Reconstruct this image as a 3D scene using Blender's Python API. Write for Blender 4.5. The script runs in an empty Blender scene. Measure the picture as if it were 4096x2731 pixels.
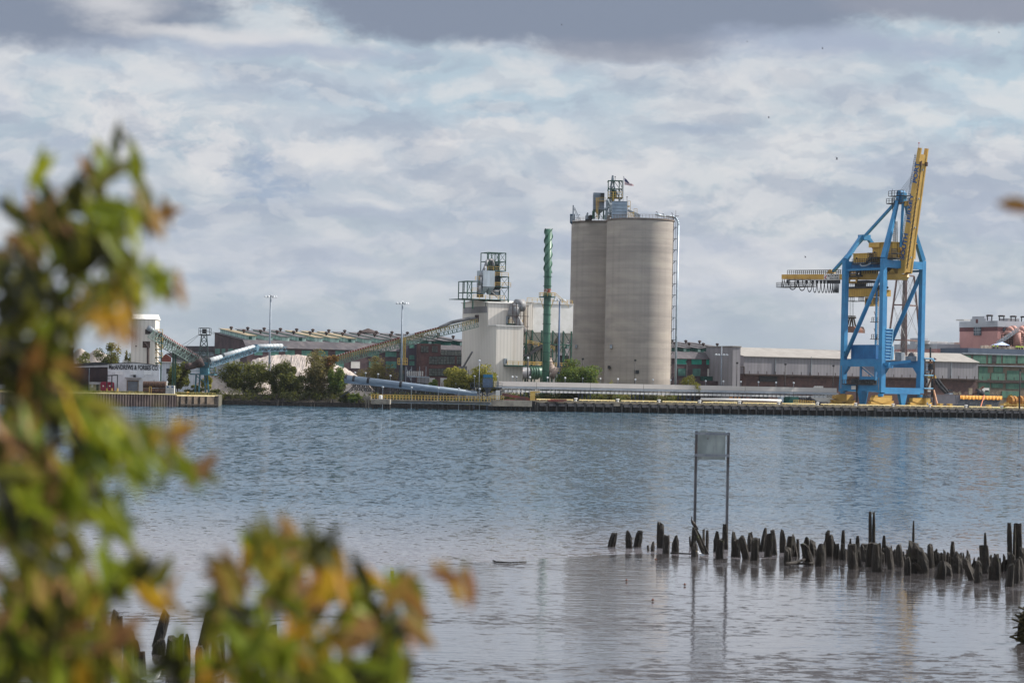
import bpy, math, random
from mathutils import Vector, Matrix
R = math.radians
# ---------------------------------------------------------------- camera
F, TH, CX, CY, H = 9671.0, 0.0195, 2048.0, 1547.0, 7.6
CT, ST = math.cos(TH), math.sin(TH)
sc = bpy.context.scene
col = sc.collection
cam_d = bpy.data.cameras.new('camera'); cam = bpy.data.objects.new('camera', cam_d); col.objects.link(cam)
cam_d.sensor_width = 36; cam_d.lens = F / 4096 * 36
cam_d.shift_y = (CY - 1365.5) / 4096
cam_d.clip_start = 0.1; cam_d.clip_end = 20000
cam.matrix_world = Matrix(((CT, -ST, 0, 0), (0, 0, -1, 0), (ST, CT, 0, H), (0, 0, 0, 1)))
cam_d.dof.use_dof = True; cam_d.dof.focus_distance = 420; cam_d.dof.aperture_fstop = 3.1
sc.camera = cam
sc.view_settings.view_transform = 'Standard'; sc.view_settings.look = 'None'
sc.view_settings.exposure = 0.5; sc.view_settings.gamma = 1.0; sc.view_settings.use_curve_mapping = False
sc.cycles.max_bounces = 6; sc.cycles.transparent_max_bounces = 6
# ---------------------------------------------------------------- sun
SUN_AZ, SUN_EL = 76.0, 38.0        # degrees right of the view direction (+Y), elevation
sd = Vector((math.sin(R(SUN_AZ)) * math.cos(R(SUN_EL)), math.cos(R(SUN_AZ)) * math.cos(R(SUN_EL)), math.sin(R(SUN_EL))))
sl = bpy.data.lights.new('sun', 'SUN'); sl.energy = 5.0; sl.angle = R(0.6); sl.color = (1.0, 0.94, 0.85)
so = bpy.data.objects.new('sun', sl); col.objects.link(so)
so.rotation_euler = (-sd).to_track_quat('-Z', 'Y').to_euler()
so.location = (0, 0, 200)
def S(r, g, b, a=1.0):
 f = lambda c: (c / 255 / 12.92) if c / 255 <= 0.04045 else ((c / 255 + 0.055) / 1.055) ** 2.4
 return (f(r), f(g), f(b), a)
def uv(px, py):
 dx, dy = px - CX, py - CY
 return dx * CT + dy * ST, dx * ST - dy * CT
def W(px, py, Y):
 u, v = uv(px, py)
 return Vector((u / F * Y, Y, H + v / F * Y))
def hit(px, py, p0, n):
 u, v = uv(px, py); D = Vector((u / F, 1, v / F)); C = Vector((0, 0, H))
 return C + D * (n.dot(Vector(p0) - C) / n.dot(D))
def G(px, py, z=0.0):
 u, v = uv(px, py); t = (z - H) / (v / F)
 return Vector((u / F * t, t, z))
# ---------------------------------------------------------------- world
world = bpy.data.worlds.new('World'); sc.world = world; world.use_nodes = True
nt = world.node_tree; nt.nodes.clear()
class NB:
 """small helper to wire nodes"""
 def __init__(s, nt): s.nt = nt
 def n(s, t, **k):
  nd = s.nt.nodes.new(t)
  for a, b in k.items(): setattr(nd, a, b)
  return nd
 def l(s, a, b): s.nt.links.new(a, b)
 def put(s, sock, v):
  if hasattr(v, 'is_linked') or hasattr(v, 'links'): s.l(v, sock)
  else: sock.default_value = v
 def math(s, op, a, b=0.0, c=0.0, clamp=False):
  nd = s.n('ShaderNodeMath', operation=op, use_clamp=clamp)
  s.put(nd.inputs[0], a); s.put(nd.inputs[1], b); s.put(nd.inputs[2], c)
  return nd.outputs[0]
 def vm(s, op, a, b=(0, 0, 0), sc_=None):
  nd = s.n('ShaderNodeVectorMath', operation=op)
  s.put(nd.inputs[0], a); s.put(nd.inputs[1], b)
  if sc_ is not None: s.put(nd.inputs['Scale'], sc_)
  return nd.outputs['Value'] if op in ('LENGTH', 'DOT_PRODUCT') else nd.outputs[0]
 def noise(s, v, scale, detail=4, rough=0.5, dist=0.0, color=False):
  nd = s.n('ShaderNodeTexNoise'); s.l(v, nd.inputs['Vector'])
  nd.inputs['Scale'].default_value = scale; nd.inputs['Detail'].default_value = detail
  nd.inputs['Roughness'].default_value = rough; nd.inputs['Distortion'].default_value = dist
  return nd.outputs['Color' if color else 'Fac']
 def ramp(s, v, a, b, c=0.0, d=1.0, smooth=True):
  nd = s.n('ShaderNodeMapRange', interpolation_type='SMOOTHSTEP' if smooth else 'LINEAR', clamp=True)
  s.put(nd.inputs[0], v)
  for i, q in enumerate((a, b, c, d)): s.put(nd.inputs[i + 1], q)
  return nd.outputs[0]
 def mix(s, f, a, b, blend='MIX'):
  nd = s.n('ShaderNodeMix', data_type='RGBA', blend_type=blend)
  s.put(nd.inputs[0], f); s.put(nd.inputs[6], a); s.put(nd.inputs[7], b)
  return nd.outputs[2]
 def mapv(s, v, scale=(1, 1, 1), loc=(0, 0, 0), rot=(0, 0, 0)):
  nd = s.n('ShaderNodeMapping'); s.l(v, nd.inputs[0])
  nd.inputs['Location'].default_value = loc; nd.inputs['Rotation'].default_value = rot
  nd.inputs['Scale'].default_value = scale
  return nd.outputs[0]
B = NB(nt)
K = 10.0   # cloud radiance is divided by the background strength of 0.1
def CC(r, g, b, m=1.0):
 c = S(r, g, b); m *= .7071; return (c[0] * K * m, c[1] * K * m, c[2] * K * m, 1)
d0 = B.n('ShaderNodeTexCoord').outputs['Generated']
sky = B.n('ShaderNodeTexSky', sky_type='NISHITA', sun_disc=False)
sky.sun_elevation = R(SUN_EL); sky.sun_rotation = R(SUN_AZ); sky.air_density = 1.0; sky.dust_density = 1.5
w1 = B.noise(B.mapv(d0, (22, 22, 40)), 1.0, 6, 0.6, color=True)
w2 = B.vm('SUBTRACT', w1, (0.5, 0.5, 0.5))
dw = B.vm('ADD', d0, B.vm('MULTIPLY', w2, (0.030, 0.0, 0.014)))            # warped direction
w3 = B.vm('SUBTRACT', B.noise(B.mapv(d0, (70, 70, 95)), 1.0, 7, 0.62, color=True), (0.5, 0.5, 0.5))
dw3 = B.vm('ADD', dw, B.vm('MULTIPLY', w3, (0.028, 0.0, 0.018)))
sep = B.n('ShaderNodeSeparateXYZ'); B.l(d0, sep.inputs[0]); zz = sep.outputs[2]
# clear air between the clouds: the sky texture, whitened by high thin cloud
thin = B.mix(B.ramp(zz, 0.0, 0.45), CC(172, 185, 199), CC(176, 192, 208))
c = B.mix(B.ramp(zz, 0.02, 0.6, 0.9, 0.62), sky.outputs[0], thin)
c = B.mix(B.ramp(zz, 0.075, 0.12, 0.0, 0.55), c, CC(182, 201, 213))
# broad broken cloud everywhere
fb = B.noise(B.mapv(dw, (9, 9, 30)), 1.0, 7, 0.55)
c = B.mix(B.ramp(fb, 0.42, 0.66, 0.0, 0.9), c, CC(204, 208, 216))
fb2 = B.noise(B.mapv(dw, (16, 16, 62), (3.1, 1.7, 0.4)), 1.0, 6, 0.6)
c = B.mix(B.ramp(fb2, 0.5, 0.7, 0.0, 0.6), c, CC(176, 186, 204))
nM = B.math('SUBTRACT', B.noise(B.mapv(d0, (30, 30, 62)), 1.0, 6, .62), .5)
nF = B.math('SUBTRACT', B.noise(B.mapv(dw, (95, 95, 130)), 1.0, 8, .68), .5)
edgeS = B.math('ADD', B.math('MULTIPLY', nM, .9), B.math('MULTIPLY', nF, .25)); edgeD = B.math('ADD', B.math('MULTIPLY', nM, .75), B.math('MULTIPLY', nF, .3)); edgeF = B.math('ADD', B.math('MULTIPLY', nM, 1.3), B.math('MULTIPLY', nF, 1.7))
def blob(c, px, py, rx, ry, colr, op, hard=0.35, fine=False, rot=0.0):
 u, v = uv(px, py)
 q = B.vm('SUBTRACT', dw, (u / F, 0, v / F))
 q = B.vm('MULTIPLY', q, (1, 0, 1))
 q = B.mapv(q, (1, 1, 1), rot=(0, rot, 0)) if rot else q
 q = B.vm('MULTIPLY', q, (F / rx, 0, F / ry))
 w = B.ramp(B.math('ADD', B.vm('LENGTH', q), edgeD if colr in (DARK, DARK2) else (edgeF if fine else edgeS)), hard, 1.0 if not fine else max(.75, hard + .3), op, 0.0)
 return B.mix(w, c, colr)
DARK = CC(134, 145, 164); DARK2 = CC(146, 153, 169); GREY = CC(168, 179, 200); BRIGHT = CC(219, 219, 222); SOFT = CC(196, 202, 213); BLUE = CC(182, 203, 217); DIM = CC(160, 176, 198)
WARMW = CC(226, 223, 219)
SKYB = [  # px, py, rx, ry, colour, opacity, hard, fine
 (1700, 650, 1900, 420, SOFT, .4, .2, 0), (3000, 500, 1300, 300, BRIGHT, .3, .2, 0),
 (1900, 400, 1000, 190, BLUE, .6, .15, 0), (3900, 430, 520, 260, BLUE, .9, .15, 0), (3350, 600, 500, 150, BLUE, .25, .1, 0), (700, 360, 420, 110, BLUE, .45, .1, 0),
 (560, 520, 330, 230, BRIGHT, .85, .3, 1), (60, 430, 150, 140, SOFT, .9, .2, 0), (860, 640, 160, 190, BRIGHT, .8, .3, 1),
 (1090, 730, 260, 210, DIM, .95, .35, 1), (1250, 600, 260, 110, BRIGHT, .8, .25, 1), (1420, 620, 300, 90, BRIGHT, .5, .2, 1),
 (1760, 590, 130, 100, BRIGHT, .9, .2, 1), (1850, 730, 330, 150, BRIGHT, .5, .2, 1), (2000, 520, 200, 40, BRIGHT, .7, .2, 1),
 (1400, 820, 420, 90, SOFT, .6, .2, 0), (1500, 860, 1300, 50, GREY, .35, .2, 0),
 (2500, 690, 420, 240, BRIGHT, .55, .2, 1), (3060, 800, 520, 240, BRIGHT, .6, .25, 1), (3300, 560, 500, 120, BRIGHT, .6, .2, 1),
 (2800, 410, 500, 150, BRIGHT, .5, .2, 1), (4000, 600, 260, 130, BRIGHT, .7, .2, 1), (3550, 400, 500, 60, SOFT, .5, .1, 0),
 (2750, 520, 280, 40, DIM, .6, .1, 0), (2500, 980, 1500, 70, GREY, .5, .2, 0), (3900, 850, 500, 200, GREY, .55, .1, 0),
 (600, 1120, 1800, 120, DIM, .35, .1, 0), (3200, 1150, 1500, 60, SOFT, .5, .1, 0),
 (700, 330, 1700, 60, SOFT, .5, .2, 0),
 (300, 90, 850, 190, DARK, 1.0, .45, 0), (2300, 60, 1500, 185, DARK, 1.0, .62, 0), (2500, 215, 560, 75, DARK2, .8, .3, 0), (1100, 220, 900, 60, GREY, .7, .2, 0),
 (3900, 40, 720, 120, DARK2, .95, .5, 0), (3300, 200, 700, 90, GREY, .75, .3, 0),
 (480, 50, 300, 110, BRIGHT, .75, .1, 0), (880, 165, 620, 55, BRIGHT, .8, .15, 0), (2600, 10, 0.1, 0.1, SOFT, 0, .1, 0),
]
for (a, b_, rx, ry, cl, op, hd, fi) in SKYB:
 if cl is DARK and a == 300:      # lit tops and grey undersides of the cumulus: density against density a little higher
  for sc3, k3, off3, ob, od in (((15, 15, 34), 5, (.006, 0, .011), .62, .62), ((42, 42, 80), 6, (.003, 0, .005), .38, .30)):
   ra = B.math('SUBTRACT', B.noise(B.mapv(dw, sc3), 1.0, k3, .52), B.noise(B.mapv(B.vm('ADD', dw, off3), sc3), 1.0, k3, .52))
   fz_ = B.ramp(zz, .0, .1, .3, .85); c = B.mix(B.math('MULTIPLY', fz_, B.ramp(ra, .01, .13, 0, ob)), c, CC(224, 224, 225)); c = B.mix(B.math('MULTIPLY', fz_, B.ramp(ra, -.13, -.01, od, 0)), c, CC(158, 170, 189))
 if op > 0: c = blob(c, a, b_, rx, ry, cl, op, hd, bool(fi))
c = B.mix(B.ramp(zz, .3, .7, 0, .8), c, CC(236, 240, 248, 1.35))
bg = B.n('ShaderNodeBackground'); B.l(c, bg.inputs[0]); bg.inputs[1].default_value = 1.0 / K
wo = B.n('ShaderNodeOutputWorld'); B.l(bg.outputs[0], wo.inputs[0])
# ---------------------------------------------------------------- mesh helpers
MW = {}       # world matrix of every thing, so parts can be given in world coordinates
def tag(o, label=None, cat=None, group=None, kind=None):
 if label: o['label'] = label
 if cat: o['category'] = cat
 if group: o['group'] = group
 if kind: o['kind'] = kind
 return o
def thing(name, label, cat, loc, rz=0.0, group=None):
 o = bpy.data.objects.new(name, None); col.objects.link(o)
 o.empty_display_size = 0.5
 o.location = loc; o.rotation_euler = (0, 0, rz)
 MW[o.name] = Matrix.Translation(Vector(loc)) @ Matrix.Rotation(rz, 4, 'Z')
 return tag(o, label, cat, group)
class MB:
 def __init__(s, M=None): s.v = []; s.f = []; s.M = M
 def add(s, vs, fs):
  k = len(s.v)
  for p in vs:
   p = Vector(p); s.v.append(s.M @ p if s.M else p)
  s.f += [tuple(i + k for i in f) for f in fs]
  return s
 def box(s, x0, x1, y0, y1, z0, z1):
  return s.add([(x0, y0, z0), (x1, y0, z0), (x1, y1, z0), (x0, y1, z0), (x0, y0, z1), (x1, y0, z1), (x1, y1, z1), (x0, y1, z1)],
                     [(0, 3, 2, 1), (4, 5, 6, 7), (0, 1, 5, 4), (1, 2, 6, 5), (2, 3, 7, 6), (3, 0, 4, 7)])
 def frame(s, a, b, up=(0, 0, 1)):
  a, b = Vector(a), Vector(b); d = (b - a).normalized(); u = Vector(up)
  if abs(d.dot(u)) > 0.98: u = Vector((0, 1, 0)) if abs(d.y) < 0.9 else Vector((1, 0, 0))
  x = d.cross(u).normalized(); y = x.cross(d).normalized()
  return a, b, x, y
 def bar(s, a, b, w, h=None, w2=None, h2=None, up=(0, 0, 1)):
  h = w if h is None else h; w2 = w if w2 is None else w2; h2 = h if h2 is None else h2
  a, b, x, y = s.frame(a, b, up); vs = []
  for p, ww, hh in ((a, w, h), (b, w2, h2)):
   for i, j in ((-1, -1), (1, -1), (1, 1), (-1, 1)): vs.append(p + x * ww / 2 * i + y * hh / 2 * j)
  return s.add(vs, [(0, 1, 2, 3), (7, 6, 5, 4), (0, 4, 5, 1), (1, 5, 6, 2), (2, 6, 7, 3), (3, 7, 4, 0)])
 def tube(s, a, b, r, n=8, r2=None, caps=True):
  r2 = r if r2 is None else r2
  a, b, x, y = s.frame(a, b); vs = []
  for p, q in ((a, r), (b, r2)):
   for i in range(n):
    t = 2 * math.pi * i / n; vs.append(p + x * math.cos(t) * q + y * math.sin(t) * q)
  fs = [(i, i + n, (i + 1) % n + n, (i + 1) % n) for i in range(n)]
  if caps: fs += [tuple(range(n)), tuple(range(2 * n - 1, n - 1, -1))]
  return s.add(vs, fs)
 def path(s, pts, r, n=6):
  for a, b in zip(pts[:-1], pts[1:]): s.tube(a, b, r, n)
  return s
 def lathe(s, prof, c=(0, 0, 0), n=16, cap=True):
  c = Vector(c); vs = []; m = len(prof)
  for (r, z) in prof:
   for i in range(n):
    t = 2 * math.pi * i / n; vs.append((c.x + r * math.cos(t), c.y + r * math.sin(t), c.z + z))
  fs = [(j * n + i, j * n + (i + 1) % n, (j + 1) * n + (i + 1) % n, (j + 1) * n + i) for j in range(m - 1) for i in range(n)]
  if cap: fs += [tuple(range(n - 1, -1, -1)), tuple(range((m - 1) * n, m * n))]
  return s.add(vs, fs)
 def prism(s, poly, a, b, axis='y'):
  """polygon given in (x,z) extruded along y (or in (y,z) along x, or (x,y) along z)"""
  n = len(poly); vs = []
  for q in (a, b):
   for p in poly:
    vs.append((p[0], q, p[1]) if axis == 'y' else (q, p[0], p[1]) if axis == 'x' else (p[0], p[1], q))
  fs = [tuple(range(n)), tuple(range(2 * n - 1, n - 1, -1))] + [(i, i + n, (i + 1) % n + n, (i + 1) % n) for i in range(n)]
  return s.add(vs, fs)
 def rail(s, a, b, h=1.1, n=None, t=0.09):
  a, b = Vector(a), Vector(b); L = (b - a).length; n = n or max(1, int(L / 2.0)); z = Vector((0, 0, 1))
  for i in range(n + 1):
   p = a + (b - a) * i / n; s.bar(p, p + z * h, t)
  s.bar(a + z * h, b + z * h, t); s.bar(a + z * h * .5, b + z * h * .5, t * .8)
  return s
 def truss(s, a, b, w, h, n, t=0.15, side=None):
  """box truss from a to b: four chords and zig-zag sides"""
  a, b = Vector(a), Vector(b); d = (b - a).normalized(); x = d.cross(Vector((0, 0, 1))).normalized(); y = x.cross(d)
  cs = [(x * w / 2 * i + y * h / 2 * j) for i, j in ((-1, -1), (1, -1), (1, 1), (-1, 1))]
  for c_ in cs: s.bar(a + c_, b + c_, t)
  for k in range(n):
   p, q = a + (b - a) * k / n, a + (b - a) * (k + 1) / n
   for i0, i1 in ((0, 3), (1, 2)):
    if k % 2: i0, i1 = i1, i0
    s.bar(p + cs[i0], q + cs[i1], t * .8); s.bar(q + cs[0 if i0 in (0, 3) else 1], q + cs[3 if i0 in (0, 3) else 2], t * .7)
  return s
 def build(s, name, mat_, parent=None, smooth=False):
  me = bpy.data.meshes.new(name)
  vs = s.v
  if parent is not None:
   inv = MW[parent.name].inverted() if parent.name in MW else Matrix.Identity(4)
   vs = [inv @ p for p in vs]
  me.from_pydata([tuple(p) for p in vs], [], s.f); me.update()
  if s.f:
   import bmesh
   bm = bmesh.new(); bm.from_mesh(me); bmesh.ops.recalc_face_normals(bm, faces=bm.faces); bm.to_mesh(me); bm.free()
  me.materials.append(mat_)
  if smooth:
   for p in me.polygons: p.use_smooth = True
  o = bpy.data.objects.new(name, me); col.objects.link(o)
  if parent is not None:
   o.parent = parent; MW[o.name] = MW[parent.name]
  return o
def solo(mb, name, mat_, label, cat, base, group=None, smooth=False, kind=None):
 """a thing that is a single mesh, its origin at the base"""
 base = Vector(base); mb.v = [p - base for p in mb.v]
 o = mb.build(name, mat_, None, smooth); o.location = base
 MW[o.name] = Matrix.Translation(base)
 return tag(o, label, cat, group, kind)
def copy_thing(o, loc, label=None, rz=None):
 c_ = o.copy(); col.objects.link(c_); c_.location = loc
 if rz is not None: c_.rotation_euler = (0, 0, rz)
 if label: c_['label'] = label
 for ch in list(o.children):
  k = ch.copy(); col.objects.link(k); k.parent = c_
  for g in ch.children:
   j = g.copy(); col.objects.link(j); j.parent = k
 return c_
# ---------------------------------------------------------------- materials
MATS = {}
def mat(name, c1, c2=None, scale=0.3, rough=0.8, stretch=(1, 1, 1), metal=0.0, bump=0.0, bscale=1.0, lo=.35, hi=.65, stripes=None, c3=None, s3=1.0, op3=.6, spec=0.3, coords='Object'):
 if name in MATS: return MATS[name]
 m = bpy.data.materials.new(name); m.use_nodes = True; t = m.node_tree; t.nodes.clear(); b = NB(t)
 p = b.n('ShaderNodeBsdfPrincipled'); o = b.n('ShaderNodeOutputMaterial'); b.l(p.outputs[0], o.inputs[0])
 p.inputs['Roughness'].default_value = rough; p.inputs['Metallic'].default_value = metal; p.inputs['Specular IOR Level'].default_value = spec
 v = b.n('ShaderNodeTexCoord').outputs[coords]
 c2 = c2 or tuple(x * .8 for x in c1[:3]) + (1,)
 n1 = b.noise(b.mapv(v, stretch), scale, 5, .6)
 cc = b.mix(b.ramp(n1, lo, hi), c1, c2)
 if c3:
  n3 = b.noise(b.mapv(v, stretch, (7, 3, 1)), s3, 6, .65)
  cc = b.mix(b.ramp(n3, .55, .7, 0, op3), cc, c3)
 if stripes:                     # (axis, period, strength): ribs of metal cladding or boards
  sp = b.n('ShaderNodeSeparateXYZ'); b.l(v, sp.inputs[0]); ax, per, st = stripes
  q = sp.outputs[ax] if ax < 3 else b.math('ADD', sp.outputs[0], sp.outputs[1])
  w = b.math('SINE', b.math('MULTIPLY', q, 2 * math.pi / per))
  cc = b.mix(b.ramp(w, -.2, .9, 0, st), cc, tuple(x * .55 for x in c1[:3]) + (1,))
 b.l(cc, p.inputs['Base Color'])
 if bump:
  bp = b.n('ShaderNodeBump'); bp.inputs['Strength'].default_value = bump; bp.inputs['Distance'].default_value = .1
  b.l(b.noise(b.mapv(v, stretch), bscale, 5, .6), bp.inputs['Height']); b.l(bp.outputs[0], p.inputs['Normal'])
 MATS[name] = m
 return m
# ================================================================ quay geometry
QD = Vector((0.902, 0.432, 0)).normalized(); QN = Vector((QD.y, -QD.x, 0))     # along the quay / towards the water
Q0 = Vector((8.1, 765, 0)); DECK = 3.4
def quay(px, py, back=0.0):                      # point on the vertical plane of the quay front, moved back by so many metres
 return hit(px, py, Q0 - QN * back, QN)
def struct(mb, name, mat_, kind='structure', smooth=False):
 o = mb.build(name, mat_, None, smooth)
 if len(o.data.polygons) == 1 and o.data.polygons[0].normal.z < 0: o.data.flip_normals()
 return tag(o, kind=kind)
# ---------------------------------------------------------------- river
m = bpy.data.materials.new('river_water'); m.use_nodes = True; t = m.node_tree; t.nodes.clear(); b = NB(t)
v = b.n('ShaderNodeTexCoord').outputs['Object']
sp = b.n('ShaderNodeSeparateXYZ'); b.l(v, sp.inputs[0]); yy = sp.outputs[1]
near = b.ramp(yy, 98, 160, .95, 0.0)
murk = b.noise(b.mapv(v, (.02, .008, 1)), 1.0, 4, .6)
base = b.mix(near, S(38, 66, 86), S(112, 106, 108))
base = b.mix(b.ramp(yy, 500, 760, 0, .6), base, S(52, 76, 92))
gl = b.n('ShaderNodeBsdfAnisotropic') if False else b.n('ShaderNodeBsdfGlossy')
df = b.n('ShaderNodeBsdfDiffuse'); b.l(base, df.inputs[0])
slick = b.noise(b.mapv(v, (.0035, .022, 1), (2, 1.3, 0)), 1.0, 4, .6)         # calmer lanes
amp = b.math('MULTIPLY', b.ramp(slick, .42, .62, 1.0, .5), b.ramp(yy, 92, 190, .45, 1.0))
def tilt(sx, sy, det, a, rot=0.0):                # wave slopes taken straight from a noise field
 n_ = b.noise(b.mapv(v, (sx, sy, 1), rot=(0, 0, rot)), 1.0, det, .62, .5, color=True)
 return b.vm('MULTIPLY', b.vm('SUBTRACT', n_, (.5, .5, .5)), (a, a, 0))
dB = b.ramp(yy, 110, 260); dC = b.ramp(yy, 260, 520)
tA = tilt(1.9, 1.5, 4, .85, .2); tB = b.vm('SCALE', tilt(1.1, .26, 4, .75, -.05), sc_=dB); tC = b.vm('SCALE', tilt(.5, .05, 4, .85), sc_=dC)
tl = b.vm('ADD', tA, b.vm('ADD', tB, tC))
tl = b.vm('SCALE', tl, sc_=amp)
nrm = b.vm('NORMALIZE', b.vm('ADD', tl, (0, -.02, 1)))
b.l(nrm, gl.inputs['Normal']); b.l(nrm, df.inputs['Normal'])
gl.inputs['Roughness'].default_value = .05; gl.inputs[0].default_value = (.95, .98, 1, 1)
fr = b.n('ShaderNodeFresnel'); fr.inputs[0].default_value = 1.33; b.l(nrm, fr.inputs['Normal'])
fac = b.ramp(fr.outputs[0], 0, 1, .03, .82, False)
ms = b.n('ShaderNodeMixShader'); b.l(fac, ms.inputs[0]); b.l(df.outputs[0], ms.inputs[1]); b.l(gl.outputs[0], ms.inputs[2])
o_ = b.n('ShaderNodeOutputMaterial'); b.l(ms.outputs[0], o_.inputs[0]); MATS['river'] = m
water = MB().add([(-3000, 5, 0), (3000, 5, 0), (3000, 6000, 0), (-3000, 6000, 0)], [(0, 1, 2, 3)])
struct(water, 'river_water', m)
# ---------------------------------------------------------------- wet mud flat at low tide
m = bpy.data.materials.new('mud_film'); m.use_nodes = True; t = m.node_tree; t.nodes.clear(); b = NB(t)
v = b.n('ShaderNodeTexCoord').outputs['Object']
df = b.n('ShaderNodeBsdfDiffuse'); gl = b.n('ShaderNodeBsdfGlossy'); gl.inputs['Roughness'].default_value = .025; gl.inputs[0].default_value = (.98, .98, 1, 1)
st = b.noise(b.mapv(v, (1.3, 2.0, 1), rot=(0, 0, .05)), 1.0, 7, .7, .3)
pt = b.noise(b.mapv(v, (.05, .12, 1)), 1.0, 4, .55)
bare = b.math('ADD', st, b.math('MULTIPLY', pt, .55))
mud = b.ramp(bare, .84, .97, 0.0, .85)                     # mud that breaks the water film
b.l(b.mix(mud, S(72, 69, 70), S(44, 38, 37)), df.inputs[0])
h1 = b.noise(b.mapv(v, (.5, .9, 1), rot=(0, 0, .1)), 1.0, 3, .6)
h2 = b.noise(b.mapv(v, (3.0, 5.0, 1)), 1.0, 3, .6)
hh = b.math('ADD', b.math('MULTIPLY', h1, .05), b.math('MULTIPLY', h2, .010)); hh = b.math('ADD', hh, b.math('MULTIPLY', mud, .05))
bp = b.n('ShaderNodeBump'); bp.inputs['Strength'].default_value = .8; bp.inputs['Distance'].default_value = .5; b.l(hh, bp.inputs['Height'])
b.l(bp.outputs[0], gl.inputs['Normal'])
fr = b.n('ShaderNodeFresnel'); fr.inputs[0].default_value = 1.55; b.l(bp.outputs[0], fr.inputs['Normal'])
fac = b.math('MULTIPLY', b.ramp(fr.outputs[0], 0, .9, .04, .97, False), b.ramp(mud, 0, 1, 1, .5))
ms = b.n('ShaderNodeMixShader'); b.l(fac, ms.inputs[0]); b.l(df.outputs[0], ms.inputs[1]); b.l(gl.outputs[0], ms.inputs[2])
o_ = b.n('ShaderNodeOutputMaterial'); b.l(ms.outputs[0], o_.inputs[0])
shore = [(-300, 2318), (0, 2310), (380, 2296), (900, 2279), (1400, 2264), (1970, 2246), (2300, 2228), (2420, 2216), (2650, 2214), (2800, 2229), (3000, 2236), (3250, 2225), (3500, 2214), (3700, 2200), (4096, 2182), (4400, 2172)]
rnd = random.Random(3); pts = []
for (a, c_) in zip(shore[:-1], shore[1:]):
 for k in range(8):
  t_ = k / 8; pts.append((a[0] + (c_[0] - a[0]) * t_, a[1] + (c_[1] - a[1]) * t_ + rnd.uniform(-1.6, 1.6)))
pts = [G(x, y, .02) for x, y in pts]
pts = [Vector((-160, 96, .02))] + pts + [Vector((90, 122, .02)), Vector((220, 112, .02)), Vector((220, 26, .02)), Vector((-160, 26, .02))]
struct(MB().add(pts, [tuple(range(len(pts)))]), 'mud_flat', m)
# ---------------------------------------------------------------- near bank under the camera
bank = MB(); nx, ny = 40, 26; rnd = random.Random(8)
def bz(y): return 5.9 - .05 * max(y, 0) * .5 if y < 7 else max(-.4, 5.7 - (y - 7) * .255)
for j in range(ny):
 for i in range(nx):
  x = -150 + 300 * i / (nx - 1); y = -30 + 62 * j / (ny - 1)
  bank.v.append(Vector((x, y, bz(y) + rnd.uniform(-.12, .12))))
bank.f = [(j * nx + i, j * nx + i + 1, (j + 1) * nx + i + 1, (j + 1) * nx + i) for j in range(ny - 1) for i in range(nx - 1)]
struct(bank, 'river_bank', mat('bank', S(92, 84, 62), S(70, 78, 42), .6, .95, bump=.6, bscale=3))
# ---------------------------------------------------------------- far land
GZ = 3.3
fl = [(-900, 430), (-176, 651.5)] + [tuple(W(704, 1600, 694.2).xy), tuple(W(868, 1600, 706.2).xy)] + [tuple(W(890, 1600, 792).xy), tuple(W(1500, 1600, 794).xy), tuple(W(2060, 1600, 786).xy)]
q1 = Q0 - QN * 9; fl += [tuple((q1 + QD * s).xy) for s in (0, 300)]
fl += [(1500, 900), (3000, 4000), (-3000, 4000), (-1500, 600)]
land = MB(); n_ = len(fl)
land.add([(x, y, GZ) for x, y in fl] + [(x, y, -3) for x, y in fl], [tuple(range(n_))] + [(i, i + n_, (i + 1) % n_ + n_, (i + 1) % n_) for i in range(n_)])
struct(land, 'ground', mat('ground', S(90, 85, 76), S(70, 70, 54), .05, .95, lo=.4, hi=.6, c3=S(90, 82, 72), s3=.4))
# grass strip on the left wharf
def tufts(mb, pts_fn, n, seed, h=(.3, .9), w=.25):
 r = random.Random(seed)
 for _ in range(n):
  p = pts_fn(r); hh_ = r.uniform(*h); a = r.uniform(0, 6.28)
  for k in range(3):
   a2 = a + k * 1.1; dx_, dy_ = math.cos(a2) * w * r.uniform(.5, 1.3), math.sin(a2) * w
   mb.add([(p.x - dx_, p.y - dy_, p.z), (p.x + dx_, p.y + dy_, p.z), (p.x + dx_ * .3 + r.uniform(-.3, .3), p.y + dy_ * .3, p.z + hh_)], [(0, 1, 2)])
# ================================================================ port grid frames: local x along the quay, local y inland, z up
class Frame:
 def __init__(s, px, py, Y, z=GZ):
  o = W(px, py, Y); s.o = Vector((o.x, o.y, z)); s.rz = math.atan2(QD.y, QD.x)
  s.M = Matrix.Translation(s.o) @ Matrix.Rotation(s.rz, 4, 'Z'); s.Mi = s.M.inverted()
 def f(s, px, py, y=0.0):      # on the plane local y = const -> (x, z)
  p = s.Mi @ hit(px, py, s.M @ Vector((0, y, 0)), QN); return p.x, p.z
 def s(s, px, py, x=0.0):      # on the plane local x = const -> (y, z)
  p = s.Mi @ hit(px, py, s.M @ Vector((x, 0, 0)), QD); return p.y, p.z
 def mb(s): return MB(s.M)
 def thing(s, name, label, cat, group=None): return thing(name, label, cat, s.o, s.rz, group)
 def fbox(s, mb, px0, px1, py0, py1, y0, y1, y=None):
  """box whose front face shows between px0..px1 and py0(top)..py1"""
  x0, z1 = s.f(px0, py0, y0); x1, _ = s.f(px1, py0, y0); _, z0 = s.f(px0, py1, y0)
  return mb.box(x0, x1, y0, y1, z0, z1)
def zf(ox, oy, sc_): return lambda x, y: (ox + x / sc_, oy + y / sc_)
z2 = zf(800, 1200, 2.94); z3 = zf(1350, 1150, 2.851); z4 = zf(1750, 950, 2.613); z5 = zf(2280, 680, 5.345); z6 = zf(2600, 1300, 2.94); z1 = zf(0, 1200, 2.613)
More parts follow.
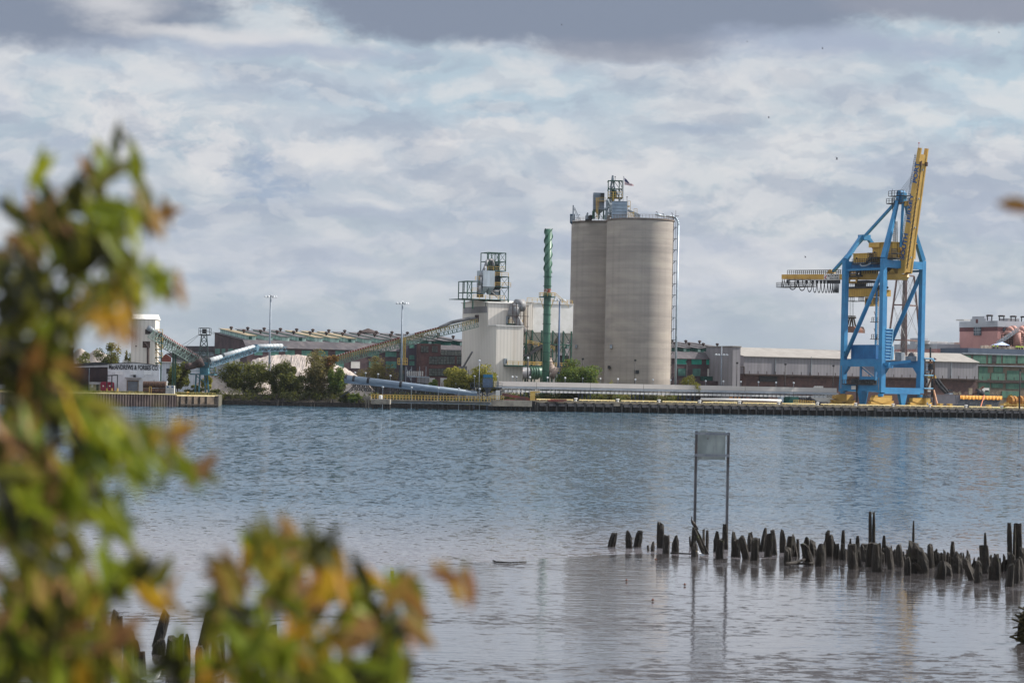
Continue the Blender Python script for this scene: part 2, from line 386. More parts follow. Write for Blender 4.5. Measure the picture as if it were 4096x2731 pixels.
M_brick = mat('old_brick', S(92, 78, 82), S(72, 62, 68), .25, .95, c3=S(108, 92, 90), s3=.9, op3=.5)
M_brick2 = mat('purple_cladding', S(84, 80, 92), S(66, 62, 74), .3, .9, (1, 1, .2))
M_roofd = mat('tar_roof', S(96, 92, 96), S(74, 72, 78), .2, .9, c3=S(120, 112, 108), s3=.5, op3=.5, stripes=(3, 3.4, .35))
M_tan = mat('tan_roof', S(150, 138, 118), S(118, 104, 84), .3, .9)
M_pgreen = mat('pale_green_sheet', S(178, 204, 198), S(132, 168, 160), .5, .8, (1, 1, .3), c3=S(60, 66, 64), s3=.6, op3=.35, stripes=(3, 2.4, .4))
M_dgreen = mat('dark_green_sheet', S(40, 92, 84), S(32, 74, 70), .5, .8, stripes=(3, 1.7, .3))
M_vent = mat('rusty_vent', S(78, 64, 62), S(50, 44, 46), 1, .8)
M_winG = mat('painted_green_glass', S(82, 128, 118), S(62, 104, 98), .6, .5, (1, 1, .6), c3=S(110, 150, 138), s3=1.2)
M_turq = mat('turquoise_glass', S(30, 150, 132), S(24, 128, 114), .6, .45, spec=.5)
M_glass = mat('old_grid_glass', S(96, 104, 100), S(60, 66, 68), 1.2, .35, spec=.6)
M_white = mat('white_paint', S(216, 214, 212), S(202, 200, 196), .3, .7)
M_dark = mat('dark_metal', S(52, 54, 58), S(38, 40, 44), 1, .6)
M_wclad = mat('cream_cladding', S(214, 208, 200), S(204, 198, 191), .12, .7, (1, 1, .15), stripes=(3, 1.25, .28), lo=.3, hi=.7, c3=S(186, 172, 156), s3=.25, op3=.35)
M_gclad = mat('grey_louvre', S(140, 138, 142), S(128, 126, 130), .3, .7, stripes=(3, 1.3, .4))
M_green = mat('green_steel', S(46, 84, 72), S(38, 66, 60), .5, .6)
M_yel = mat('yellow_steel', S(206, 174, 100), S(180, 144, 74), .8, .6)
M_stack = mat('stack_green', S(62, 104, 86), S(50, 88, 74), .5, .45, (1, 1, .3), spec=.5)
M_steel = mat('galvanised', S(150, 158, 166), S(128, 136, 144), .6, .45, metal=.3)
M_duct = mat('grey_duct', S(134, 136, 140), S(108, 106, 108), .4, .5, c3=S(110, 78, 66), s3=.6, op3=.5)
M_conc = mat('silo_concrete', S(170, 161, 150), S(170, 161, 150), .5, .9)
def silo_nodes(m):
 t = m.node_tree; b = NB(t); p = [n for n in t.nodes if n.type == 'BSDF_PRINCIPLED'][0]; v = b.n('ShaderNodeTexCoord').outputs['Object']
 band = b.noise(b.mapv(v, (.002, .002, .16)), 1.0, 6, .7); vs_ = b.noise(b.mapv(v, (.9, .9, .012)), 1.0, 4, .6); bl = b.noise(b.mapv(v, (.08, .08, .25)), 1.0, 4, .6)
 c = b.mix(b.ramp(band, .38, .62), S(158, 150, 143), S(139, 132, 127)); c = b.mix(b.ramp(vs_, .45, .7, 0, .28), c, S(120, 114, 110)); c = b.mix(b.ramp(bl, .4, .7, 0, .3), c, S(190, 180, 166))
 b.l(c, p.inputs['Base Color'])
silo_nodes(M_conc)
# ---------------------------------------------------------------- long brick factory
fb_ = Frame(984, 1600, 850)
fac = fb_.thing('brick_factory', 'long dark brick mill building with sawtooth roof monitors behind the sand mound and silos', 'factory')
_, ze = fb_.f(990, 1389); y1, zr1 = fb_.s(978, 1361); y2, zr2 = fb_.s(859, 1331)
LEN = fb_.f(2930, 1430)[0]; ov = .6
wall = fb_.mb().add([(0, 0, 0), (0, 0, ze), (0, y1, zr1), (0, y2, zr2), (0, y2, 0), (LEN, 0, 0), (LEN, 0, ze), (LEN, y1, zr1), (LEN, y2, zr2), (LEN, y2, 0)],
 [(0, 1, 2, 3, 4), (5, 9, 8, 7, 6), (0, 5, 6, 1), (3, 8, 9, 4)])
wall.build('wall', M_brick, fac)
rf = fb_.mb()
for (ya, za, yb, zb) in ((-ov, ze - .1, y1, zr1), (y1, zr1, y2 + ov, zr2 + .1)):
 rf.prism([(ya, za + .01), (yb, zb + .01), (yb, zb + .14), (ya, za + .14)], -ov, LEN + ov, 'x')
rfo = rf.build('roof', M_roofd, fac)
mx0 = fb_.f(*z2(567, 475), y=y1 + 1)[0]; mp = 6.3
zmf = fb_.f(*z2(567, 420), y=y1 + 1)[1]; ymb, zmb = fb_.s(*z2(265, 335), x=mx0)
ymb = min(ymb, y2 + 6)
def zr(y): return zr1 + (zr2 - zr1) * (y - y1) / (y2 - y1)
mproto = []
for k in range(int((LEN - mx0) / mp) + 1):
 xa = mx0 + k * mp; xb = xa + 2.8
 if k in (14, 15, 16, 17, 18, 19): continue                    # wholly behind the silos
 wm = fb_.mb().add([(xa, y1 + 1, zr1 - .2), (xb, y1 + 1, zr1 - .2), (xb, y1 + 1, zmf), (xa, y1 + 1, zmf), (xa, y2 - 1, zr2 - .3), (xb, y2 - 1, zr2 - .3), (xb, y2 - 1, zmb), (xa, y2 - 1, zmb)],
  [(0, 1, 2, 3), (4, 7, 6, 5), (0, 3, 7, 4), (1, 5, 6, 2)])
 dk = k > 10
 mo = wm.build('roof_monitor', M_dgreen if dk else M_pgreen, fac)
 tan = k in (0, 4, 5, 6) or k == 24
 rm = fb_.mb().prism([(y1 + .6, zmf), (y2 - .5, zmb), (y2 - .5, zmb + .16), (y1 + .6, zmf + .16)], xa - .5, xb + .5, 'x')
 rm.build('monitor_roof', M_tan if tan else M_roofd, mo)
 fb_.mb().box(xa + .15, xa + 1.3, y1 + .9, y1 + .99, zr1 + .4, zmf - .2).build('louvre', M_pgreen if k % 3 else M_dgreen, mo)
 for q in (.3, .72):
  yv = y1 + (y2 - y1) * q; zv = zmf + (zmb - zmf) * q + .3
  vx = Vector(((xa + xb) / 2, yv, zv)); vx = fb_.M @ vx
  MB().lathe([(.35, -.1), (.35, .5), (.66, .6), (.66, 1.05), (.3, 1.3)], vx, 8).build('roof_ventilator', M_vent, mo)
cv = fb_.M @ Vector((mx0 + 9.3 * mp, y2, zr2)); MB().lathe([(2.6, -.5), (2.6, 1.3), (4.2, 1.4), (4.2, 1.8), (.3, 3.3)], cv, 10).build('cupola', M_vent, fac)
# windows of the factory: gable end, long front, right-hand end
def fwin(frame, parent, px0, px1, py0, py1, m_, y=0.0, name='window', sill=True, mull=0):
 x0, zt = frame.f(px0, py0, y); x1, _ = frame.f(px1, py0, y); _, zb = frame.f(px0, py1, y)
 w = frame.mb().box(x0, x1, y - .12, y + .05, zb, zt).build(name, m_, parent)
 fm = frame.mb()
 fm.box(x0 - .12, x1 + .12, y - .2, y - .125, zb - .25, zb); fm.box(x0 - .12, x1 + .12, y - .2, y - .125, zt, zt + .12)
 if mull:
  for i in range(1, mull): fm.box(x0 + (x1 - x0) * i / mull - .06, x0 + (x1 - x0) * i / mull + .06, y - .18, y - .125, zb, zt)
  for i in range(1, 3): fm.box(x0, x1, y - .17, y - .125, zb + (zt - zb) * i / 3 - .05, zb + (zt - zb) * i / 3 + .05)
 fm.build('frame', M_dark if mull else M_brick2, w)
 return w
def swin(frame, parent, px0, px1, py0, py1, m_, x=0.0):
 ya, zt = frame.s(px0, py0, x); yb, _ = frame.s(px1, py0, x); _, zb = frame.s((px0 + px1) / 2, py1, x)
 frame.mb().box(x - .12, x + .05, min(ya, yb), max(ya, yb), zb, zt).build('window', m_, parent)
for xa, xb in ((180, 238), (258, 300), (333, 393), (415, 470)): swin(fb_, fac, z2(xa, 0)[0], z2(xb, 0)[0], z2(0, 572)[1], z2(0, 635)[1], M_winG)
for xa, xb in ((350, 392), (415, 470)): swin(fb_, fac, z2(xa, 0)[0], z2(xb, 0)[0], z2(0, 690)[1], z2(0, 750)[1], M_white)
wy = lambda x: .025 * (x - 990)
for i, (xa, xb) in enumerate(((640, 735), (830, 925), (1003, 1115), (1195, 1313), (1388, 1505), (1593, 1700), (1787, 1866), (1980, 2107), (2180, 2310))):
 fwin(fb_, fac, *[z2(q, 0)[0] for q in (xa, xb)], z2(0, 583 + .0125 * (xa - 600))[1], z2(0, 645 + .0125 * (xa - 600))[1], M_winG)
for xa, xb, m_ in ((1392, 1500, M_winG), (1590, 1690, M_winG), (1775, 1880, M_white), (1985, 2105, M_winG), (2185, 2310, M_winG)):
 fwin(fb_, fac, z2(xa, 0)[0], z2(xb, 0)[0], z2(0, 718)[1], z2(0, 800)[1], m_)
for xa, xb in ((316, 434), (488, 606), (661, 778), (842, 948)): fwin(fb_, fac, z6(xa, 0)[0], z6(xb, 0)[0], z6(0, 397 + (xa - 316) * .02)[1], z6(0, 457 + (xa - 316) * .02)[1], M_turq)
for xa, xb, m_ in ((330, 418, M_winG), (502, 592, M_winG), (675, 762, M_white), (846, 934, M_turq)): fwin(fb_, fac, z6(xa, 0)[0], z6(xb, 0)[0], z6(0, 507 + (xa - 330) * .02)[1], z6(0, 593 + (xa - 330) * .02)[1], m_)
lw = fb_.mb(); fb_.fbox(lw, z6(262, 0)[0], z6(1068, 0)[0], z6(0, 648)[1], 1560, -7, -.1); lw.build('low_wall', M_brick, fac)
sh = fb_.mb(); fb_.fbox(sh, z6(636, 0)[0], z6(800, 0)[0], z6(0, 602)[1], z6(0, 650)[1], -3, -.2); sh.build('green_booth', M_dgreen, fac)
# brick annex with gridded windows at the middle of the front
ax = fb_.mb(); fb_.fbox(ax, z3(780, 0)[0], z3(940, 0)[0], z3(0, 640)[1], 1560, -2, -.1); ax.build('purple_bay', M_brick2, fac)
for ya, yb in ((645, 690), (770, 818), (838, 886)): fwin(fb_, fac, z3(820, 0)[0], z3(876, 0)[0], z3(0, ya)[1], z3(0, yb)[1], M_winG, y=-2)
ax = fb_.mb(); fb_.fbox(ax, z3(940, 0)[0], z3(1178, 0)[0], z3(0, 637)[1], z3(0, 775)[1], -5, -2.1); fb_.fbox(ax, z3(940, 0)[0], z3(1430, 0)[0], z3(0, 775)[1], 1560, -5.2, -2.1)
ax.build('annex', mat('red_brick', S(104, 78, 78), S(82, 64, 66), .4, .95, c3=S(60, 48, 50), s3=.5, op3=.4), fac)
for xa, xb in ((952, 1036), (1078, 1142)): fwin(fb_, fac, z3(xa, 0)[0], z3(xb, 0)[0], z3(0, 668)[1], z3(0, 732)[1], M_glass, y=-5, mull=3)
for ya, yb in ((785, 870), (925, 1002)):
 for xa, xb in ((1045, 1140), (1146, 1238), (1244, 1336), (1362, 1420)): fwin(fb_, fac, z3(xa, 0)[0], z3(xb, 0)[0], z3(0, ya)[1], z3(0, yb)[1], M_glass, y=-5.2, mull=3)
fwin(fb_, fac, z3(1180, 0)[0], z3(1410, 0)[0], z3(0, 712)[1], z3(0, 765)[1], M_glass, y=-2, mull=6)
# ---------------------------------------------------------------- main plant building
fp = Frame(1981, 1580, 800)
pl = fp.thing('plant_building', 'tall cream clad process building with a tower of green steelwork on its roof', 'building')
yA, zl = fp.s(*z4(605, 925)); yU, zu = fp.s(*z4(532, 683)); yE, _ = fp.s(*z4(255, 1100)); yM, zp = fp.s(*z4(400, 661)); yEu, zeu = fp.s(*z4(262, 689))
_, zlow = fp.f(*z4(612, 922)); xR, _ = fp.f(*z4(900, 922)); xRu = fp.f(*z4(895, 690), y=yU)[0]
wl = fp.mb().box(0, xR, 0, yU, 0, zlow)
wl.build('lower_wall', M_wclad, pl)
zu = fp.s(*z4(532, 684))[1]
wl = fp.mb(); wl.prism([(yU, 0), (yU, zu), (yM, zp), (yE, zeu), (yE, 0)], 0, xRu, 'x'); wl.build('wall', M_wclad, pl)
rr = fp.mb(); rr.prism([(yU - .4, zu), (yM, zp), (yE + .4, zeu), (yE + .4, zeu + .3), (yM, zp + .35), (yU - .4, zu + .3)], -.4, xRu + .4, 'x'); rr.box(-.3, xR, -.3, yU - .01, zlow, zlow + .3)
rr.build('roof', M_white, pl)
a0, zt = fp.s(*z4(520, 718)); a1, _ = fp.s(*z4(275, 718)); _, zb = fp.s(*z4(400, 790)); fp.mb().box(-.15, .05, a0, a1, zb, zt).build('louvre', M_gclad, pl)
a0, zt = fp.s(*z4(433, 808)); a1, _ = fp.s(*z4(395, 808)); _, zb = fp.s(*z4(410, 884)); fp.mb().box(-.18, .05, a0, a1, zb, zt).build('conveyor_opening', M_dark, pl)
for (xa, xb, ya, yb, yy_) in ((715, 742, 820, 902, yU), (690, 716, 1262, 1322, 0)):
 d_ = fp.mb(); x0, zt = fp.f(*z4(xa, ya), y=yy_); x1, zb = fp.f(*z4(xb, yb), y=yy_); d_.box(x0, x1, yy_ - .9, yy_ - .05, zb, zt); d_.build('doorway', M_steel, pl)
 d_ = fp.mb(); d_.box(x0 + .5, x1 - .2, yy_ - .98, yy_ - .91, zb + .2, zt - .4); d_.build('door', M_dark, pl)
# platforms on the sunny side
for (xa, xb, ya, yy_, dd) in ((718, 858, 898, yU, 2.2), (690, 1090, 1330, 0, 3.0)):
 x0, z0 = fp.f(*z4(xa, ya), y=yy_); x1, _ = fp.f(*z4(xb, ya), y=yy_)
 p = fp.mb().box(x0, x1, yy_ - dd, yy_ - .02, z0 - .5, z0); po = p.build('platform', M_green, pl)
 fp.mb().rail((x0, yy_ - dd, z0), (x1, yy_ - dd, z0), 1.2, t=.16).build('railing', M_yel, po)
# the round brown preheater ducts beside the upper wall
dm = fp.mb(); c0 = fp.f(*z4(760, 770), y=yU - 2.5); c1 = fp.f(*z4(870, 720), y=yU - 2.5)
dm.tube((c0[0] + 1.0, yU - 2.5, c0[1] - 1.5), (c0[0] + 2.0, yU - 2.5, c0[1] + 2.2), 2.0, 12); dm.tube((c0[0] + 2.0, yU - 2.5, c0[1] + 2.0), (c1[0] + 1, yU - 2.5, c1[1] + .4), 2.1, 12); dm.tube((c0[0] + 1.6, yU - 2.5, c0[1] - 1), (c0[0] + 5, yU - 2.5, c0[1] - 7), 1.3, 10)
dm.build('brown_duct', M_duct, pl, True)
ds = fp.mb()
for k in range(5): ds.bar((c0[0] + k * 1.4, yU - 4.4, c0[1] - 8), (c0[0] + k * 1.4, yU - 4.4, c0[1] + 3 - .2 * k), .18)
for k in range(3): ds.bar((c0[0] - .5, yU - 4.4, c0[1] - 5 + k * 3.4), (c0[0] + 6, yU - 4.4, c0[1] - 5 + k * 3.4), .18)
ds.build('duct_frame', M_vent, pl)
# leaning auger and small hopper on the shaded side
pa = fp.s(*z4(265, 1360), x=-3); pb_ = fp.s(*z4(362, 1195), x=-3)
au = fp.mb().tube((-3, pa[0], pa[1]), (-3, pb_[0], pb_[1]), .35, 6).bar((-3, pb_[0] + 2.5, 0), (-3, (pa[0] + pb_[0]) / 2 - 1, pb_[1] - 6), .2).bar((-3, pb_[0] + .5, 0), (-3, (pa[0] + pb_[0]) / 2 - 1, pb_[1] - 6), .2)
au.box(-4.2, -2, pa[0] - 1.2, pa[0] + 1.4, 0, pa[1] + .5); au.build('auger', M_duct, pl)
# tower on the roof -------------------------------------------------
yT = yU + 6
def tbox(mb, xa, xb, ya, yb, ylo, yhi):
 x0, zt = fp.f(*z4(xa, ya), y=ylo); x1, zb = fp.f(*z4(xb, yb), y=ylo); mb.box(x0, x1, ylo, yhi, zb, zt)
def cage(mb, xs, lv, y0, y1, t=.24, brace=True):
 X = [fp.f(*z4(x, 500), y=y0)[0] for x in xs]; Z = [fp.f(*z4(xs[0], q), y=y0)[1] for q in lv]
 for x in X:
  for y in (y0, y1): mb.bar((x, y, Z[0]), (x, y, Z[-1]), t)
 for z in Z:
  for y in (y0, y1): mb.bar((X[0], y, z), (X[-1], y, z), t)
  for x in X: mb.bar((x, y0, z), (x, y1, z), t)
 if brace:
  for i in range(len(X) - 1):
   for j in range(len(Z) - 1): mb.bar((X[i], y0, Z[j]), (X[i + 1], y0, Z[j + 1]), t * .45); mb.bar((X[i + 1], y0, Z[j]), (X[i], y0, Z[j + 1]), t * .45)
 return X, Z
tw = fp.mb()
cage(tw, (527, 595, 640, 708), (155, 248, 345), yT, yT + 6); cage(tw, (655, 742), (408, 520, 655), yT - 1, yT + 7); cage(tw, (312, 357), (455, 573, 640), yT - 3, yT + 4, .26)
cage(tw, (357, 437), (455, 573), yT - 2.5, yT + 3.5, .22, False)
tbox(tw, 275, 745, 640, 652, yT - 4, yT + 8); tbox(tw, 598, 770, 512, 521, yT - 2, yT + 6); tbox(tw, 600, 744, 403, 410, yT - 2, yT + 6)
for x in (280, 370, 510, 740):
 xx, zz_ = fp.f(*z4(x, 650), y=yT - 4); tw.bar((xx, yT - 4, zz_ - 3), (xx, yT - 4, zz_), .4)
tw.build('tower_frame', M_green, pl)
bn = fp.mb(); tbox(bn, 478, 598, 343, 517, yT - 3, yT + 2)
x0, zt = fp.f(*z4(478, 517), y=yT - 3); x1, zb = fp.f(*z4(598, 592), y=yT - 3); xm = (x0 + x1) / 2
for (ca, cb) in ((x0, xm), (xm, x1)):
 cm = (ca + cb) / 2
 bn.add([(ca, yT - 3, zt), (cb, yT - 3, zt), (cb, yT + 2, zt), (ca, yT + 2, zt), (cm - .4, yT - .9, zb), (cm + .4, yT - .9, zb), (cm + .4, yT - .1, zb), (cm - .4, yT - .1, zb)], [(0, 1, 5, 4), (1, 2, 6, 5), (2, 3, 7, 6), (3, 0, 4, 7), (4, 5, 6, 7)])
bn.build('dust_filter', mat('filter_sheet', S(170, 180, 190), S(150, 158, 166), .6, .5, (1, 1, .2), metal=.2), pl)
du = fp.mb(); pp = [z4(*q) for q in ((520, 235), (500, 300), (478, 350))]; P3 = [fp.f(*q, y=yT - 1) for q in pp]; du.path([(a, yT - 1, z) for a, z in P3], .5, 8)
P3 = [fp.f(*z4(*q), y=yT - 2) for q in ((500, 372), (468, 378), (452, 410), (440, 500), (428, 590))]; du.path([(a, yT - 2, z) for a, z in P3], .75, 8)
P3 = [fp.f(*z4(*q), y=yT) for q in ((520, 236), (575, 236), (590, 300))]; du.path([(a, yT, z) for a, z in P3], .45, 8)
P3 = [fp.f(*z4(*q), y=yT - 3) for q in ((620, 620), (560, 560), (640, 560), (668, 530))]; du.path([(a, yT - 3, z) for a, z in P3], .22, 6)
du.build('duct', M_duct, pl, True)
mc = fp.mb(); tbox(mc, 568, 650, 252, 340, yT + 1, yT + 5); tbox(mc, 596, 650, 345, 600, yT + 1, yT + 5); tbox(mc, 452, 480, 480, 625, yT, yT + 3); mc.build('machinery', M_dark, pl)
ml = fp.mb(); tbox(ml, 604, 640, 262, 276, yT + .8, yT + 1.1); tbox(ml, 608, 640, 540, 600, yT - .2, yT + 1); tbox(ml, 640, 652, 270, 305, yT + .6, yT + 1); ml.build('motor', M_steel, pl)
rl = fp.mb()
for (xa, xb, y_, dp) in ((525, 708, 342, 0), (600, 742, 406, -1.5), (600, 766, 510, -2), (370, 700, 640, -4), (362, 437, 570, -2.5), (395, 440, 448, -2.5)):
 x0, z0 = fp.f(*z4(xa, y_), y=yT + dp); x1, _ = fp.f(*z4(xb, y_), y=yT + dp); rl.rail((x0, yT + dp, z0), (x1, yT + dp, z0), 1.3, t=.13)
rl.build('railing', M_yel, pl)
# ---------------------------------------------------------------- white bag house on green legs
fh = Frame(2112, 1580, 815)
bh = fh.thing('filter_house', 'white filter house with hopper bottoms raised on green steel legs beside the silos', 'building')
def hbox(mb, xa, xb, ya, yb, y0, y1):
 x0, zt = fh.f(*z4(xa, ya), y=y0); x1, _ = fh.f(*z4(xb, ya), y=y0); _, zb = fh.f(*z4(xa, yb), y=y0); mb.box(x0, x1, y0, y1, zb, zt); return x0, x1, zb, zt
w_ = fh.mb(); x0, x1, zb1, zt1 = hbox(w_, 936, 992, 676, 965, 0, 14); w_.build('wall', M_wclad, bh)
w_ = fh.mb(); b0, b1, zb2, zt2 = hbox(w_, 998, 1420, 690, 988, 1.2, 14); w_.build('wall', M_white, bh)
w_ = fh.mb().box(x0 + 1, b1, 11, 13.9, 0, zb1 - 6.5); w_.build('back_wall', M_wclad, bh)
r_ = fh.mb(); r_.box(x0 - .3, x1 + .3, -.3, 14.3, zt1, zt1 + .35); r_.box(x1 + .31, b1, .9, 14.3, zt2, zt2 + .35); r_.build('roof', M_wclad, bh)
hp = fh.mb()
def hop(mb, x0, x1, y0, y1, z1, z0, k=.15):
 cx, cy = (x0 + x1) / 2, (y0 + y1) / 2; a, b_ = (x1 - x0) * k, (y1 - y0) * k
 mb.add([(x0, y0, z1), (x1, y0, z1), (x1, y1, z1), (x0, y1, z1), (cx - a, cy - b_, z0), (cx + a, cy - b_, z0), (cx + a, cy + b_, z0), (cx - a, cy + b_, z0)], [(0, 1, 5, 4), (1, 2, 6, 5), (2, 3, 7, 6), (3, 0, 4, 7), (4, 5, 6, 7)])
zh = fh.f(*z4(1000, 1100))[1]
hop(hp, x0, x1 + .5, 0.3, 7, zb1, zh - 1)
for k in range(3): hop(hp, b0 + (b1 - b0) * k / 3, b0 + (b1 - b0) * (k + 1) / 3, 1.5, 13, zb2, zh - 3)
hp.build('hopper', M_wclad, bh)
lg = fh.mb(); Xs = [fh.f(*z4(x, 1000))[0] for x in (930, 990, 1090, 1205, 1315, 1400)]; XL = fh.s(*z4(862, 1000), x=Xs[0])[0]
zA = fh.f(*z4(930, 965))[1]; zB = fh.f(*z4(930, 1110))[1]; zC = fh.f(*z4(930, 1225))[1]; zD = fh.f(*z4(930, 1340))[1]
for i, x in enumerate(Xs):
 lg.bar((x, 0, 0), (x, 0, zA), .45); lg.bar((x, XL, 0), (x, XL, zA), .35)
 if i:
  xp = Xs[i - 1]
  for (a, b_) in ((zA, zB), (zB, zD), (zD, zB)): lg.bar((xp, 0, a), (x, 0, b_), .18)
  for q in (zB, zD): lg.bar((xp, 0, q), (x, 0, q), .4)
for (a, b_) in ((zA, zB), (zB, zC), (zC, zD), (zD, 0)): lg.bar((Xs[0], 0, a), (Xs[0], XL, b_), .26)
for q in (zB, zC, zD): lg.bar((Xs[0], 0, q), (Xs[0], XL, q), .34)
lg.build('leg_frame', M_green, bh)
pf = fh.mb(); pf.box(Xs[0], Xs[-1], -1.6, -.3, zD - .3, zD); pf.box(Xs[0], Xs[3], -1.2, -.3, zB - .3, zB); pf.build('walkway', M_vent, bh)
rl = fh.mb().rail((Xs[0], -1.6, zD), (Xs[-1], -1.6, zD), 1.2, t=.15); rl.rail((Xs[0], -1.2, zB), (Xs[3], -1.2, zB - 2.0), 1.2, t=.15); rl.rail((x0, 0, zt1 + .3), (b1, 2, zt2 + .3), 1.2, t=.12); rl.build('railing', M_yel, bh)
xx0, zz0 = fh.f(*z4(820, 1215), y=-1); xx1, _ = fh.f(*z4(960, 1215), y=-1)
cvv = fh.mb().box(xx0, xx1, -2, 0, zz0 - .8, zz0); cvv.bar((xx1, -1, zz0), (xx1 + 4.5, -1, zz0 + 3), 1.0); cvv.bar((xx1 + 4.5, -1, zz0 + 3), (xx1 + 9, -1, zz0 - 3), 1.0); cvv.build('screw_conveyor', M_dark, bh)
# big horizontal ducts at the foot
dc = fh.mb(); pA = fh.f(*z4(690, 1420), y=-4); pB = fh.f(*z4(955, 1412), y=-4); pC = fh.f(*z4(1100, 1405), y=-4)
dc.tube((pA[0], -4, pA[1]), (pB[0], -4, pB[1]), 1.9, 14); dc.lathe([(0.05, -1.9), (1.3, -1.5), (1.9, 0), (1.3, 1.5), (.05, 1.9)], (pA[0], -4, pA[1]), 12)
dc.build('kiln_duct', mat('streaked_duct', S(120, 124, 132), S(96, 98, 106), .3, .5, c3=S(96, 50, 44), s3=.5, op3=.8), bh, True)
dc = fh.mb().tube((pB[0], -4, pB[1]), (pC[0], -4, pC[1]), 2.0, 14)
for k in range(4): dc.tube((pB[0] + .2 + k * .9, -4, pB[1]), (pB[0] + .5 + k * .9, -4, pB[1]), 2.25, 14)
dc.build('green_duct', M_stack, bh, True)
# ---------------------------------------------------------------- green chimney with helical strakes
top = W(2189, 916, 795); base = Vector((W(2182, 1560, 795).x, 795, GZ))
st = thing('chimney', 'tall slim green steel chimney with spiral strakes between white plant and silos', 'chimney', base)
r0 = 1.15; zt = top.z; C0 = lambda z: Vector((base.x, base.y, z))
MB().lathe([(r0 * 1.1, GZ), (r0 * 1.05, GZ + 25), (r0, zt - 16), (r0, zt)], (base.x, base.y, 0), 18).build('shaft', M_stack, st, True)
sk = MB(); zS = W(2187, 1092, 795).z
for h in range(3):
 n_ = 60; turns = 1.6; pr = []
 for i in range(n_ + 1):
  a = 2 * math.pi * (turns * i / n_ + h / 3); z = zS + (zt - zS) * i / n_
  pr.append((C0(z) + Vector((math.cos(a), math.sin(a), 0)) * r0, C0(z) + Vector((math.cos(a), math.sin(a), 0)) * (r0 + .34)))
 vs = [q for p in pr for q in p] + [q + Vector((0, 0, .12)) for p in pr for q in p]; m2 = len(pr) * 2
 fs = []
 for i in range(n_): k = 2 * i; fs += [(k, k + 2, k + 3, k + 1), (k + m2, k + 1 + m2, k + 3 + m2, k + 2 + m2), (k + 1, k + 3, k + 3 + m2, k + 1 + m2)]
 sk.add(vs, fs)
sk.build('strake', M_stack, st)
fg = MB()
for k in range(11): z = zS - 1.2 - k * 3.1; fg.lathe([(r0 * 1.02, z - .12), (r0 * 1.22, z - .12), (r0 * 1.22, z + .12), (r0 * 1.02, z + .12)], (base.x, base.y, 0), 16, False)
fg.build('flange', M_green, st)
zb0, zb1_ = W(2185, 1172, 795).z, W(2185, 1155, 795).z
MB().lathe([(r0 * 1.04, zb0), (r0 * 1.04, zb1_)], (base.x, base.y, 0), 18, False).build('rust_band', mat('rust', S(122, 58, 46), S(150, 150, 146), .6, .8, lo=.5, hi=.52), st)
pz = W(2185, 1186, 795).z; MB().lathe([(r0, pz - .3), (2.7, pz - .3), (2.7, pz), (r0, pz)], (base.x, base.y, 0), 12, False).build('platform', M_green, st)
rr = MB()
for k in range(12):
 a, b_ = 2 * math.pi * k / 12, 2 * math.pi * (k + 1) / 12; p, q = C0(pz) + Vector((math.cos(a), math.sin(a), 0)) * 2.7, C0(pz) + Vector((math.cos(b_), math.sin(b_), 0)) * 2.7
 rr.bar(p, p + Vector((0, 0, 1.2)), .12); rr.bar(p + Vector((0, 0, 1.2)), q + Vector((0, 0, 1.2)), .13); rr.bar(p + Vector((0, 0, .6)), q + Vector((0, 0, .6)), .1)
for sgn in (-1, 1): rr.bar(C0(pz) + Vector((sgn * 2.6, 0, 0)), C0(pz - 4) + Vector((sgn * 1.1, 0, 0)), .2)
rr.rail(C0(pz) + Vector((2.7, 0, 0)), C0(pz - 3.6) + Vector((7, 2, 0)), 1.2, t=.13); rr.build('railing', M_yel, st)
el = MB(); P_ = [W(*z4(*q), 796) for q in ((1150, 1262), (1165, 1350), (1195, 1400), (1245, 1425))]; rs = (1.3, 1.5, 1.9, 2.0)
for i in range(3): el.tube(P_[i], P_[i + 1], rs[i], 12, rs[i + 1])
for i in range(8):
 t_ = i / 8 * 3; j = int(t_); q = P_[j].lerp(P_[j + 1], t_ - j); d_ = (P_[j + 1] - P_[j]).normalized(); el.tube(q, q + d_ * .25, rs[j] + .25, 12)
el.build('elbow_duct', mat('pale_duct', S(150, 134, 124), S(124, 110, 104), .4, .6), st, True)
# ---------------------------------------------------------------- silos
def silo(pxc, py_top, Y, r, label):
 t_ = W(pxc, py_top, Y - r); b_ = Vector((W(pxc - 11, 1560, Y).x, Y, GZ)); s_ = thing('concrete_silo', label, 'silo', b_)
 z = t_.z; bx = b_.x + .5
 # the concrete is poured in lifts: a slightly stepped profile
 prof = [(r, GZ)]; zz_ = GZ; rn = random.Random(int(pxc))
 while zz_ < z - 3: zz_ += 2.4; prof += [(r, zz_)]
 prof += [(r, z - .5)]
 MB().lathe(prof, (b_.x, b_.y, 0), 96).build('shaft', M_conc, s_, True)
 MB().lathe([(r - .5, z - .5), (r + .28, z - .5), (r + .28, z), (r - .5, z)], (b_.x, b_.y, 0), 72).build('rim', mat('rim_concrete', S(120, 108, 100), S(98, 90, 86), .5, .9), s_)
 rl = MB()
 for k in range(60):
  a, c_ = 2 * math.pi * k / 60, 2 * math.pi * (k + 1) / 60
  p = Vector((b_.x + math.cos(a) * (r - .1), b_.y + math.sin(a) * (r - .1), z)); q = Vector((b_.x + math.cos(c_) * (r - .1), b_.y + math.sin(c_) * (r - .1), z))
  rl.bar(p, p + Vector((0, 0, 1.2)), .09); rl.bar(p + Vector((0, 0, 1.2)), q + Vector((0, 0, 1.2)), .1); rl.bar(p + Vector((0, 0, .6)), q + Vector((0, 0, .6)), .07)
 rl.build('railing', mat('brown_rail', S(142, 120, 98), S(110, 96, 84), 1, .7), s_)
 return s_, b_, z
RS = 11.75
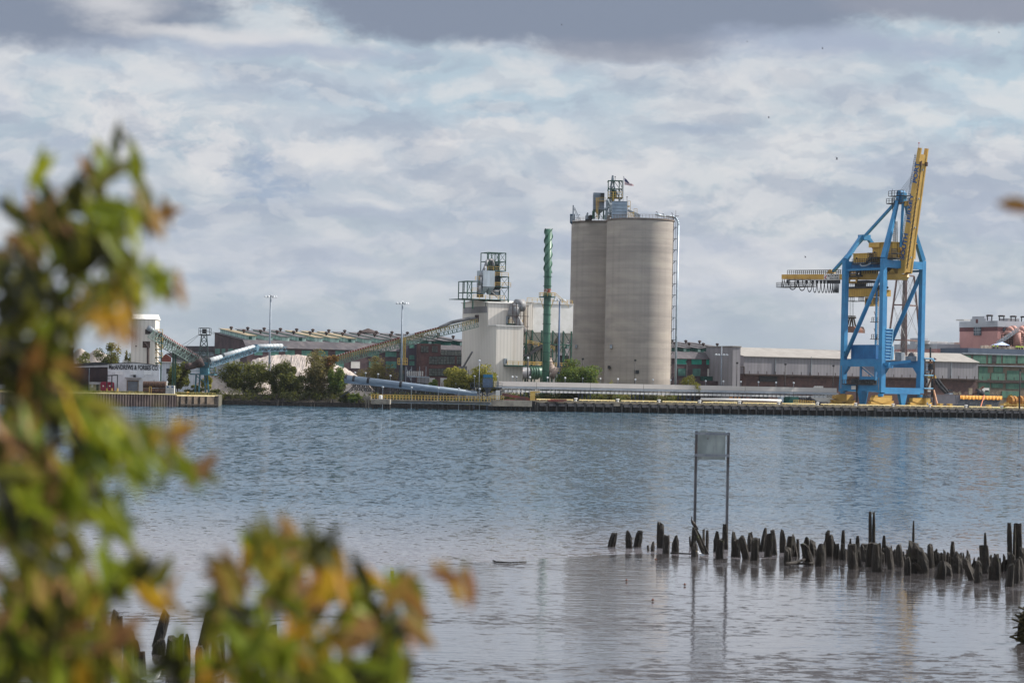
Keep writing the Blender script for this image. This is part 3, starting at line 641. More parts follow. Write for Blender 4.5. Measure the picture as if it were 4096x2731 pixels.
sA, bA, zA_ = silo(2560, 871, 850, RS, 'nearer and larger-looking round concrete silo with pipes down its sunlit right edge')
sB, bB, zB_ = silo(2413, 882, 882, RS, 'round concrete silo half hidden behind the nearer silo, beside the filter house')
def on_silo(b_, px, py, r=RS):            # point on the front surface of a silo
 u, v = uv(px, py); D = Vector((u / F, 1)); o = Vector((0, 0)) - b_.xy; A_ = D.dot(D); B_ = 2 * D.dot(o); C_ = o.dot(o) - r * r
 t_ = (-B_ - math.sqrt(max(0, B_ * B_ - 4 * A_ * C_))) / (2 * A_); return Vector((D.x * t_, t_, H + v / F * t_))
def hatch(s_, b_, px0, px1, py0, py1, m_, d=.5, name='hatch'):
 a = on_silo(b_, px0, py1); c_ = on_silo(b_, px1, py0); MB().box(a.x, c_.x, min(a.y, c_.y) - d, max(a.y, c_.y) + .2, a.z, c_.z).build(name, m_, s_)
zs = zf(2200, 650, 1.65)
hatch(sB, bB, *[zs(q, 0)[0] for q in (165, 179)], *[zs(0, q)[1] for q in (1202, 1224)], M_steel); hatch(sA, bA, *[zs(q, 0)[0] for q in (394, 410)], *[zs(0, q)[1] for q in (1202, 1226)], M_steel)
hatch(sA, bA, *[zs(q, 0)[0] for q in (380, 396)], *[zs(0, q)[1] for q in (1340, 1360)], M_dark, 1.2); hatch(sA, bA, *[zs(q, 0)[0] for q in (557, 588)], *[zs(0, q)[1] for q in (1370, 1392)], M_dark, .3, 'opening')
# pipes running up the right side
pp = MB(); ang = math.atan2(-.18, 1)
def sp_(a, r, z): return Vector((bA.x + math.cos(a) * r, bA.y + math.sin(a) * r, z))
pipM = mat('pale_pipe', S(176, 190, 200), S(150, 164, 176), .5, .4, metal=.2, spec=.6)
zt = zA_ + .4
for off in (0.0, .055):
 a = ang + off; R2 = RS + 1.6
 arc = [sp_(a, RS + 1.6 - 2.4 * (1 - math.cos(t_)), zt - 2 + 2.4 * math.sin(t_) * 1.25) for t_ in [math.pi / 2 * k / 6 for k in range(7)]]
 pp.path([sp_(a, R2, GZ + 3)] + arc + [sp_(a, RS - 3, zt + 1.0), sp_(a - .9, RS - 1.5, zt + 1.0)], .36, 8)
pp.build('fill_pipe', pipM, sA, True)
br = MB()
for k in range(16):
 z = GZ + 6 + k * 3.95; br.bar(sp_(ang + .03, RS - .1, z), sp_(ang + .03, RS + 1.7, z), .18); br.bar(sp_(ang - .06, RS - .1, z - 1.2), sp_(ang - .06, RS + .8, z - .1), .16)
 br.bar(sp_(ang - .06, RS + .75, z - 1.9), sp_(ang - .06, RS + .75, z + 2.0), .1)
br.build('pipe_bracket', M_dark, sA)
ft = MB(); c_ = sp_(ang + .03, RS + 1.6, GZ)
for dx_, dy_ in ((-1.6, -1), (1.6, -1), (-1.6, 1), (1.6, 1)): ft.bar(c_ + Vector((dx_, dy_, 0)), c_ + Vector((dx_ * .7, dy_ * .7, 3)), .35)
ft.box(c_.x - 1.5, c_.x + 1.5, c_.y - 1, c_.y + 1, GZ + 3, GZ + 3.5); ft.lathe([(1.5, 3.5), (.5, 6)], (c_.x, c_.y, GZ), 8); ft.build('pipe_stand', M_green, sA)
# equipment on the silo tops
YT = 850.0
def q5(x, y, Y=YT): return W(*z5(x, y), Y)
def b5(mb, xa, xb, ya, yb, Y0, Y1, bot=None):
 a, c_ = q5(xa, ya, Y0), q5(xb, yb, Y0); mb.box(a.x, c_.x, Y0, Y1, (bot if bot is not None else c_.z), a.z); return mb
tb = thing('filter_unit', 'pale blue ribbed steel filter box standing on the nearer silo roof below the flag', 'filter unit', (q5(1065, 1030, 845).x, 845, zA_))
mm = b5(MB(), 905, 1220, 665, 1030, 844, 850, zA_); mm.build('casing', mat('blue_grey_sheet', S(150, 166, 182), S(132, 148, 164), .4, .5, metal=.15), tb)
mm = MB()
for y in (668, 745, 820, 885, 950): b5(mm, 900, 1226, y, y + 7, 843.8, 850.3)
mm.build('rib', M_dark, tb)
mp_ = MB(); a = q5(1220, 700, 846); mp_.tube(a, q5(1218, 585, 846), .08, 5).box(a.x - .3, a.x + .2, 845.8, 846.2, q5(1218, 585, 846).z, q5(1218, 572, 846).z); mp_.build('lamp', M_dark, tb)
tb = thing('hopper_filter', 'grey ribbed filter with cone bottom and yellow ladder standing on the rear silo', 'filter unit', (q5(620, 1070, 862).x, 862, zB_))
mm = b5(MB(), 505, 732, 485, 840, 860, 866)
a, c_ = q5(505, 840, 860), q5(732, 930, 860); hop(mm, a.x, c_.x, 860, 866, a.z, c_.z, .1)
mm.build('casing', mat('grey_blue_sheet', S(132, 144, 158), S(112, 124, 138), .4, .5), tb)
mm = MB()
for y in (545, 600, 660, 705, 750, 800): b5(mm, 500, 737, y, y + 6, 859.8, 866.2)
b5(mm, 655, 735, 500, 580, 859.2, 859.9); mm.build('rib', M_dark, tb)
mm = MB()
for x in (495, 525, 628, 725):
 a = q5(x, 850, 860); mm.bar(a, (a.x, a.y, zB_), .3); mm.bar((a.x, 866, a.z), (a.x, 866, zB_), .3)
mm.bar(q5(495, 1060, 860), q5(628, 930, 860), .16); mm.bar(q5(725, 1060, 860), q5(628, 930, 860), .16); mm.build('leg_frame', M_green, tb)
mm = MB()
for x in (565, 600): a = q5(x, 595, 859); mm.bar(a, (a.x, a.y, zB_ + .2), .14)
for k in range(28): a = q5(565, 600 + k * 16.5, 859); c_ = q5(600, 600 + k * 16.5, 859); mm.bar(a, c_, .1)
for x in (558, 618): a = q5(x, 590, 858.4); mm.bar(a, q5(x, 800, 858.4), .12)
mm.rail(q5(600, 668, 859), q5(765, 668, 859), 1.3, t=.12); b5(mm, 600, 765, 658, 670, 858.5, 860); mm.build('ladder', M_yel, tb)
tw_ = thing('headhouse_tower', 'open green steel tower with slanting spouts rising from the nearer silo roof', 'tower', (q5(965, 1040, 858).x, 858, zA_))
mm = MB(); Xs_ = (820, 945, 1055, 1120); Zl = (232, 408, 590)
for x in Xs_:
 for Y in (856, 862): a = q5(x, 232, Y); mm.bar(a, (a.x, Y, zA_ if x in (945, 1055) else q5(x, 600, Y).z), .32)
for y in Zl:
 for Y in (856, 862): mm.bar(q5(820, y, Y), q5(1120, y + 4, Y), .4)
 for x in Xs_: a = q5(x, y, 856); mm.bar(a, (a.x, 862, a.z), .3)
for a, c_ in (((945, 240), (1055, 400)), ((1055, 240), (1120, 400)), ((820, 400), (945, 240)), ((1055, 410), (1120, 590)), ((820, 600), (870, 680)), ((1115, 600), (1050, 680))): mm.bar(q5(*a, 856), q5(*c_, 856), .16)
mm.build('frame', M_green, tw_)
mm = MB(); b5(mm, 895, 950, 400, 700, 857, 860); b5(mm, 950, 1000, 430, 600, 858, 861); mm.build('bucket_elevator', mat('dull_green', S(78, 100, 84), S(60, 78, 68), .5, .6), tw_)
mm = MB()
mm.path([q5(915, 118, 857), q5(880, 330, 857), q5(868, 500, 857), q5(852, 760, 857)], .34, 8); mm.path([q5(935, 330, 856), q5(1080, 660, 856)], .24, 8); mm.path([q5(925, 180, 857), q5(935, 330, 857), q5(900, 390, 857)], .24, 6)
b5(mm, 898, 932, 115, 180, 856.5, 857.5); mm.build('spout', M_steel, tw_)
mm = MB().tube(q5(965, 240, 858), q5(965, 150, 858), .08, 5); b5(mm, 955, 976, 136, 156, 857.8, 858.2); mm.build('beacon', M_dark, tw_)
mm = MB().rail(q5(815, 590, 855.6), q5(1120, 592, 855.6), 2.0, t=.13); b5(mm, 812, 1120, 578, 592, 855.5, 862.5); b5(mm, 916, 930, 470, 700, 855, 855.3); mm.build('railing', M_yel, tw_)
sd_ = thing('dust_duct', 'curved pale ducts and cyclone between the two filter units on the silos', 'duct', (q5(830, 900, 852).x, 852, zA_))
mm = MB(); mm.path([q5(855, 760, 852), q5(820, 690, 852), q5(800, 640, 852), q5(790, 700, 852), q5(795, 830, 852), q5(775, 960, 852)], .45, 8); mm.path([q5(735, 850, 852), q5(810, 800, 852), q5(860, 790, 852)], .5, 8)
mm.tube(q5(885, 740, 851), q5(880, 880, 851), .3, 8, 1.0); mm.path([q5(880, 900, 851), q5(830, 935, 851), q5(790, 915, 851)], .55, 8); b5(mm, 735, 850, 960, 1050, 851, 853, zA_); b5(mm, 850, 905, 930, 1000, 851, 853); mm.build('pipework', mat('dust_duct_paint', S(140, 152, 158), S(110, 120, 128), .6, .5), sd_, False)
ec = thing('roof_conveyor', 'small inclined conveyor and yellow frame on the silo roof right of the ribbed box', 'conveyor', (q5(1350, 1000, 850).x, 850, zA_))
mm = MB(); mm.bar(q5(1230, 860, 850), q5(1500, 975, 850), 1.2, .7); b5(mm, 1370, 1430, 925, 1000, 849, 852); b5(mm, 1430, 1500, 985, 1000, 849, 851); b5(mm, 1400, 1500, 1000, 1030, 848, 852, zA_); mm.build('conveyor_casing', M_steel, ec)
mm = MB(); mm.rail(q5(1235, 860, 849), q5(1290, 862, 849), 3.2, t=.14); b5(mm, 1225, 1275, 770, 790, 849, 850); mm.rail(q5(1365, 930, 849), q5(1435, 930, 849), 1.6, t=.12)
for k in range(5): mm.bar(q5(1215 + k * 35, 1000, 849), q5(1225 + k * 35, 905, 849), .14); mm.bar(q5(1215 + k * 35, 930, 849), q5(1260 + k * 30, 985, 849), .14)
mm.bar(q5(1215, 910, 849), q5(1370, 918, 849), .16); mm.bar(q5(1215, 1000, 849), q5(1370, 1000, 849), .16); mm.build('yellow_frame', M_yel, ec)
mm = MB(); b5(mm, 1240, 1280, 1010, 1035, 847, 848.5, zA_); b5(mm, 1385, 1505, 1005, 1035, 846, 848, zA_); b5(mm, 1290, 1345, 1015, 1035, 846, 848, zA_); mm.build('white_cabinet', M_white, ec)
# equipment on the rear silo
lf = thing('roof_hoist', 'blue and white cabinet with braced mast at the left edge of the rear silo', 'hoist', (q5(60, 1080, 875).x, 875, zB_))
mm = MB(); b5(mm, 57, 78, 752, 1080, 874.5, 875.3); b5(mm, 85, 108, 940, 1080, 875, 876); mm.bar(q5(95, 800, 875), q5(215, 1070, 875), .22); mm.bar(q5(85, 830, 875), q5(180, 1070, 875), .16); mm.bar(q5(60, 845, 875), q5(115, 845, 875), .2); mm.build('mast', M_steel, lf)
mm = MB(); b5(mm, 5, 52, 940, 970, 873, 876); b5(mm, 5, 12, 970, 1110, 873, 876); b5(mm, 5, 50, 1105, 1130, 873, 876); mm.bar(q5(10, 1130, 874), q5(44, 1160, 874), .3); mm.build('blue_cabinet', mat('navy', S(44, 74, 100), S(36, 60, 84), .5, .6), lf)
mm = MB(); b5(mm, 13, 50, 970, 1105, 873.5, 875.5); mm.build('white_panel', M_steel, lf)
fn = thing('roof_fan', 'grey fan housing with short black stack on the rear silo roof', 'fan', (q5(365, 1060, 870).x, 870, zB_))
mm = MB(); b5(mm, 330, 400, 970, 1070, 869, 872, zB_); b5(mm, 350, 390, 935, 970, 869.5, 871); mm.build('housing', M_steel, fn)
mm = MB(); a = q5(376, 960, 870); mm.tube(a, q5(376, 915, 870), .28, 8); b5(mm, 408, 470, 985, 1050, 869, 872); mm.tube(q5(440, 1010, 868.5), q5(440, 1010, 869), .9, 10); b5(mm, 330, 470, 1050, 1075, 868.6, 872.5, zB_); mm.build('black_stack', M_dark, fn)
for x, y0, y1_ in ((1868, 1010, 905), (2005, 1020, 945), (2195, 1010, 930), (213, 1060, 965)):
 a, c_ = q5(x, y0, 846), q5(x, y1_, 846); m2 = MB().tube((a.x, a.y, zA_ if x > 800 else zB_), c_, .07, 5); m2.bar(c_, c_ + Vector((-.5, 0, .1)), .2)
 solo(m2, 'roof_lamp', M_dark, 'thin curved lamp post standing on the silo roof edge', 'lamp', (a.x, a.y, zA_ if x > 800 else zB_), 'lamp posts on the silo roofs')
# flag and pole
fpole = thing('flagpole', 'thin flagpole rising behind the ribbed box on the silo roof', 'flagpole', (q5(1130, 660, 852).x, 852, zA_))
pt = q5(1150, 145, 852); MB().tube((q5(1130, 660, 852).x, 852, zA_), pt, .1, 6).lathe([(.16, -.1), (.16, .15)], pt, 6).build('pole', M_steel, fpole)
def flag(Y, pts_top, pts_bot, conv, name_lab, stripe=13, base=None, th=.04):
 n_ = 24
 def interp(ps, t_):
  k = t_ * (len(ps) - 1); j = min(int(k), len(ps) - 2); f_ = k - j; return ps[j][0] + (ps[j + 1][0] - ps[j][0]) * f_, ps[j][1] + (ps[j + 1][1] - ps[j][1]) * f_
 def P(t_, s_):
  a, b_ = interp(pts_top, t_), interp(pts_bot, t_); q = conv(a[0] + (b_[0] - a[0]) * s_, a[1] + (b_[1] - a[1]) * s_, Y + .35 * math.sin(t_ * 7)); return q
 fl_ = thing('flag', name_lab, 'flag', base)
 red, wh, bl = MB(), MB(), MB()
 for i in range(stripe):
  for j in range(n_):
   t0, t1 = j / n_, (j + 1) / n_; s0, s1 = i / stripe, (i + 1) / stripe
   tgt = bl if (t1 <= .42 and i < 7) else (red if i % 2 == 0 else wh)
   a = [P(t0, s0), P(t1, s0), P(t1, s1), P(t0, s1)]; tgt.add(a + [q + Vector((0, th, 0)) for q in a], [(0, 1, 2, 3), (7, 6, 5, 4)])
 red.build('red_stripe', mat('flag_red', S(150, 36, 48), None, 1, .8), fl_); wh.build('white_stripe', mat('flag_white', S(214, 214, 218), None, 1, .8), fl_); bl.build('blue_canton', mat('flag_blue', S(42, 44, 84), None, 1, .8), fl_)
flag(852, [(1162, 165), (1215, 210), (1275, 285), (1330, 300), (1368, 328)], [(1168, 315), (1220, 322), (1275, 335), (1330, 342), (1362, 340)], q5, 'stars and stripes flag flying to the right above the concrete silos', base=pt)
# ================================================================ left wharf
M_sheet = mat('sheet_pile', S(118, 104, 98), S(84, 72, 72), .5, .9, (1, 1, .5), c3=S(132, 124, 104), s3=.6, op3=.6)
M_timber = mat('wet_timber', S(62, 58, 56), S(40, 38, 38), 1.2, .9)
M_concG = mat('grey_concrete', S(140, 134, 124), S(110, 104, 98), .4, .9, c3=S(84, 78, 72), s3=.7, op3=.6)
M_cap = mat('yellow_cap', S(206, 192, 150), S(186, 168, 122), .6, .8)
M_grass = mat('dry_grass', S(150, 138, 88), S(112, 112, 62), 1.0, .95, coords='Object')
a_, c_ = Vector((-175, 650, 0)), W(704, 1600, 693); c_.z = 0; e_ = W(868, 1600, 705); e_.z = 0
wh = thing('wharf_wall', 'rusty corrugated steel sheet pile wharf wall on the left bank', 'wharf', (a_ + c_) / 2)
d_ = (c_ - a_).normalized(); n_ = Vector((d_.y, -d_.x, 0)); L = (c_ - a_).length; mb = MB(); k = int(L / .82)
vs = []
for i in range(k + 1):
 s0 = L * i / k
 for ds_, off in ((0, 0), (.2, 0), (.32, .45), (.62, .45), (.74, 0)):
  if s0 + ds_ > L: break
  p = a_ + d_ * (s0 + ds_) + n_ * off; vs.append(p)
mb.add([Vector((p.x, p.y, -2)) for p in vs] + [Vector((p.x, p.y, 3.3)) for p in vs], [(i, i + 1, i + 1 + len(vs), i + len(vs)) for i in range(len(vs) - 1)])
mb.build('sheet_piling', M_sheet, wh)
mb = MB().bar(a_ + n_ * .1 + Vector((0, 0, 3.6)), c_ + n_ * .1 + Vector((0, 0, 3.6)), .75, .3); mb.build('cap', M_cap, wh)
wl = thing('timber_wharf', 'weathered timber and concrete wharf end with upright posts beside the sheet piling', 'wharf', (c_ + e_) / 2)
d2 = (e_ - c_).normalized(); n2 = Vector((d2.y, -d2.x, 0)); P = lambda s, o, z: c_ + d2 * s + n2 * o + Vector((0, 0, z)); L2 = (e_ - c_).length
MB().bar(P(0, -1, 1.6), P(L2, -1, 1.6), 2.6, 3.0).build('wall', mat('stained_wharf', S(104, 92, 80), S(70, 62, 56), .5, .9, c3=S(48, 44, 42), s3=.8, op3=.7), wl)
mb = MB().bar(P(0, -.1, 3.3), P(L2, -.1, 3.3), .8, .35); mb.build('cap', M_cap, wl)
for s in (1.2, 3.7, 6.2, 8.6, 11.2): MB().bar(P(s, .45, -2), P(s, .45, 3.0), .35).build('post', M_timber, wl)
mb = MB().bar(P(1, .6, .7), P(L2, .6, .7), .25, .3); mb.build('waling', M_timber, wl)
mb = MB()
for s in (L2 - .9, L2 - .4, L2): mb.tube(P(s, .3, -2), P(s, .3, 3.3), .28, 7)
mb.build('corner_cluster', M_timber, wl)
# grass strip behind the wall (uncountable)
mb = MB()
def gp(r):
 s = r.random(); o = r.random() ** 1.5 * 5; q = a_.lerp(e_, s) - n_ * (o + .6); return Vector((q.x, q.y, 3.3))
tufts(mb, gp, 4200, 4, (.35, 1.1), .3)
struct(mb, 'wharf_grass', M_grass, 'stuff')
# ---------------------------------------------------------------- buildings on the left wharf (grid nearly square to the view)
M_dbrick = mat('dark_brick', S(66, 54, 56), S(50, 42, 46), .3, .95, c3=S(84, 68, 66), s3=.8, op3=.5)
M_trim = mat('pale_parapet', S(168, 166, 170), S(140, 138, 140), .4, .8)
M_wbrick = mat('whitewashed_brick', S(206, 208, 212), S(188, 190, 196), .5, .9, c3=S(122, 110, 108), s3=.55, op3=.75)
def skew(mb, k0, Y0, kx):                     # turn the depth of a block so that it runs back along its own grid
 for i in range(k0, len(mb.v)): mb.v[i].x += (mb.v[i].y - Y0) * kx
 return mb
def fbx(mb, Y0, Y1, px0, px1, py0, zb=GZ):
 a = W(px0, py0, Y0); c_ = W(px1, py0, Y0); k = len(mb.v); return skew(mb.box(a.x, c_.x, Y0, Y1, zb, a.z), k, Y0, min(0, c_.x / Y0))
def fquad(mb, Y0, Y1, pts, zb=None):         # polygon seen from the front (px,py), extruded in depth
 P_ = [W(x, y, Y0) for x, y in pts]; k = len(mb.v); return skew(mb.prism([(p.x, p.z) for p in P_], Y0, Y1), k, Y0, min(0, max(p.x for p in P_) / Y0))
def pxw(parent, Y, px0, px1, py0, py1, m_, name='window', d=.1):
 a, c_ = W(px0, py0, Y), W(px1, py1, Y); return MB().box(a.x, c_.x, Y - d, Y + .04, c_.z, a.z).build(name, m_, parent)
def Zpoly(f_, *q): return [f_(*p) for p in q]
def base_at(px, Y, z=GZ): p = W(px, 1560, Y); return (p.x, Y, z)
t_ = thing('long_warehouse', 'long low dark brick warehouse with a pale parapet behind the left leaves', 'building', base_at(150, 690))
fbx(MB(), 690, 712, -250, 293, 1474).build('wall', M_dbrick, t_)
fbx(MB(), 689.4, 712, -250, 293.5, 1464, W(100, 1474, 689.4).z + .01).build('parapet', M_trim, t_)
for x0, x1 in ((55, 74), (125, 160), (-30, 22)): pxw(t_, 690, x0, x1, 1536, 1556, M_trim, 'panel')
t_ = thing('tall_brick_hall', 'taller dark brick hall with sloping roofline and one small pale window', 'building', base_at(200, 714))
mb = MB(); fquad(mb, 713, 742, [(-120, 1600), (-120, 1362), (140, 1378), (190, 1381), (294, 1393), (294, 1600)]); mb.build('wall', M_dbrick, t_); pxw(t_, 713, 165, 182, 1416, 1432, M_cap)
mb = MB(); fquad(mb, 712.6, 742.4, [(-120, 1361.5), (140, 1377.5), (190, 1380.5), (295, 1392.5), (295, 1390), (190, 1377), (140, 1375), (-120, 1359)]); mb.build('roof_edge', M_dark, t_)
t_ = thing('brick_shed', 'dark brick shed with curved roofline and drainpipe left of the whitewashed building', 'building', base_at(360, 704))
mb = MB(); fquad(mb, 704, 722, [(294, 1600), (294, 1468), (431, 1471), (431, 1600)]); mb.build('wall', M_dbrick, t_)
mb = MB(); fquad(mb, 704.2, 722, Zpoly(z1, (766, 700), (766, 668), (1000, 648), (1128, 660), (1128, 706))); mb.build('roof', M_dark, t_)
mb = MB(); fquad(mb, 703.8, 704.15, Zpoly(z1, (766, 706), (766, 694), (1128, 678), (1128, 700))); mb.build('parapet', M_trim, t_)
a = W(*z1(934, 712), 703.6); MB().tube(a, (a.x, a.y, GZ), .12, 6).build('drainpipe', M_steel, t_)
wb = thing('whitewashed_building', 'whitewashed brick building with large black painted company name on its front', 'building', base_at(533, 700))
mb = MB(); fquad(mb, 700, 722, Zpoly(z1, (1128, 1000), (1126, 668), (1400, 655), (1665, 685), (1660, 1000))); mb.build('wall', M_wbrick, wb)
mb = MB(); fquad(mb, 699.7, 722.3, Zpoly(z1, (1124, 668), (1400, 654.5), (1667, 684.5), (1667, 680), (1400, 648), (1124, 662))); mb.build('roof_edge', M_dark, wb)
for xa, xb in ((1205, 1283), (1362, 1428), (1505, 1583)): pxw(wb, 700, *[z1(q, 0)[0] for q in (xa, xb)], z1(0, 738)[1], z1(0, 782)[1], mat('white_block', S(218, 219, 222), None, .6, .9), 'blocked_window')
gd = pxw(wb, 700, z1(1326, 0)[0], z1(1448, 0)[0], z1(0, 836)[1], z1(0, 950)[1], mat('tan_frame', S(138, 124, 108), S(104, 92, 82), 1, .9), 'door_surround', .12)
pxw(gd, 700, z1(1338, 0)[0], z1(1438, 0)[0], z1(0, 848)[1], z1(0, 950)[1], mat('roller_door', S(112, 120, 130), S(98, 104, 114), .6, .6, stripes=(2, .5, .3)), 'roller_door', .2)
a, c_ = W(*z1(1312, 806), 700), W(*z1(1476, 818), 700); MB().box(a.x, c_.x, 698.8, 699.95, c_.z, a.z).build('canopy', M_trim, wb)
a, c_ = W(*z1(1394, 780), 699.5), W(*z1(1418, 806), 699.5); MB().box(a.x, c_.x, 699.2, 699.95, c_.z, a.z).build('lamp', M_dark, wb)
pxw(wb, 700, z1(1495, 0)[0], z1(1590, 0)[0], z1(0, 856)[1], z1(0, 948)[1], M_tan, 'side_door', .08)
def text(parent, body, org, w, h, mat_, xdir, ydir, name='lettering', ext=.03):
 cu = bpy.data.curves.new(name, 'FONT'); cu.body = body; cu.extrude = ext; cu.align_x = 'LEFT'; cu.offset = .03
 o = bpy.data.objects.new(name, cu); col.objects.link(o); bpy.context.view_layer.update()
 dg = bpy.context.evaluated_depsgraph_get(); me = bpy.data.meshes.new_from_object(o.evaluated_get(dg)); bpy.data.objects.remove(o)
 xs = [v.co.x for v in me.vertices]; ys = [v.co.y for v in me.vertices]; x0, x1, y0, y1 = min(xs), max(xs), min(ys), max(ys)
 xd, yd = Vector(xdir).normalized(), Vector(ydir).normalized(); zd = xd.cross(yd); inv = MW[parent.name].inverted()
 for v in me.vertices: v.co = inv @ (Vector(org) + xd * (v.co.x - x0) / (x1 - x0) * w + yd * (v.co.y - y0) / (y1 - y0) * h + zd * v.co.z)
 me.materials.clear(); me.materials.append(mat_); o2 = bpy.data.objects.new(name, me); col.objects.link(o2); o2.parent = parent; MW[o2.name] = MW[parent.name]; return o2
M_black = mat('black_paint', S(34, 36, 42), S(56, 58, 64), 1.2, .8)
a, c_ = W(*z1(1136, 726), 699.95), W(*z1(1656, 738), 699.95)
hh_ = (738 - 690) / 2.613 / F * 700
text(wb, 'MacANDREWS & FORBES CO.', (a.x, 699.93, a.z + .1), c_.x - a.x, hh_ * 1.05, M_black, (c_.x - a.x, 0, c_.z - a.z), (0, 0, 1))
# yard things
hut = thing('guard_hut', 'small beige hut with a white window standing before the dark brick shed', 'hut', base_at(382, 697))
fbx(MB(), 697, 699.5, *[z1(q, 0)[0] for q in (938, 1052)], z1(0, 862)[1]).build('wall', mat('beige', S(168, 158, 138), S(150, 140, 122), 1, .9), hut)
fbx(MB(), 696.6, 700, *[z1(q, 0)[0] for q in (930, 1060)], z1(0, 855)[1], W(*z1(0, 862), 697).z + .01).build('roof', M_trim, hut)
pxw(hut, 697, *[z1(q, 0)[0] for q in (956, 974)], z1(0, 880)[1], z1(0, 910)[1], M_white); pxw(hut, 697, *[z1(q, 0)[0] for q in (1006, 1030)], z1(0, 880)[1], z1(0, 942)[1], M_dark, 'door')
rc = thing('red_container', 'faded crimson steel container with rounded top beside the beige hut', 'container', base_at(430, 696))
mred = mat('crimson', S(142, 38, 66), S(120, 30, 54), .8, .6, stripes=(0, .9, .25))
fquad(MB(), 695, 698, Zpoly(z1, (1050, 948), (1050, 864), (1066, 852), (1180, 855), (1195, 866), (1195, 952))).build('body', mred, rc)
mb = MB(); fquad(mb, 694.85, 694.98, Zpoly(z1, (1116, 950), (1116, 858), (1122, 858), (1122, 950))); mb.build('post', M_tan, rc)
for xa in (1072, 1140): pxw(rc, 695, *[z1(q, 0)[0] for q in (xa, xa + 14)], z1(0, 890)[1], z1(0, 905)[1], M_white, 'label_plate')
fr_ = thing('pipe_gantry', 'dark steel goalpost gantry standing in front of the red container', 'gantry', base_at(450, 693))
mb = MB()
for x, y in ((1118, 790), (1170, 788), (1228, 786)): a = W(*z1(x, y), 693); mb.bar((a.x, 693, GZ), a, .26)
mb.bar(W(*z1(1112, 790), 693), W(*z1(1232, 784), 693), .3); mb.build('frame', M_dark, fr_)
mb = MB()
for x in (1118, 1170, 1228): a = W(*z1(x, 920), 692.9); mb.tube((a.x, 692.9, GZ), a, .24, 6)
mb.build('yellow_sleeve', M_yel, fr_)
M_rust = mat('rust_brown', S(96, 72, 60), S(64, 50, 46), .9, .9, c3=S(140, 108, 84), s3=1.4, op3=.6)
k = 0
for row, yb in ((0, 948), (1, 908)):
 for xa in (1497, 1557, 1617, 1677):
  a = W(*z1(xa + 4, yb), 696); c_ = W(*z1(xa + 54, yb), 696); r = .95
  mb = MB().tube((a.x, 695.5, GZ + r + row * 2.0), (c_.x + .15, 695.5, GZ + r + row * 2.0), r, 14)
  lab = ['old rusty brown tank in the lower row right of the roller door', 'old rusty brown tank in the upper row right of the roller door'][row]
  solo(mb, 'rusty_tank', M_rust, lab, 'tank', (a.x, 695.5, GZ), 'rusty tanks stacked in two rows by the whitewashed building'); k += 1
for i, (xa, ya) in enumerate(((1732, 892), (1780, 892), (1660, 846), (1700, 846))):
 t2 = thing('white_tote', ['white caged liquid tote with blue label, left of the pair by the tree', 'white caged liquid tote with blue label, right of the pair by the tree', 'white ribbed tote behind the rusty tanks, the left one', 'white ribbed tote behind the rusty tanks, the right one'][i], 'tote', base_at(z1(xa + 22, 0)[0], 694 + (i > 1) * 4), group='white totes beside the rusty tanks')
 a = W(*z1(xa, ya), 694 + (i > 1) * 4); w = W(*z1(xa + 44, ya), 694 + (i > 1) * 4).x - a.x; Y = a.y
 MB().box(a.x + .05, a.x + w - .05, Y, Y + 1.4, GZ + .3, a.z).build('bottle', M_white, t2)
 mb = MB()
 for q in range(5): x = a.x + .03 + (w - .06) * q / 4; mb.bar((x, Y - .06, GZ), (x, Y - .06, a.z + .05), .07)
 for z in (GZ + .3, (GZ + a.z) / 2, a.z): mb.bar((a.x, Y - .08, z), (a.x + w, Y - .08, z), .07)
 mb.build('cage', M_steel, t2)
 if i < 2: pxw(t2, Y - .1, *[z1(q, 0)[0] for q in (xa + 12, xa + 32)], z1(0, ya + 8)[1], z1(0, ya + 24)[1], mat('blue_label', S(60, 90, 130), None, 1, .7), 'label_plate', .05)
for i, (xa, yt, h_) in enumerate(((1560, 905, 1), (720, 900, 1), (0, 826, 0), (555, 868, 0))):
 a, c_ = W(*z1(xa, yt), 691), W(*z1(xa + 22, yt), 691); mb = MB().bar((a.x, 691, GZ), a, .12).bar((c_.x, 691, GZ), c_, .12).bar(a, c_, .12)
 solo(mb, 'yellow_guard_rail', M_yel, ['yellow hoop guard rail before the rusty tanks', 'yellow hoop guard rail before the dark brick shed', 'tall yellow hoop guard rail at the far left of the wharf', 'pale pair of posts before the low warehouse'][i], 'guard rail', (a.x, 691, GZ), 'guard rails on the left wharf')
bo = W(*z1(1967, 972), 702); solo(MB().lathe([(.25, 0), (.2, .5), (.38, .6), (.38, .8), (.1, .9)], (bo.x, 701, 3.5), 8), 'yellow_bollard', M_yel, 'small yellow mooring bollard on the timber wharf end', 'bollard', (bo.x, 701, 3.5))
# ---------------------------------------------------------------- white conveyor tower and rusty conveyor
T0 = 742.0
tw2 = thing('conveyor_tower', 'tall narrow cream clad conveyor tower with two openings left of the derrick', 'tower', base_at(568, T0))
a, c_ = W(521, 1560, T0), W(616, 1560, T0); zt = W(570, 1276, T0).z
MB().box(a.x, c_.x, T0, T0 + 9, GZ, zt).build('wall', M_wclad, tw2)
mb = MB(); mb.prism([(T0 - .3, zt), (T0 + 4.5, zt + 1.6), (T0 + 9.3, zt), (T0 + 9.3, zt - .05), (T0 - .3, zt - .05)], a.x - .3, c_.x + .3, 'x'); mb.build('roof', M_white, tw2)
pxw(tw2, T0, *[z1(q, 0)[0] for q in (1518, 1578)], z1(0, 305)[1], z1(0, 357)[1], M_dark, 'opening'); pxw(tw2, T0, *[z1(q, 0)[0] for q in (1492, 1568)], z1(0, 430)[1], z1(0, 498)[1], mat('brown_recess', S(92, 76, 70), S(70, 60, 58), 1, .9), 'opening')
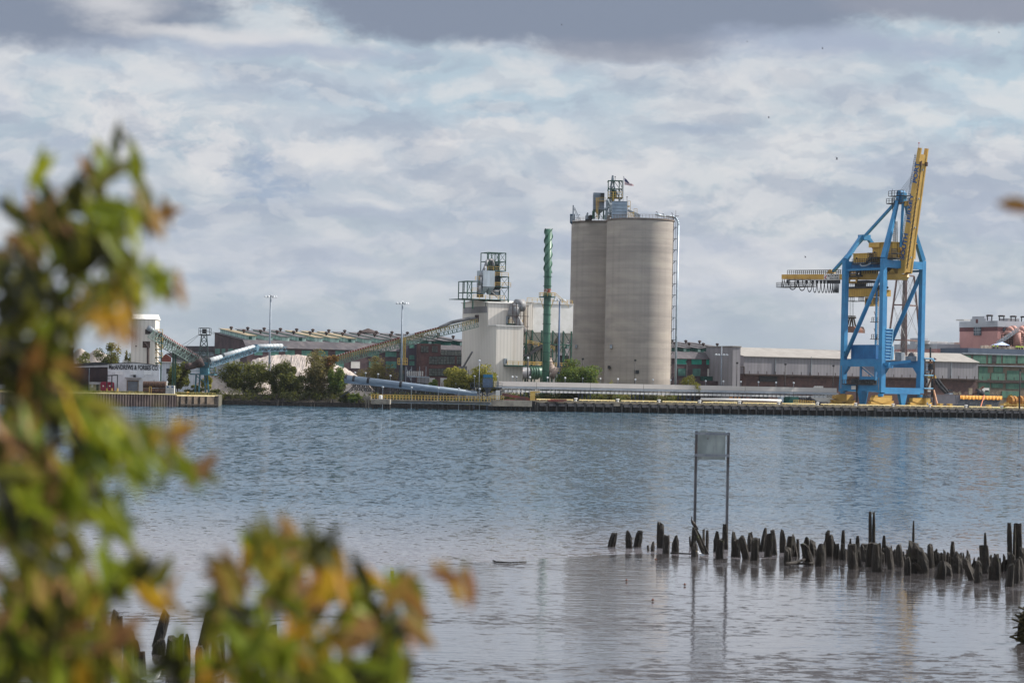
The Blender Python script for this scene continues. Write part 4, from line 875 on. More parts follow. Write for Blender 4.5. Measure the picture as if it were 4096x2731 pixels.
pxw(tw2, T0, *[z1(q, 0)[0] for q in (1416, 1430)], z1(0, 474)[1], z1(0, 488)[1], M_vent, 'vent')
mb = MB().tube(W(*z1(1505, 440), T0 - .6), W(*z1(1552, 496), T0 - .6), .45, 6).tube(W(*z1(1548, 496), T0 - .5), W(*z1(1546, 680), T0 - .5), .35, 6); mb.build('chute', M_vent, tw2)
mb = MB(); xs_ = (1622, 1690); lv = (355, 440, 515, 600, 660)
for x in xs_:
 for Y in (T0 + 1, T0 + 5): p = W(*z1(x, 340), Y); mb.bar((p.x, Y, GZ), p, .32)
for y in lv: mb.bar(W(*z1(1622, y), T0 + 1), W(*z1(1690, y), T0 + 1), .35); mb.bar(W(*z1(1622, y), T0 + 1), W(*z1(1690, y + 70), T0 + 1), .15)
mb.build('stair_frame', M_green, tw2)
mb = MB()
for y in lv[:-1]: mb.rail(W(*z1(1616, y), T0 + .7), W(*z1(1700, y), T0 + .7), 1.4, t=.15); mb.bar(W(*z1(1630, y), T0 + .8), W(*z1(1682, y + 78), T0 + .8), .35, .12)
mb.build('stair', M_yel, tw2)
def conveyor(label, p, q, w, h, n, mt, mc, rc_, cover=True, t=.22, name='conveyor', off=1.3):
 c = thing(name, label, 'conveyor', (q.x, q.y, GZ)); p, q = Vector(p), Vector(q)
 MB().truss(p, q, w, h, n, t).build('truss', mt, c)
 return c
p, q = W(*z1(1545, 345), T0 - .5), W(*z1(2075, 665), 752)
rcv = conveyor('rusty covered belt conveyor running down from the cream tower to the derrick', p, q, 2.4, 2.6, 22, mat('pale_green_steel', S(124, 142, 136), S(96, 114, 110), .6, .6), None, 1)
up = Vector((0, 0, 1.7))
MB().tube(p + up, p.lerp(q, .16) + up, .85, 12).build('grey_cover', M_steel, rcv, True)
MB().tube(p.lerp(q, .16) + up, q + up, .85, 12).build('rusty_cover', mat('rust_cover', S(110, 62, 56), S(86, 50, 48), .4, .9, c3=S(140, 110, 100), s3=.5, op3=.5), rcv, True)
mb = MB()
for k in range(30): s = p.lerp(q, .03 + k * .033) + up; mb.tube(s, s + (q - p).normalized() * .2, .92, 12)
mb.build('hoop', M_trim, rcv)
mb = MB()
for x, y in ((1835, 570), (1810, 560)): s = W(*z1(x, y), 748); mb.bar((s.x, 748, GZ), s, .5)
mb.build('trestle_leg', M_green, rcv)
# derrick with platform
DY = 752.0
M_bsteel = mat('blue_green_steel', S(66, 116, 132), S(48, 86, 100), .5, .6, c3=S(110, 78, 64), s3=.8, op3=.6)
M_rsteel = mat('weathered_green_steel', S(76, 94, 92), S(56, 66, 68), .5, .8, c3=S(110, 80, 66), s3=.9, op3=.7)
de = thing('derrick', 'weathered lattice derrick mast with small railed top platform and blue loading base', 'derrick', base_at(z1(2110, 0)[0], DY))
mb = MB(); tp = [W(*z1(x, 355), Y) for x in (2108, 2160) for Y in (DY - 1.5, DY + 1.5)]; bt = [W(*z1(x, 700), Y) for x in (2068, 2182) for Y in (DY - 3, DY + 3)]
for a, c_ in zip(tp, bt): mb.bar(a, c_, .34)
for k in range(5):
 f0, f1 = k / 5, (k + 1) / 5
 for (i, j) in ((0, 2), (1, 3), (0, 1), (2, 3)):
  mb.bar(tp[i].lerp(bt[i], f0), tp[j].lerp(bt[j], f1), .2); mb.bar(tp[j].lerp(bt[j], f0), tp[i].lerp(bt[i], f1), .2); mb.bar(tp[i].lerp(bt[i], f1), tp[j].lerp(bt[j], f1), .22)
mb.build('mast', M_rsteel, de)
mb = MB(); a, c_ = W(*z1(2078, 358), DY - 2), W(*z1(2190, 350), DY - 2); mb.box(a.x, c_.x, DY - 2, DY + 2, a.z - .3, a.z); mb.rail((a.x, DY - 2, a.z), (c_.x, DY - 2, a.z), 4.0 * .5, t=.15); mb.rail((a.x, DY + 2, a.z), (c_.x, DY + 2, a.z), 2.0, t=.15)
a, c_ = W(*z1(2112, 350), DY - .8), W(*z1(2156, 302), DY - .8); mb.box(a.x, c_.x, DY - .8, DY + .8, a.z, c_.z); mb.build('top_platform', M_dark, de)
mb = MB(); a, c_ = W(*z1(2085, 775), DY - 3), W(*z1(2175, 650), DY - 3); mb.box(a.x, c_.x, DY - 3, DY + 2, a.z, c_.z); mb.build('winch_house', M_bsteel, de)
mb = MB(); a, c_ = W(*z1(1985, 780), DY - 4), W(*z1(2240, 772), DY - 4); mb.box(a.x, c_.x, DY - 4, DY + 3, a.z, c_.z); mb.rail((a.x, DY - 4, c_.z), (c_.x, DY - 4, c_.z), 1.8, t=.14)
for x, xb in ((2050, 2040), (2090, 2080), (2140, 2150), (2165, 2185)): s = W(*z1(x, 780), DY - 2); e = W(*z1(xb, 900), DY - 2); mb.bar(s, (e.x, DY - 2, GZ), .45)
mb.bar(W(*z1(2050, 790), DY - 2), W(*z1(2165, 880), DY - 2), .25); mb.build('base_frame', M_bsteel, de)
mb = MB(); mb.path([W(*z1(2060, 668), DY - 4), W(*z1(2020, 685), DY - 4), W(*z1(1940, 700), DY - 5)], 1.1, 10); mb.path([W(*z1(2120, 640), DY - 4), W(*z1(2060, 668), DY - 4)], 1.4, 10); mb.build('rusty_chute', M_vent, de, True)
mb = MB()
for (x0, y0, x1, y1) in ((2080, 360, 1850, 505), (2085, 362, 1880, 540), (2190, 335, 2330, 395)): mb.tube(W(*z1(x0, y0), DY), W(*z1(x1, y1), DY + 12), .05, 4)
mb.build('guy_wire', M_dark, de)
# stacker conveyor with white half-round covers, in blue truss
pA_, pB_, pC_ = W(*z2(95, 760), 752), W(*z2(640, 580), 775), W(*z2(1000, 565), 790)
sc_ = thing('stacking_conveyor', 'light blue lattice conveyor with white round covers pointing over the sand mound', 'conveyor', (pA_.x, pA_.y, GZ))
M_ltblue = mat('light_blue_steel', S(86, 118, 136), S(66, 94, 112), .6, .6)
mb = MB().truss(pA_, pB_, 1.8, 1.7, 18, .18); mb.truss(pB_ + Vector((0, 0, 0)), W(*z2(1000, 575), 790), 1.5, 1.4, 10, .17); mb.bar(pB_ + Vector((0, 0, .9)), W(*z2(670, 600), 776) + Vector((0, 0, .6)), 1.8); mb.build('truss', M_ltblue, sc_)
M_wtube = mat('white_tube', S(176, 180, 184), S(150, 156, 162), .5, .6)
for (x0, y0, x1, y1, Ya, Yb) in ((105, 712, 245, 672, 751, 758), (270, 655, 632, 555, 759, 775), (655, 548, 960, 540, 776, 788)): MB().tube(W(*z2(x0, y0), Ya), W(*z2(x1, y1), Yb), .78, 14).build('cover', M_wtube, sc_, True)
mb = MB()
for (x0, y0, x1, y1, Ya, Yb, n) in ((105, 712, 245, 672, 751, 758, 4), (270, 655, 632, 555, 759, 775, 9), (655, 548, 960, 540, 776, 788, 8)):
 a, c_ = W(*z2(x0, y0), Ya), W(*z2(x1, y1), Yb)
 for k in range(n + 1): s = a.lerp(c_, k / n * .99); mb.tube(s, s + (c_ - a).normalized() * .12, .84, 14)
mb.build('hoop', M_steel, sc_)
# background roofs behind the derrick
t_ = thing('grey_roof_block', 'low block with grey hipped roof and a band of white windows behind the derrick', 'building', base_at(785, 900))
mb = MB(); fquad(mb, 900, 925, Zpoly(z1, (1800, 900), (1800, 530), (2360, 530), (2360, 900))); mb.build('wall', M_gclad, t_)
mb = MB(); fquad(mb, 898.5, 926, Zpoly(z1, (1850, 532), (1900, 480), (2400, 482), (2400, 532))); mb.build('roof', M_roofd, t_)
mb = MB(); fquad(mb, 899.7, 899.95, Zpoly(z1, (1860, 578), (1860, 536), (2232, 540), (2232, 582))); w = mb.build('window', mat('bright_window', S(180, 194, 204), S(120, 136, 150), 1.6, .3, (1, 1, .3)), t_)
t_ = thing('red_gable_house', 'small red brick gable end behind the rusty conveyor', 'building', base_at(672, 860))
mb = MB(); fquad(mb, 860, 880, Zpoly(z1, (1690, 800), (1690, 600), (1735, 560), (1790, 600), (1790, 800))); mb.build('wall', mat('bright_brick', S(136, 78, 66), S(116, 66, 58), .6, .9), t_)
mb = MB(); fquad(mb, 862, 885, Zpoly(z1, (1735, 553), (2080, 556), (2080, 650), (1795, 602))); mb.build('roof', M_roofd, t_)
t_ = thing('white_metal_shed', 'long low white ribbed metal shed behind the derrick base', 'building', base_at(760, 800))
mb = MB(); fquad(mb, 800, 815, [(640, 1600), (640, 1449), (975, 1458), (975, 1600)]); mb.build('wall', mat('white_ribbed', S(196, 202, 212), S(180, 186, 198), .3, .6, stripes=(0, .9, .3)), t_)
mb = MB(); fquad(mb, 799.4, 815.4, [(638, 1449), (638, 1446), (977, 1455), (977, 1458)]); mb.build('roof', M_white, t_)
pxw(t_, 800, *[z1(q, 0)[0] for q in (1740, 1800)], z1(0, 715)[1], z1(0, 770)[1], M_dark, 'doorway')
# ---------------------------------------------------------------- sand and salt mounds
def mound(name, label, outline, Y, D, m_, seed, conv, cat='mound', nx=90, ny=40, rough=.5):
 xs = [conv(x, y) for x, y in outline]; P_ = [W(x, y, Y) for x, y in xs]; r = random.Random(seed)
 base = Vector(((P_[0].x + P_[-1].x) / 2, Y, GZ - .1)); mb = MB(); ph = [(r.uniform(0, 6), r.uniform(0, 6), r.uniform(.5, 2.6), r.uniform(.5, 2.6)) for _ in range(16)]
 for j in range(ny):
  t_ = j / (ny - 1) * 2 - 1
  for i in range(nx):
   u_ = i / (nx - 1) * (len(P_) - 1); k = min(int(u_), len(P_) - 2); f_ = u_ - k; p = P_[k].lerp(P_[k + 1], f_)
   h_ = max(0, p.z - GZ); k2 = max(0.0, 1 - abs(t_) * (1.25 if t_ < 0 else 1)) if abs(t_) < 1 else 0
   k2 = min(1, k2 * 1.12)
   n = sum(math.sin(p.x * a3 + a1 + t_ * D * b3 * .5) * math.cos(t_ * D * a3 * .7 + a2) / (a3 + .6) for a1, a2, a3, b3 in ph) * .26 * rough
   mb.v.append(Vector((p.x, Y + t_ * D, GZ - .1 + h_ * k2 + (n + r.uniform(-.3, .3) * rough) * min(1, h_ * .3) * (k2 > 0))))
 mb.f = [(j * nx + i, j * nx + i + 1, (j + 1) * nx + i + 1, (j + 1) * nx + i) for j in range(ny - 1) for i in range(nx - 1)]
 return solo(mb, name, m_, label, cat, base, kind='stuff')
M_sand = mat('quarry_sand', S(176, 166, 160), S(148, 138, 132), .25, .95, c3=S(160, 146, 138), s3=1.0, op3=.5, bump=.8, bscale=1.5)
mound('sand_mound', 'large pale pinkish gravel mound behind the shore trees', [(380, 1050), (500, 830), (620, 715), (700, 682), (800, 660), (900, 645), (1060, 648), (1160, 640), (1280, 662), (1400, 680), (1560, 740), (1700, 800), (1860, 895), (1950, 960), (2050, 1060)], 824, 30, M_sand, 5, z2, nx=130)
mound('sand_mound', 'low gravel heap at the foot of the derrick', [(-40, 980), (60, 900), (130, 850), (200, 880), (320, 960), (420, 1000), (520, 1060)], 800, 8, M_sand, 6, z2)
mound('salt_heap', 'pale twin peaked heap far behind the dark brick hall', [(700, 680), (770, 560), (820, 508), (850, 506), (900, 545), (940, 560), (985, 520), (1030, 516), (1075, 550), (1140, 590), (1220, 640)], 960, 14, M_sand, 7, z1)
mound('salt_heap', 'tiny white heap seen between the far trees and the cream tower', [(1270, 660), (1300, 604), (1330, 625), (1370, 640), (1380, 660)], 900, 5, M_white, 8, z1)
# ---------------------------------------------------------------- blue-grey covered conveyor down to the walkway
pA_, pB_ = W(*z3(90, 1046), 782), W(*z3(1590, 1218), 772)
cc = thing('tube_conveyor', 'long grey blue tubular conveyor sloping down to the walkway with dark slots', 'conveyor', (pB_.x, pB_.y, GZ))
M_bgrey = mat('blue_grey_tube', S(120, 136, 152), S(100, 116, 134), .3, .5, (1, 1, 2), spec=.5)
MB().tube(pA_ + Vector((0, 0, .3)), pB_ + Vector((0, 0, .3)), 1.2, 18, .75).build('casing', M_bgrey, cc, True)
mb = MB().bar(pA_ - Vector((0, 0, .7)), pB_ - Vector((0, 0, .25)), 2.0, 1.0, 1.4, .6); mb.build('belt_box', mat('blue_grey_box', S(104, 122, 140), S(88, 104, 122), .3, .6), cc)
for x in (80, 170, 335, 705): mb = MB(); s = W(*z3(x + 8, 1046 + (x - 90) * .1145), 782 - (x - 90) * .0067); d_ = (pB_ - pA_).normalized(); s.z += .3; mb.tube(s, s + d_ * .8, 1.25, 18); mb.build('slot', M_black, cc)
MB().truss(pA_.lerp(pB_, .05) - Vector((0, 0, 2.2)), pA_.lerp(pB_, .75) - Vector((0, 0, 1.7)), 2.0, 1.6, 40, .16).build('truss', M_dark, cc)
for f_ in (.23, .27, .6): s = pA_.lerp(pB_, f_); MB().bar((s.x, s.y, GZ - 3), (s.x, s.y, s.z - 2), .4).build('trestle_leg', M_dark, cc)
mb = MB(); s = pA_.lerp(pB_, .06); mb.bar((s.x - 4, s.y, GZ), (s.x, s.y, s.z - 3), .3); mb.bar((s.x - 4, s.y, GZ), (s.x + 1, s.y, GZ + 4), .25); mb.build('trestle_leg', M_dark, cc)
# incline conveyor up to the plant
pA_, pM_, pB_ = W(*z3(-120, 815), 806), W(*z3(1160, 460), 806), W(*z3(1600, 352), 806)
ic = thing('inclined_conveyor', 'long green lattice conveyor climbing to the cream building with rusty cover and yellow railing', 'conveyor', (pA_.x, pA_.y, GZ))
d3 = Vector((0, 0, -1.6))
mb = MB().truss(pA_ + d3, pM_ + d3, 2.4, 2.4, 50, .2); mb.truss(pM_ + d3, pB_ + d3, 2.4, 2.4, 18, .2); mb.build('truss', mat('sea_green_steel', S(124, 142, 130), S(96, 114, 106), .5, .6), ic)
zz_ = [pA_, W(*z3(715, 575), 806), W(*z3(880, 530), 806), pM_]
M_rc = mat('rust_cover2', S(112, 58, 50), S(90, 48, 44), .4, .9)
for a, c_, m_ in ((zz_[0], zz_[1], M_rc), (zz_[1], zz_[2], M_wtube), (zz_[2], zz_[3], M_rc)): MB().tube(a, c_, .4, 10).build('cover', m_, ic)
MB().path([pM_, W(*z3(1300, 398), 806), W(*z3(1500, 354), 806), pB_], .6, 10).build('cover', M_duct, ic, True)
mb = MB()
for k in range(46): s = pA_.lerp(pM_, k / 45.0); mb.tube(s, s + Vector((.12, 0, .03)), .5, 8)
mb.build('hoop', M_white, ic)
mb = MB(); q_ = Vector((0, -1.5, -1.7)); mb.rail(pA_ + q_, pM_ + q_, 1.5, 56, .09); mb.rail(pM_ + q_, pB_ + q_, 1.5, 18, .09)
a, c_ = W(*z3(685, 868), 803), W(*z3(795, 868), 803); mb.rail(a, c_, 1.8, 6, .18); mb.box(a.x, c_.x, 803, 808, a.z - .3, a.z)
for x in (755, 775): mb.bar(W(*z3(x, 560), 803.5), W(*z3(x, 868), 803.5), .18)
for k in range(24): mb.bar(W(*z3(755, 575 + k * 12), 803.5), W(*z3(775, 575 + k * 12), 803.5), .12)
mb.build('railing', M_yel, ic)
mb = MB()
for x in (722, 755): s = W(*z3(x, 600), 806); mb.bar((s.x, 806, GZ), s, .7)
for k in range(7): mb.bar(W(*z3(722, 650 + k * 60), 806), W(*z3(755, 710 + k * 60), 806), .25)
mb.build('trestle_leg', M_rsteel, ic)
mb = MB(); a, c_ = W(*z3(1572, 312), 806), W(*z3(1612, 345), 806); mb.box(a.x, c_.x, 805, 808, c_.z, a.z); mb.build('hood', M_vent, ic)
# ---------------------------------------------------------------- electrical yard in front of the annex
ey = thing('substation', 'small electrical substation frame with white insulators by the foot of the lamp mast', 'substation', base_at(z3(880, 0)[0], 795))
mb = MB()
for x in (780, 843, 938, 1010): s = W(*z3(x, 900), 795); mb.bar((s.x, 795, GZ), s, .16)
mb.bar(W(*z3(790, 1012), 795), W(*z3(1050, 1022), 795), .4); mb.bar(W(*z3(780, 900), 795), W(*z3(845, 1080), 795), .16); mb.bar(W(*z3(780, 980), 795), W(*z3(840, 930), 795), .12)
mb.build('frame', M_steel, ey)
mb = MB()
for k in range(9): s = W(*z3(795 + k * 22, 1008), 795); mb.bar(s, s + Vector((0, 0, 1.6)), .22)
mb.build('insulator', M_white, ey)
mb = MB(); a, c_ = W(*z3(880, 1105), 796), W(*z3(1045, 1020), 796); mb.box(a.x, a.x + 4, 796, 798, GZ, c_.z - 2); mb.box(c_.x - 4, c_.x, 796, 798, GZ, c_.z); mb.build('transformer', M_gclad, ey)
for i, x in enumerate((1040, 1178)):
 mb = MB(); a, c_ = W(*z3(x, 1075), 800), W(*z3(x + 65, 1032), 800)
 for k in range(4): z = a.z + (c_.z - a.z) * k / 3; mb.box(a.x, c_.x, 800 + .4 * k, 801 + .4 * k, z - .35, z)
 for k in range(5): xx = a.x + (c_.x - a.x) * k / 4; mb.box(xx - .12, xx + .12, 800, 802, GZ, c_.z)
 solo(mb, 'white_rack', M_white, ['white storage rack left of the yellow tree', 'white storage rack half hidden by the yellow tree'][i], 'rack', (a.x, 800, GZ), 'white racks in the plant yard')
# ================================================================ grey warehouse and buildings on the right
M_gcl = mat('grey_cladding', S(142, 140, 146), S(128, 126, 133), .15, .7, (1, 1, .3), stripes=(0, 1.5, .3), c3=S(110, 108, 114), s3=.25, op3=.5)
M_groof = mat('pale_grey_roof', S(146, 142, 138), S(132, 128, 124), .3, .9, c3=S(140, 134, 130), s3=1.0, op3=.4)
M_rbrick = mat('red_brown_brick', S(98, 76, 74), S(80, 64, 66), .3, .95, c3=S(130, 108, 102), s3=.9, op3=.45)
fw = Frame(2972, 1600, 925)
gw = fw.thing('grey_warehouse', 'very long grey ribbed metal warehouse over a brick ground floor behind the crane', 'warehouse')
z8 = zf(3250, 1150, 2.78)
x0 = 0; x1, ze = fw.f(*z8(1843, 822)); _, zc = fw.f(*z6(1068, 570)); zr = fw.f(*z6(1070, 265), y=12)[1]; ze = fw.f(*z6(1070, 362))[1]
xr_ = fw.f(*z8(1640, 730), y=24)[0]
fw.mb().prism([(0, zc), (0, ze), (24, zr), (48, ze), (48, zc)], x0, x1, 'x').build('cladding', M_gcl, gw)
fw.mb().box(x0 + .2, x1 - .2, .4, 47.5, 0, zc - .02).build('brick_wall', M_rbrick, gw)
fw.mb().add([(x0 - .3, -.6, ze), (x1 + .3, -.6, ze), (xr_, 24, zr + .4), (x0 - .3, 24, zr + .4), (x0 - .3, -.6, ze - .25), (x1 + .3, -.6, ze - .25), (xr_, 24, zr + .1), (x0 - .3, 24, zr + .1)], [(0, 1, 2, 3), (7, 6, 5, 4), (0, 4, 5, 1), (1, 5, 6, 2), (2, 6, 7, 3), (3, 7, 4, 0)]).build('roof', M_groof, gw)
mb = fw.mb().box(x0, x1, -1.0, -.02, zc - .5, zc + .01)
for k in range(48): mb.box(x0 + 2 + k * 3.9, x0 + 2.2 + k * 3.9, -.9, -.7, zc, zc + 1.1)
mb.build('ledge', M_vent, gw)
for px in (1475, 1895): a = fw.f(*z6(px, 372)); fw.mb().box(a[0] - .12, a[0] + .12, -.3, -.02, zc, a[1]).build('downpipe', M_steel, gw)
for px in (1541,): a = fw.f(*z8(px, 822)); fw.mb().box(a[0] - .12, a[0] + .12, -.3, -.02, zc, a[1]).build('downpipe', M_steel, gw)
a = fw.f(*z6(1290, 600)); fw.mb().box(a[0], a[0] + 8, .1, .38, a[1] - 2, a[1]).build('opening', M_dark, gw)
for x in (1055, 1105): pass
mb = fw.mb(); a, c_ = fw.f(*z6(1055, 490), y=-1.2), fw.f(*z6(1105, 570), y=-1.2); mb.path([(a[0], -1.2, a[1]), (c_[0], -1.2, a[1]), (c_[0], -1.2, c_[1])], .3, 6); mb.build('pipe', M_vent, gw)
# cladding tower joining the brick mill and the warehouse
t_ = thing('clad_end_bay', 'taller grey ribbed metal bay between the brick mill and the long warehouse', 'building', W(2940, 1560, 918) * Vector((1, 1, 0)) if False else base_at(2940, 915))
fe = Frame(2926, 1600, 915)
a = fe.f(*z6(1066, 258)); b0 = fe.f(*z6(974, 262)); mb = fe.mb().box(b0[0], a[0], 0, 20, 0, a[1]); mb.build('wall', M_gcl, t_)
mb = fe.mb().box(b0[0] - .3, a[0] + .3, -.3, 20.3, a[1] + .01, a[1] + .35); mb.build('roof', M_groof, t_)
# green and brown long shed on the right
fg_ = Frame(3895, 1600, 1002)
gs = fg_.thing('green_shed', 'long two storey shed with faded green panels and brown frame at the right edge', 'building')
z9 = zf(3650, 1400, 5.27)
xe = 70.0
zt = fg_.f(*z9(1400, 85))[1]; zm = fg_.f(*z9(1400, 285))[1]; zm2 = fg_.f(*z9(1400, 320))[1]; zl_ = fg_.f(*z9(1400, 640))[1]
xs0 = fg_.f(*z9(1060, 90), y=6)[0]
fg_.mb().box(xs0, xe, 6, 40, zm - 1, zt).build('upper_wall', mat('brown_frame', S(104, 92, 84), S(84, 74, 70), .5, .9), gs)
fg_.mb().box(0, xe, 0, 40, 0, zm2).build('wall', mat('tan_frame2', S(118, 108, 94), S(96, 88, 80), .4, .9), gs)
fg_.mb().box(xs0 - .5, xe, 5.5, 40.5, zt, zt + .5).build('roof', M_steel, gs)
M_fg = mat('faded_green_panel', S(84, 122, 106), S(66, 102, 92), .5, .8, (1, 1, .3), c3=S(98, 130, 112), s3=.8, op3=.5, stripes=(0, 1.0, .25))
for px0, px1 in ((1090, 1228), (1278, 1545), (1592, 1668), (1762, 1862), (1900, 2168), (2215, 2500)):
 a, c_ = fg_.f(*z9(px0, 105), y=6), fg_.f(*z9(px1, 285), y=6); fg_.mb().box(a[0], c_[0], 5.8, 5.98, c_[1], a[1]).build('green_panel', M_fg, gs)
for px0, px1, y0, y1_ in ((1392, 1575, 345, 635), (1705, 1900, 350, 470), (1660, 1935, 475, 635), (1990, 2240, 430, 635), (2290, 2500, 480, 640), (1575, 1620, 480, 600), (1390, 1620, 690, 950), (1655, 1900, 700, 800), (1965, 2240, 700, 820), (2280, 2500, 690, 800), (1880, 2240, 860, 1010)):
 a, c_ = fg_.f(*z9(px0, y0)), fg_.f(*z9(px1, y1_)); fg_.mb().box(a[0], c_[0], -.2, -.02, c_[1], a[1]).build('green_panel', M_fg, gs)
a, c_ = fg_.f(*z9(1668, 120), y=6), fg_.f(*z9(1762, 265), y=6); fg_.mb().box(a[0], c_[0], 5.7, 5.95, c_[1], a[1]).build('broken_window', M_dark, gs)
fg_.mb().box(0, xe, -1, -.05, zm2 - .2, zm2 + .15).build('canopy', M_steel, gs); fg_.mb().box(0, xe, -.8, -.21, zl_ - .6, zl_ + .2).build('ledge', M_vent, gs)
# slate coloured roof and pink building behind
fs_ = Frame(3869, 1600, 1030); ss = fs_.thing('slate_block', 'flat dark blue grey wall of the building below the pink plant', 'building')
a, c_ = fs_.f(3869, 1391), fs_.f(3869, 1560); fs_.mb().box(0, 60, 0, 20, 0, a[1]).build('wall', mat('slate_blue', S(78, 88, 104), S(70, 80, 96), .2, .8), ss)
# row of workers' gear on that roof
M_pink = mat('pink_render', S(190, 142, 138), S(178, 132, 130), .15, .9); M_pgrey = mat('grey_render', S(176, 180, 188), S(164, 168, 178), .2, .9); M_maroon = mat('maroon_band', S(104, 66, 72), None, .3, .9)
fk = Frame(3985, 1600, 1100); pk = fk.thing('pink_plant', 'pink industrial building with grey stepped parapet and maroon band at the right edge', 'building')
def sidez(px, py): return fk.s(px, py)
yl, zpt = fk.s(*z8(1638, 380)); _, zpm = fk.s(*z8(1840, 440)); _, zpb = fk.s(*z8(1840, 485)); xe = 40
w = fk.mb().box(0, xe, 0, yl, 0, zpb); w.build('wall', M_pink, pk)
fk.mb().box(-.1, xe, -.1, yl + .1, zpb, zpm).build('maroon_band', M_maroon, pk); fk.mb().box(-.2, xe, -.2, yl + .2, zpm, zpt).build('grey_band', M_pgrey, pk)
ya, zs1 = fk.s(*z8(1760, 350)); yb_, _ = fk.s(*z8(1930, 350)); yc_, zs2 = fk.s(*z8(1780, 322)); yd_, _ = fk.s(*z8(1915, 322))
fk.mb().box(-.2, 3, min(ya, yb_), max(ya, yb_), zpt, zs1).box(-.2, 3, min(yc_, yd_), max(yc_, yd_), zs1, zs2).build('stepped_parapet', M_pgrey, pk)
ya, za = fk.s(*z8(1800, 440)); yb_, zb = fk.s(*z8(1878, 530)); wn = fk.mb().box(-.35, .1, min(ya, yb_), max(ya, yb_), zb, za); w = wn.build('window', mat('dark_blue_glass', S(62, 78, 92), S(48, 60, 74), 1, .3), pk)
mb = fk.mb()
for k in range(1, 4): y = min(ya, yb_) + abs(ya - yb_) * k / 4; mb.box(-.45, -.36, y - .12, y + .12, zb, za)
for k in range(1, 3): z = zb + (za - zb) * k / 3; mb.box(-.44, -.36, min(ya, yb_), max(ya, yb_), z - .1, z + .1)
mb.build('frame', M_pgrey, w)
ya, za = fk.s(*z8(1833, 352)); fk.mb().box(-.3, 0, ya - .8, ya + .8, za - 1.8, za).build('vent', M_maroon, pk)
for px in (2118, 2190): a, c_ = fk.f(*z8(px, 445)), fk.f(*z8(px + 28, 488)); fk.mb().box(a[0], c_[0], -.3, -.12, c_[1], a[1]).build('window', MATS['dark_blue_glass'], pk)
for i, px in enumerate((1970, 2103, 2233, 2350)):
 a = fk.f(*z8(px, 302 + i * 5), y=4); c_ = fk.f(*z8(px, 370 + i * 3), y=4); bb = fk.M @ Vector((a[0], 4, zpt))
 c5 = thing('roof_stack', ['first', 'second', 'third', 'fourth'][i] + ' rust streaked cylindrical stack from the left on the pink plant roof', 'stack', bb, group='stacks on the pink plant roof')
 top = fk.M @ Vector((a[0], 4, a[1])); MB().lathe([(1.35, 2.6), (1.35, top.z - bb.z)], bb, 12).build('barrel', mat('streaked_stack', S(168, 150, 140), S(132, 100, 92), .8, .8, (1, 1, .2)), c5)
 mb = MB().lathe([(1.6, 2.0), (1.6, 2.6)], bb, 10)
 for q in range(4): an = q * math.pi / 2 + .5; mb.bar(bb + Vector((math.cos(an) * 1.4, math.sin(an) * 1.4, 0)), bb + Vector((math.cos(an) * 1.4, math.sin(an) * 1.4, 2.2)), .3)
 mb.build('stand', M_dark, c5)
mb = fk.mb(); a, c_ = fk.f(*z8(1683, 352), y=12), fk.f(*z8(1757, 380), y=12); mb.box(a[0], c_[0], 12, 18, zpt, a[1]); bb = fk.M @ Vector((a[0], 12, zpt)); solo(mb, 'roof_unit', M_white, 'white air handling unit on the pink plant roof left of the stepped parapet', 'roof unit', bb)
mb = fk.mb(); a, c_ = fk.f(*z8(2170, 342), y=8), fk.f(*z8(2300, 388), y=8); mb.box(a[0], c_[0], 8, 14, zpt, a[1]); bb = fk.M @ Vector((a[0], 8, zpt)); solo(mb, 'roof_unit', M_gclad, 'grey louvred unit between the stacks on the pink plant roof', 'roof unit', bb)
cp = thing('pink_pipe', 'large pink curved pipe bending down beside scaffolding at the right edge', 'pipe', fk.M @ Vector((fk.f(*z8(2275, 640), y=-3)[0], -3, 0)))
P_ = [fk.f(*z8(*q), y=-3) for q in ((2175, 530), (2185, 490), (2215, 470), (2250, 470), (2270, 500), (2275, 660))]; MB(fk.M).path([(a, -3, z) for a, z in P_], 1.9, 12).build('bend', mat('pink_pipe_paint', S(178, 134, 124), S(160, 118, 110), .5, .7), cp, True)
P_ = [fk.f(*z8(*q), y=-2) for q in ((2300, 520), (2312, 485), (2345, 465), (2380, 470))]; MB(fk.M).path([(a, -2, z) for a, z in P_], 1.9, 12).build('bend', MATS['pink_pipe_paint'], cp, True)
mb = fk.mb()
for i in range(9):
 a = fk.f(*z8(2105 + i * 30, 520 + (i % 3) * 12), y=-1.5); mb.bar((a[0], -1.5, 0), (a[0], -1.5, a[1]), .3)
for j in range(5): a, c_ = fk.f(*z8(2100, 530 + j * 26), y=-1.6), fk.f(*z8(2352, 520 + j * 26), y=-1.6); mb.bar((a[0], -1.6, a[1]), (c_[0], -1.6, c_[1]), .4)
solo(mb, 'scaffolding', M_vent, 'rusty brown scaffolding round the pink pipe', 'scaffolding', fk.M @ Vector((fk.f(*z8(2105, 600))[0], -1.5, 0)))
mbt = fs_.mb(); a, c_ = fs_.f(*z8(2130, 620), y=-.5), fs_.f(*z8(2370, 455), y=-.5); mbt.truss((a[0], 4, a[1]), (c_[0], 4, c_[1]), 1.2, 1.2, 14, .14)
solo(mbt, 'crane_boom', M_steel, 'slim pale lattice boom slanting up past the pink pipe', 'crane boom', fs_.M @ Vector((a[0], 4, a[1])))
mb = fs_.mb(); a = fs_.f(3869, 1391)[1]
for i in range(26):
 r = random.Random(i); px = 1895 + i * 18; c_ = fs_.f(*z8(px, 650))[0]; mb.box(c_, c_ + r.uniform(.8, 2), 1, 2, a, a + r.uniform(.5, 1.4))
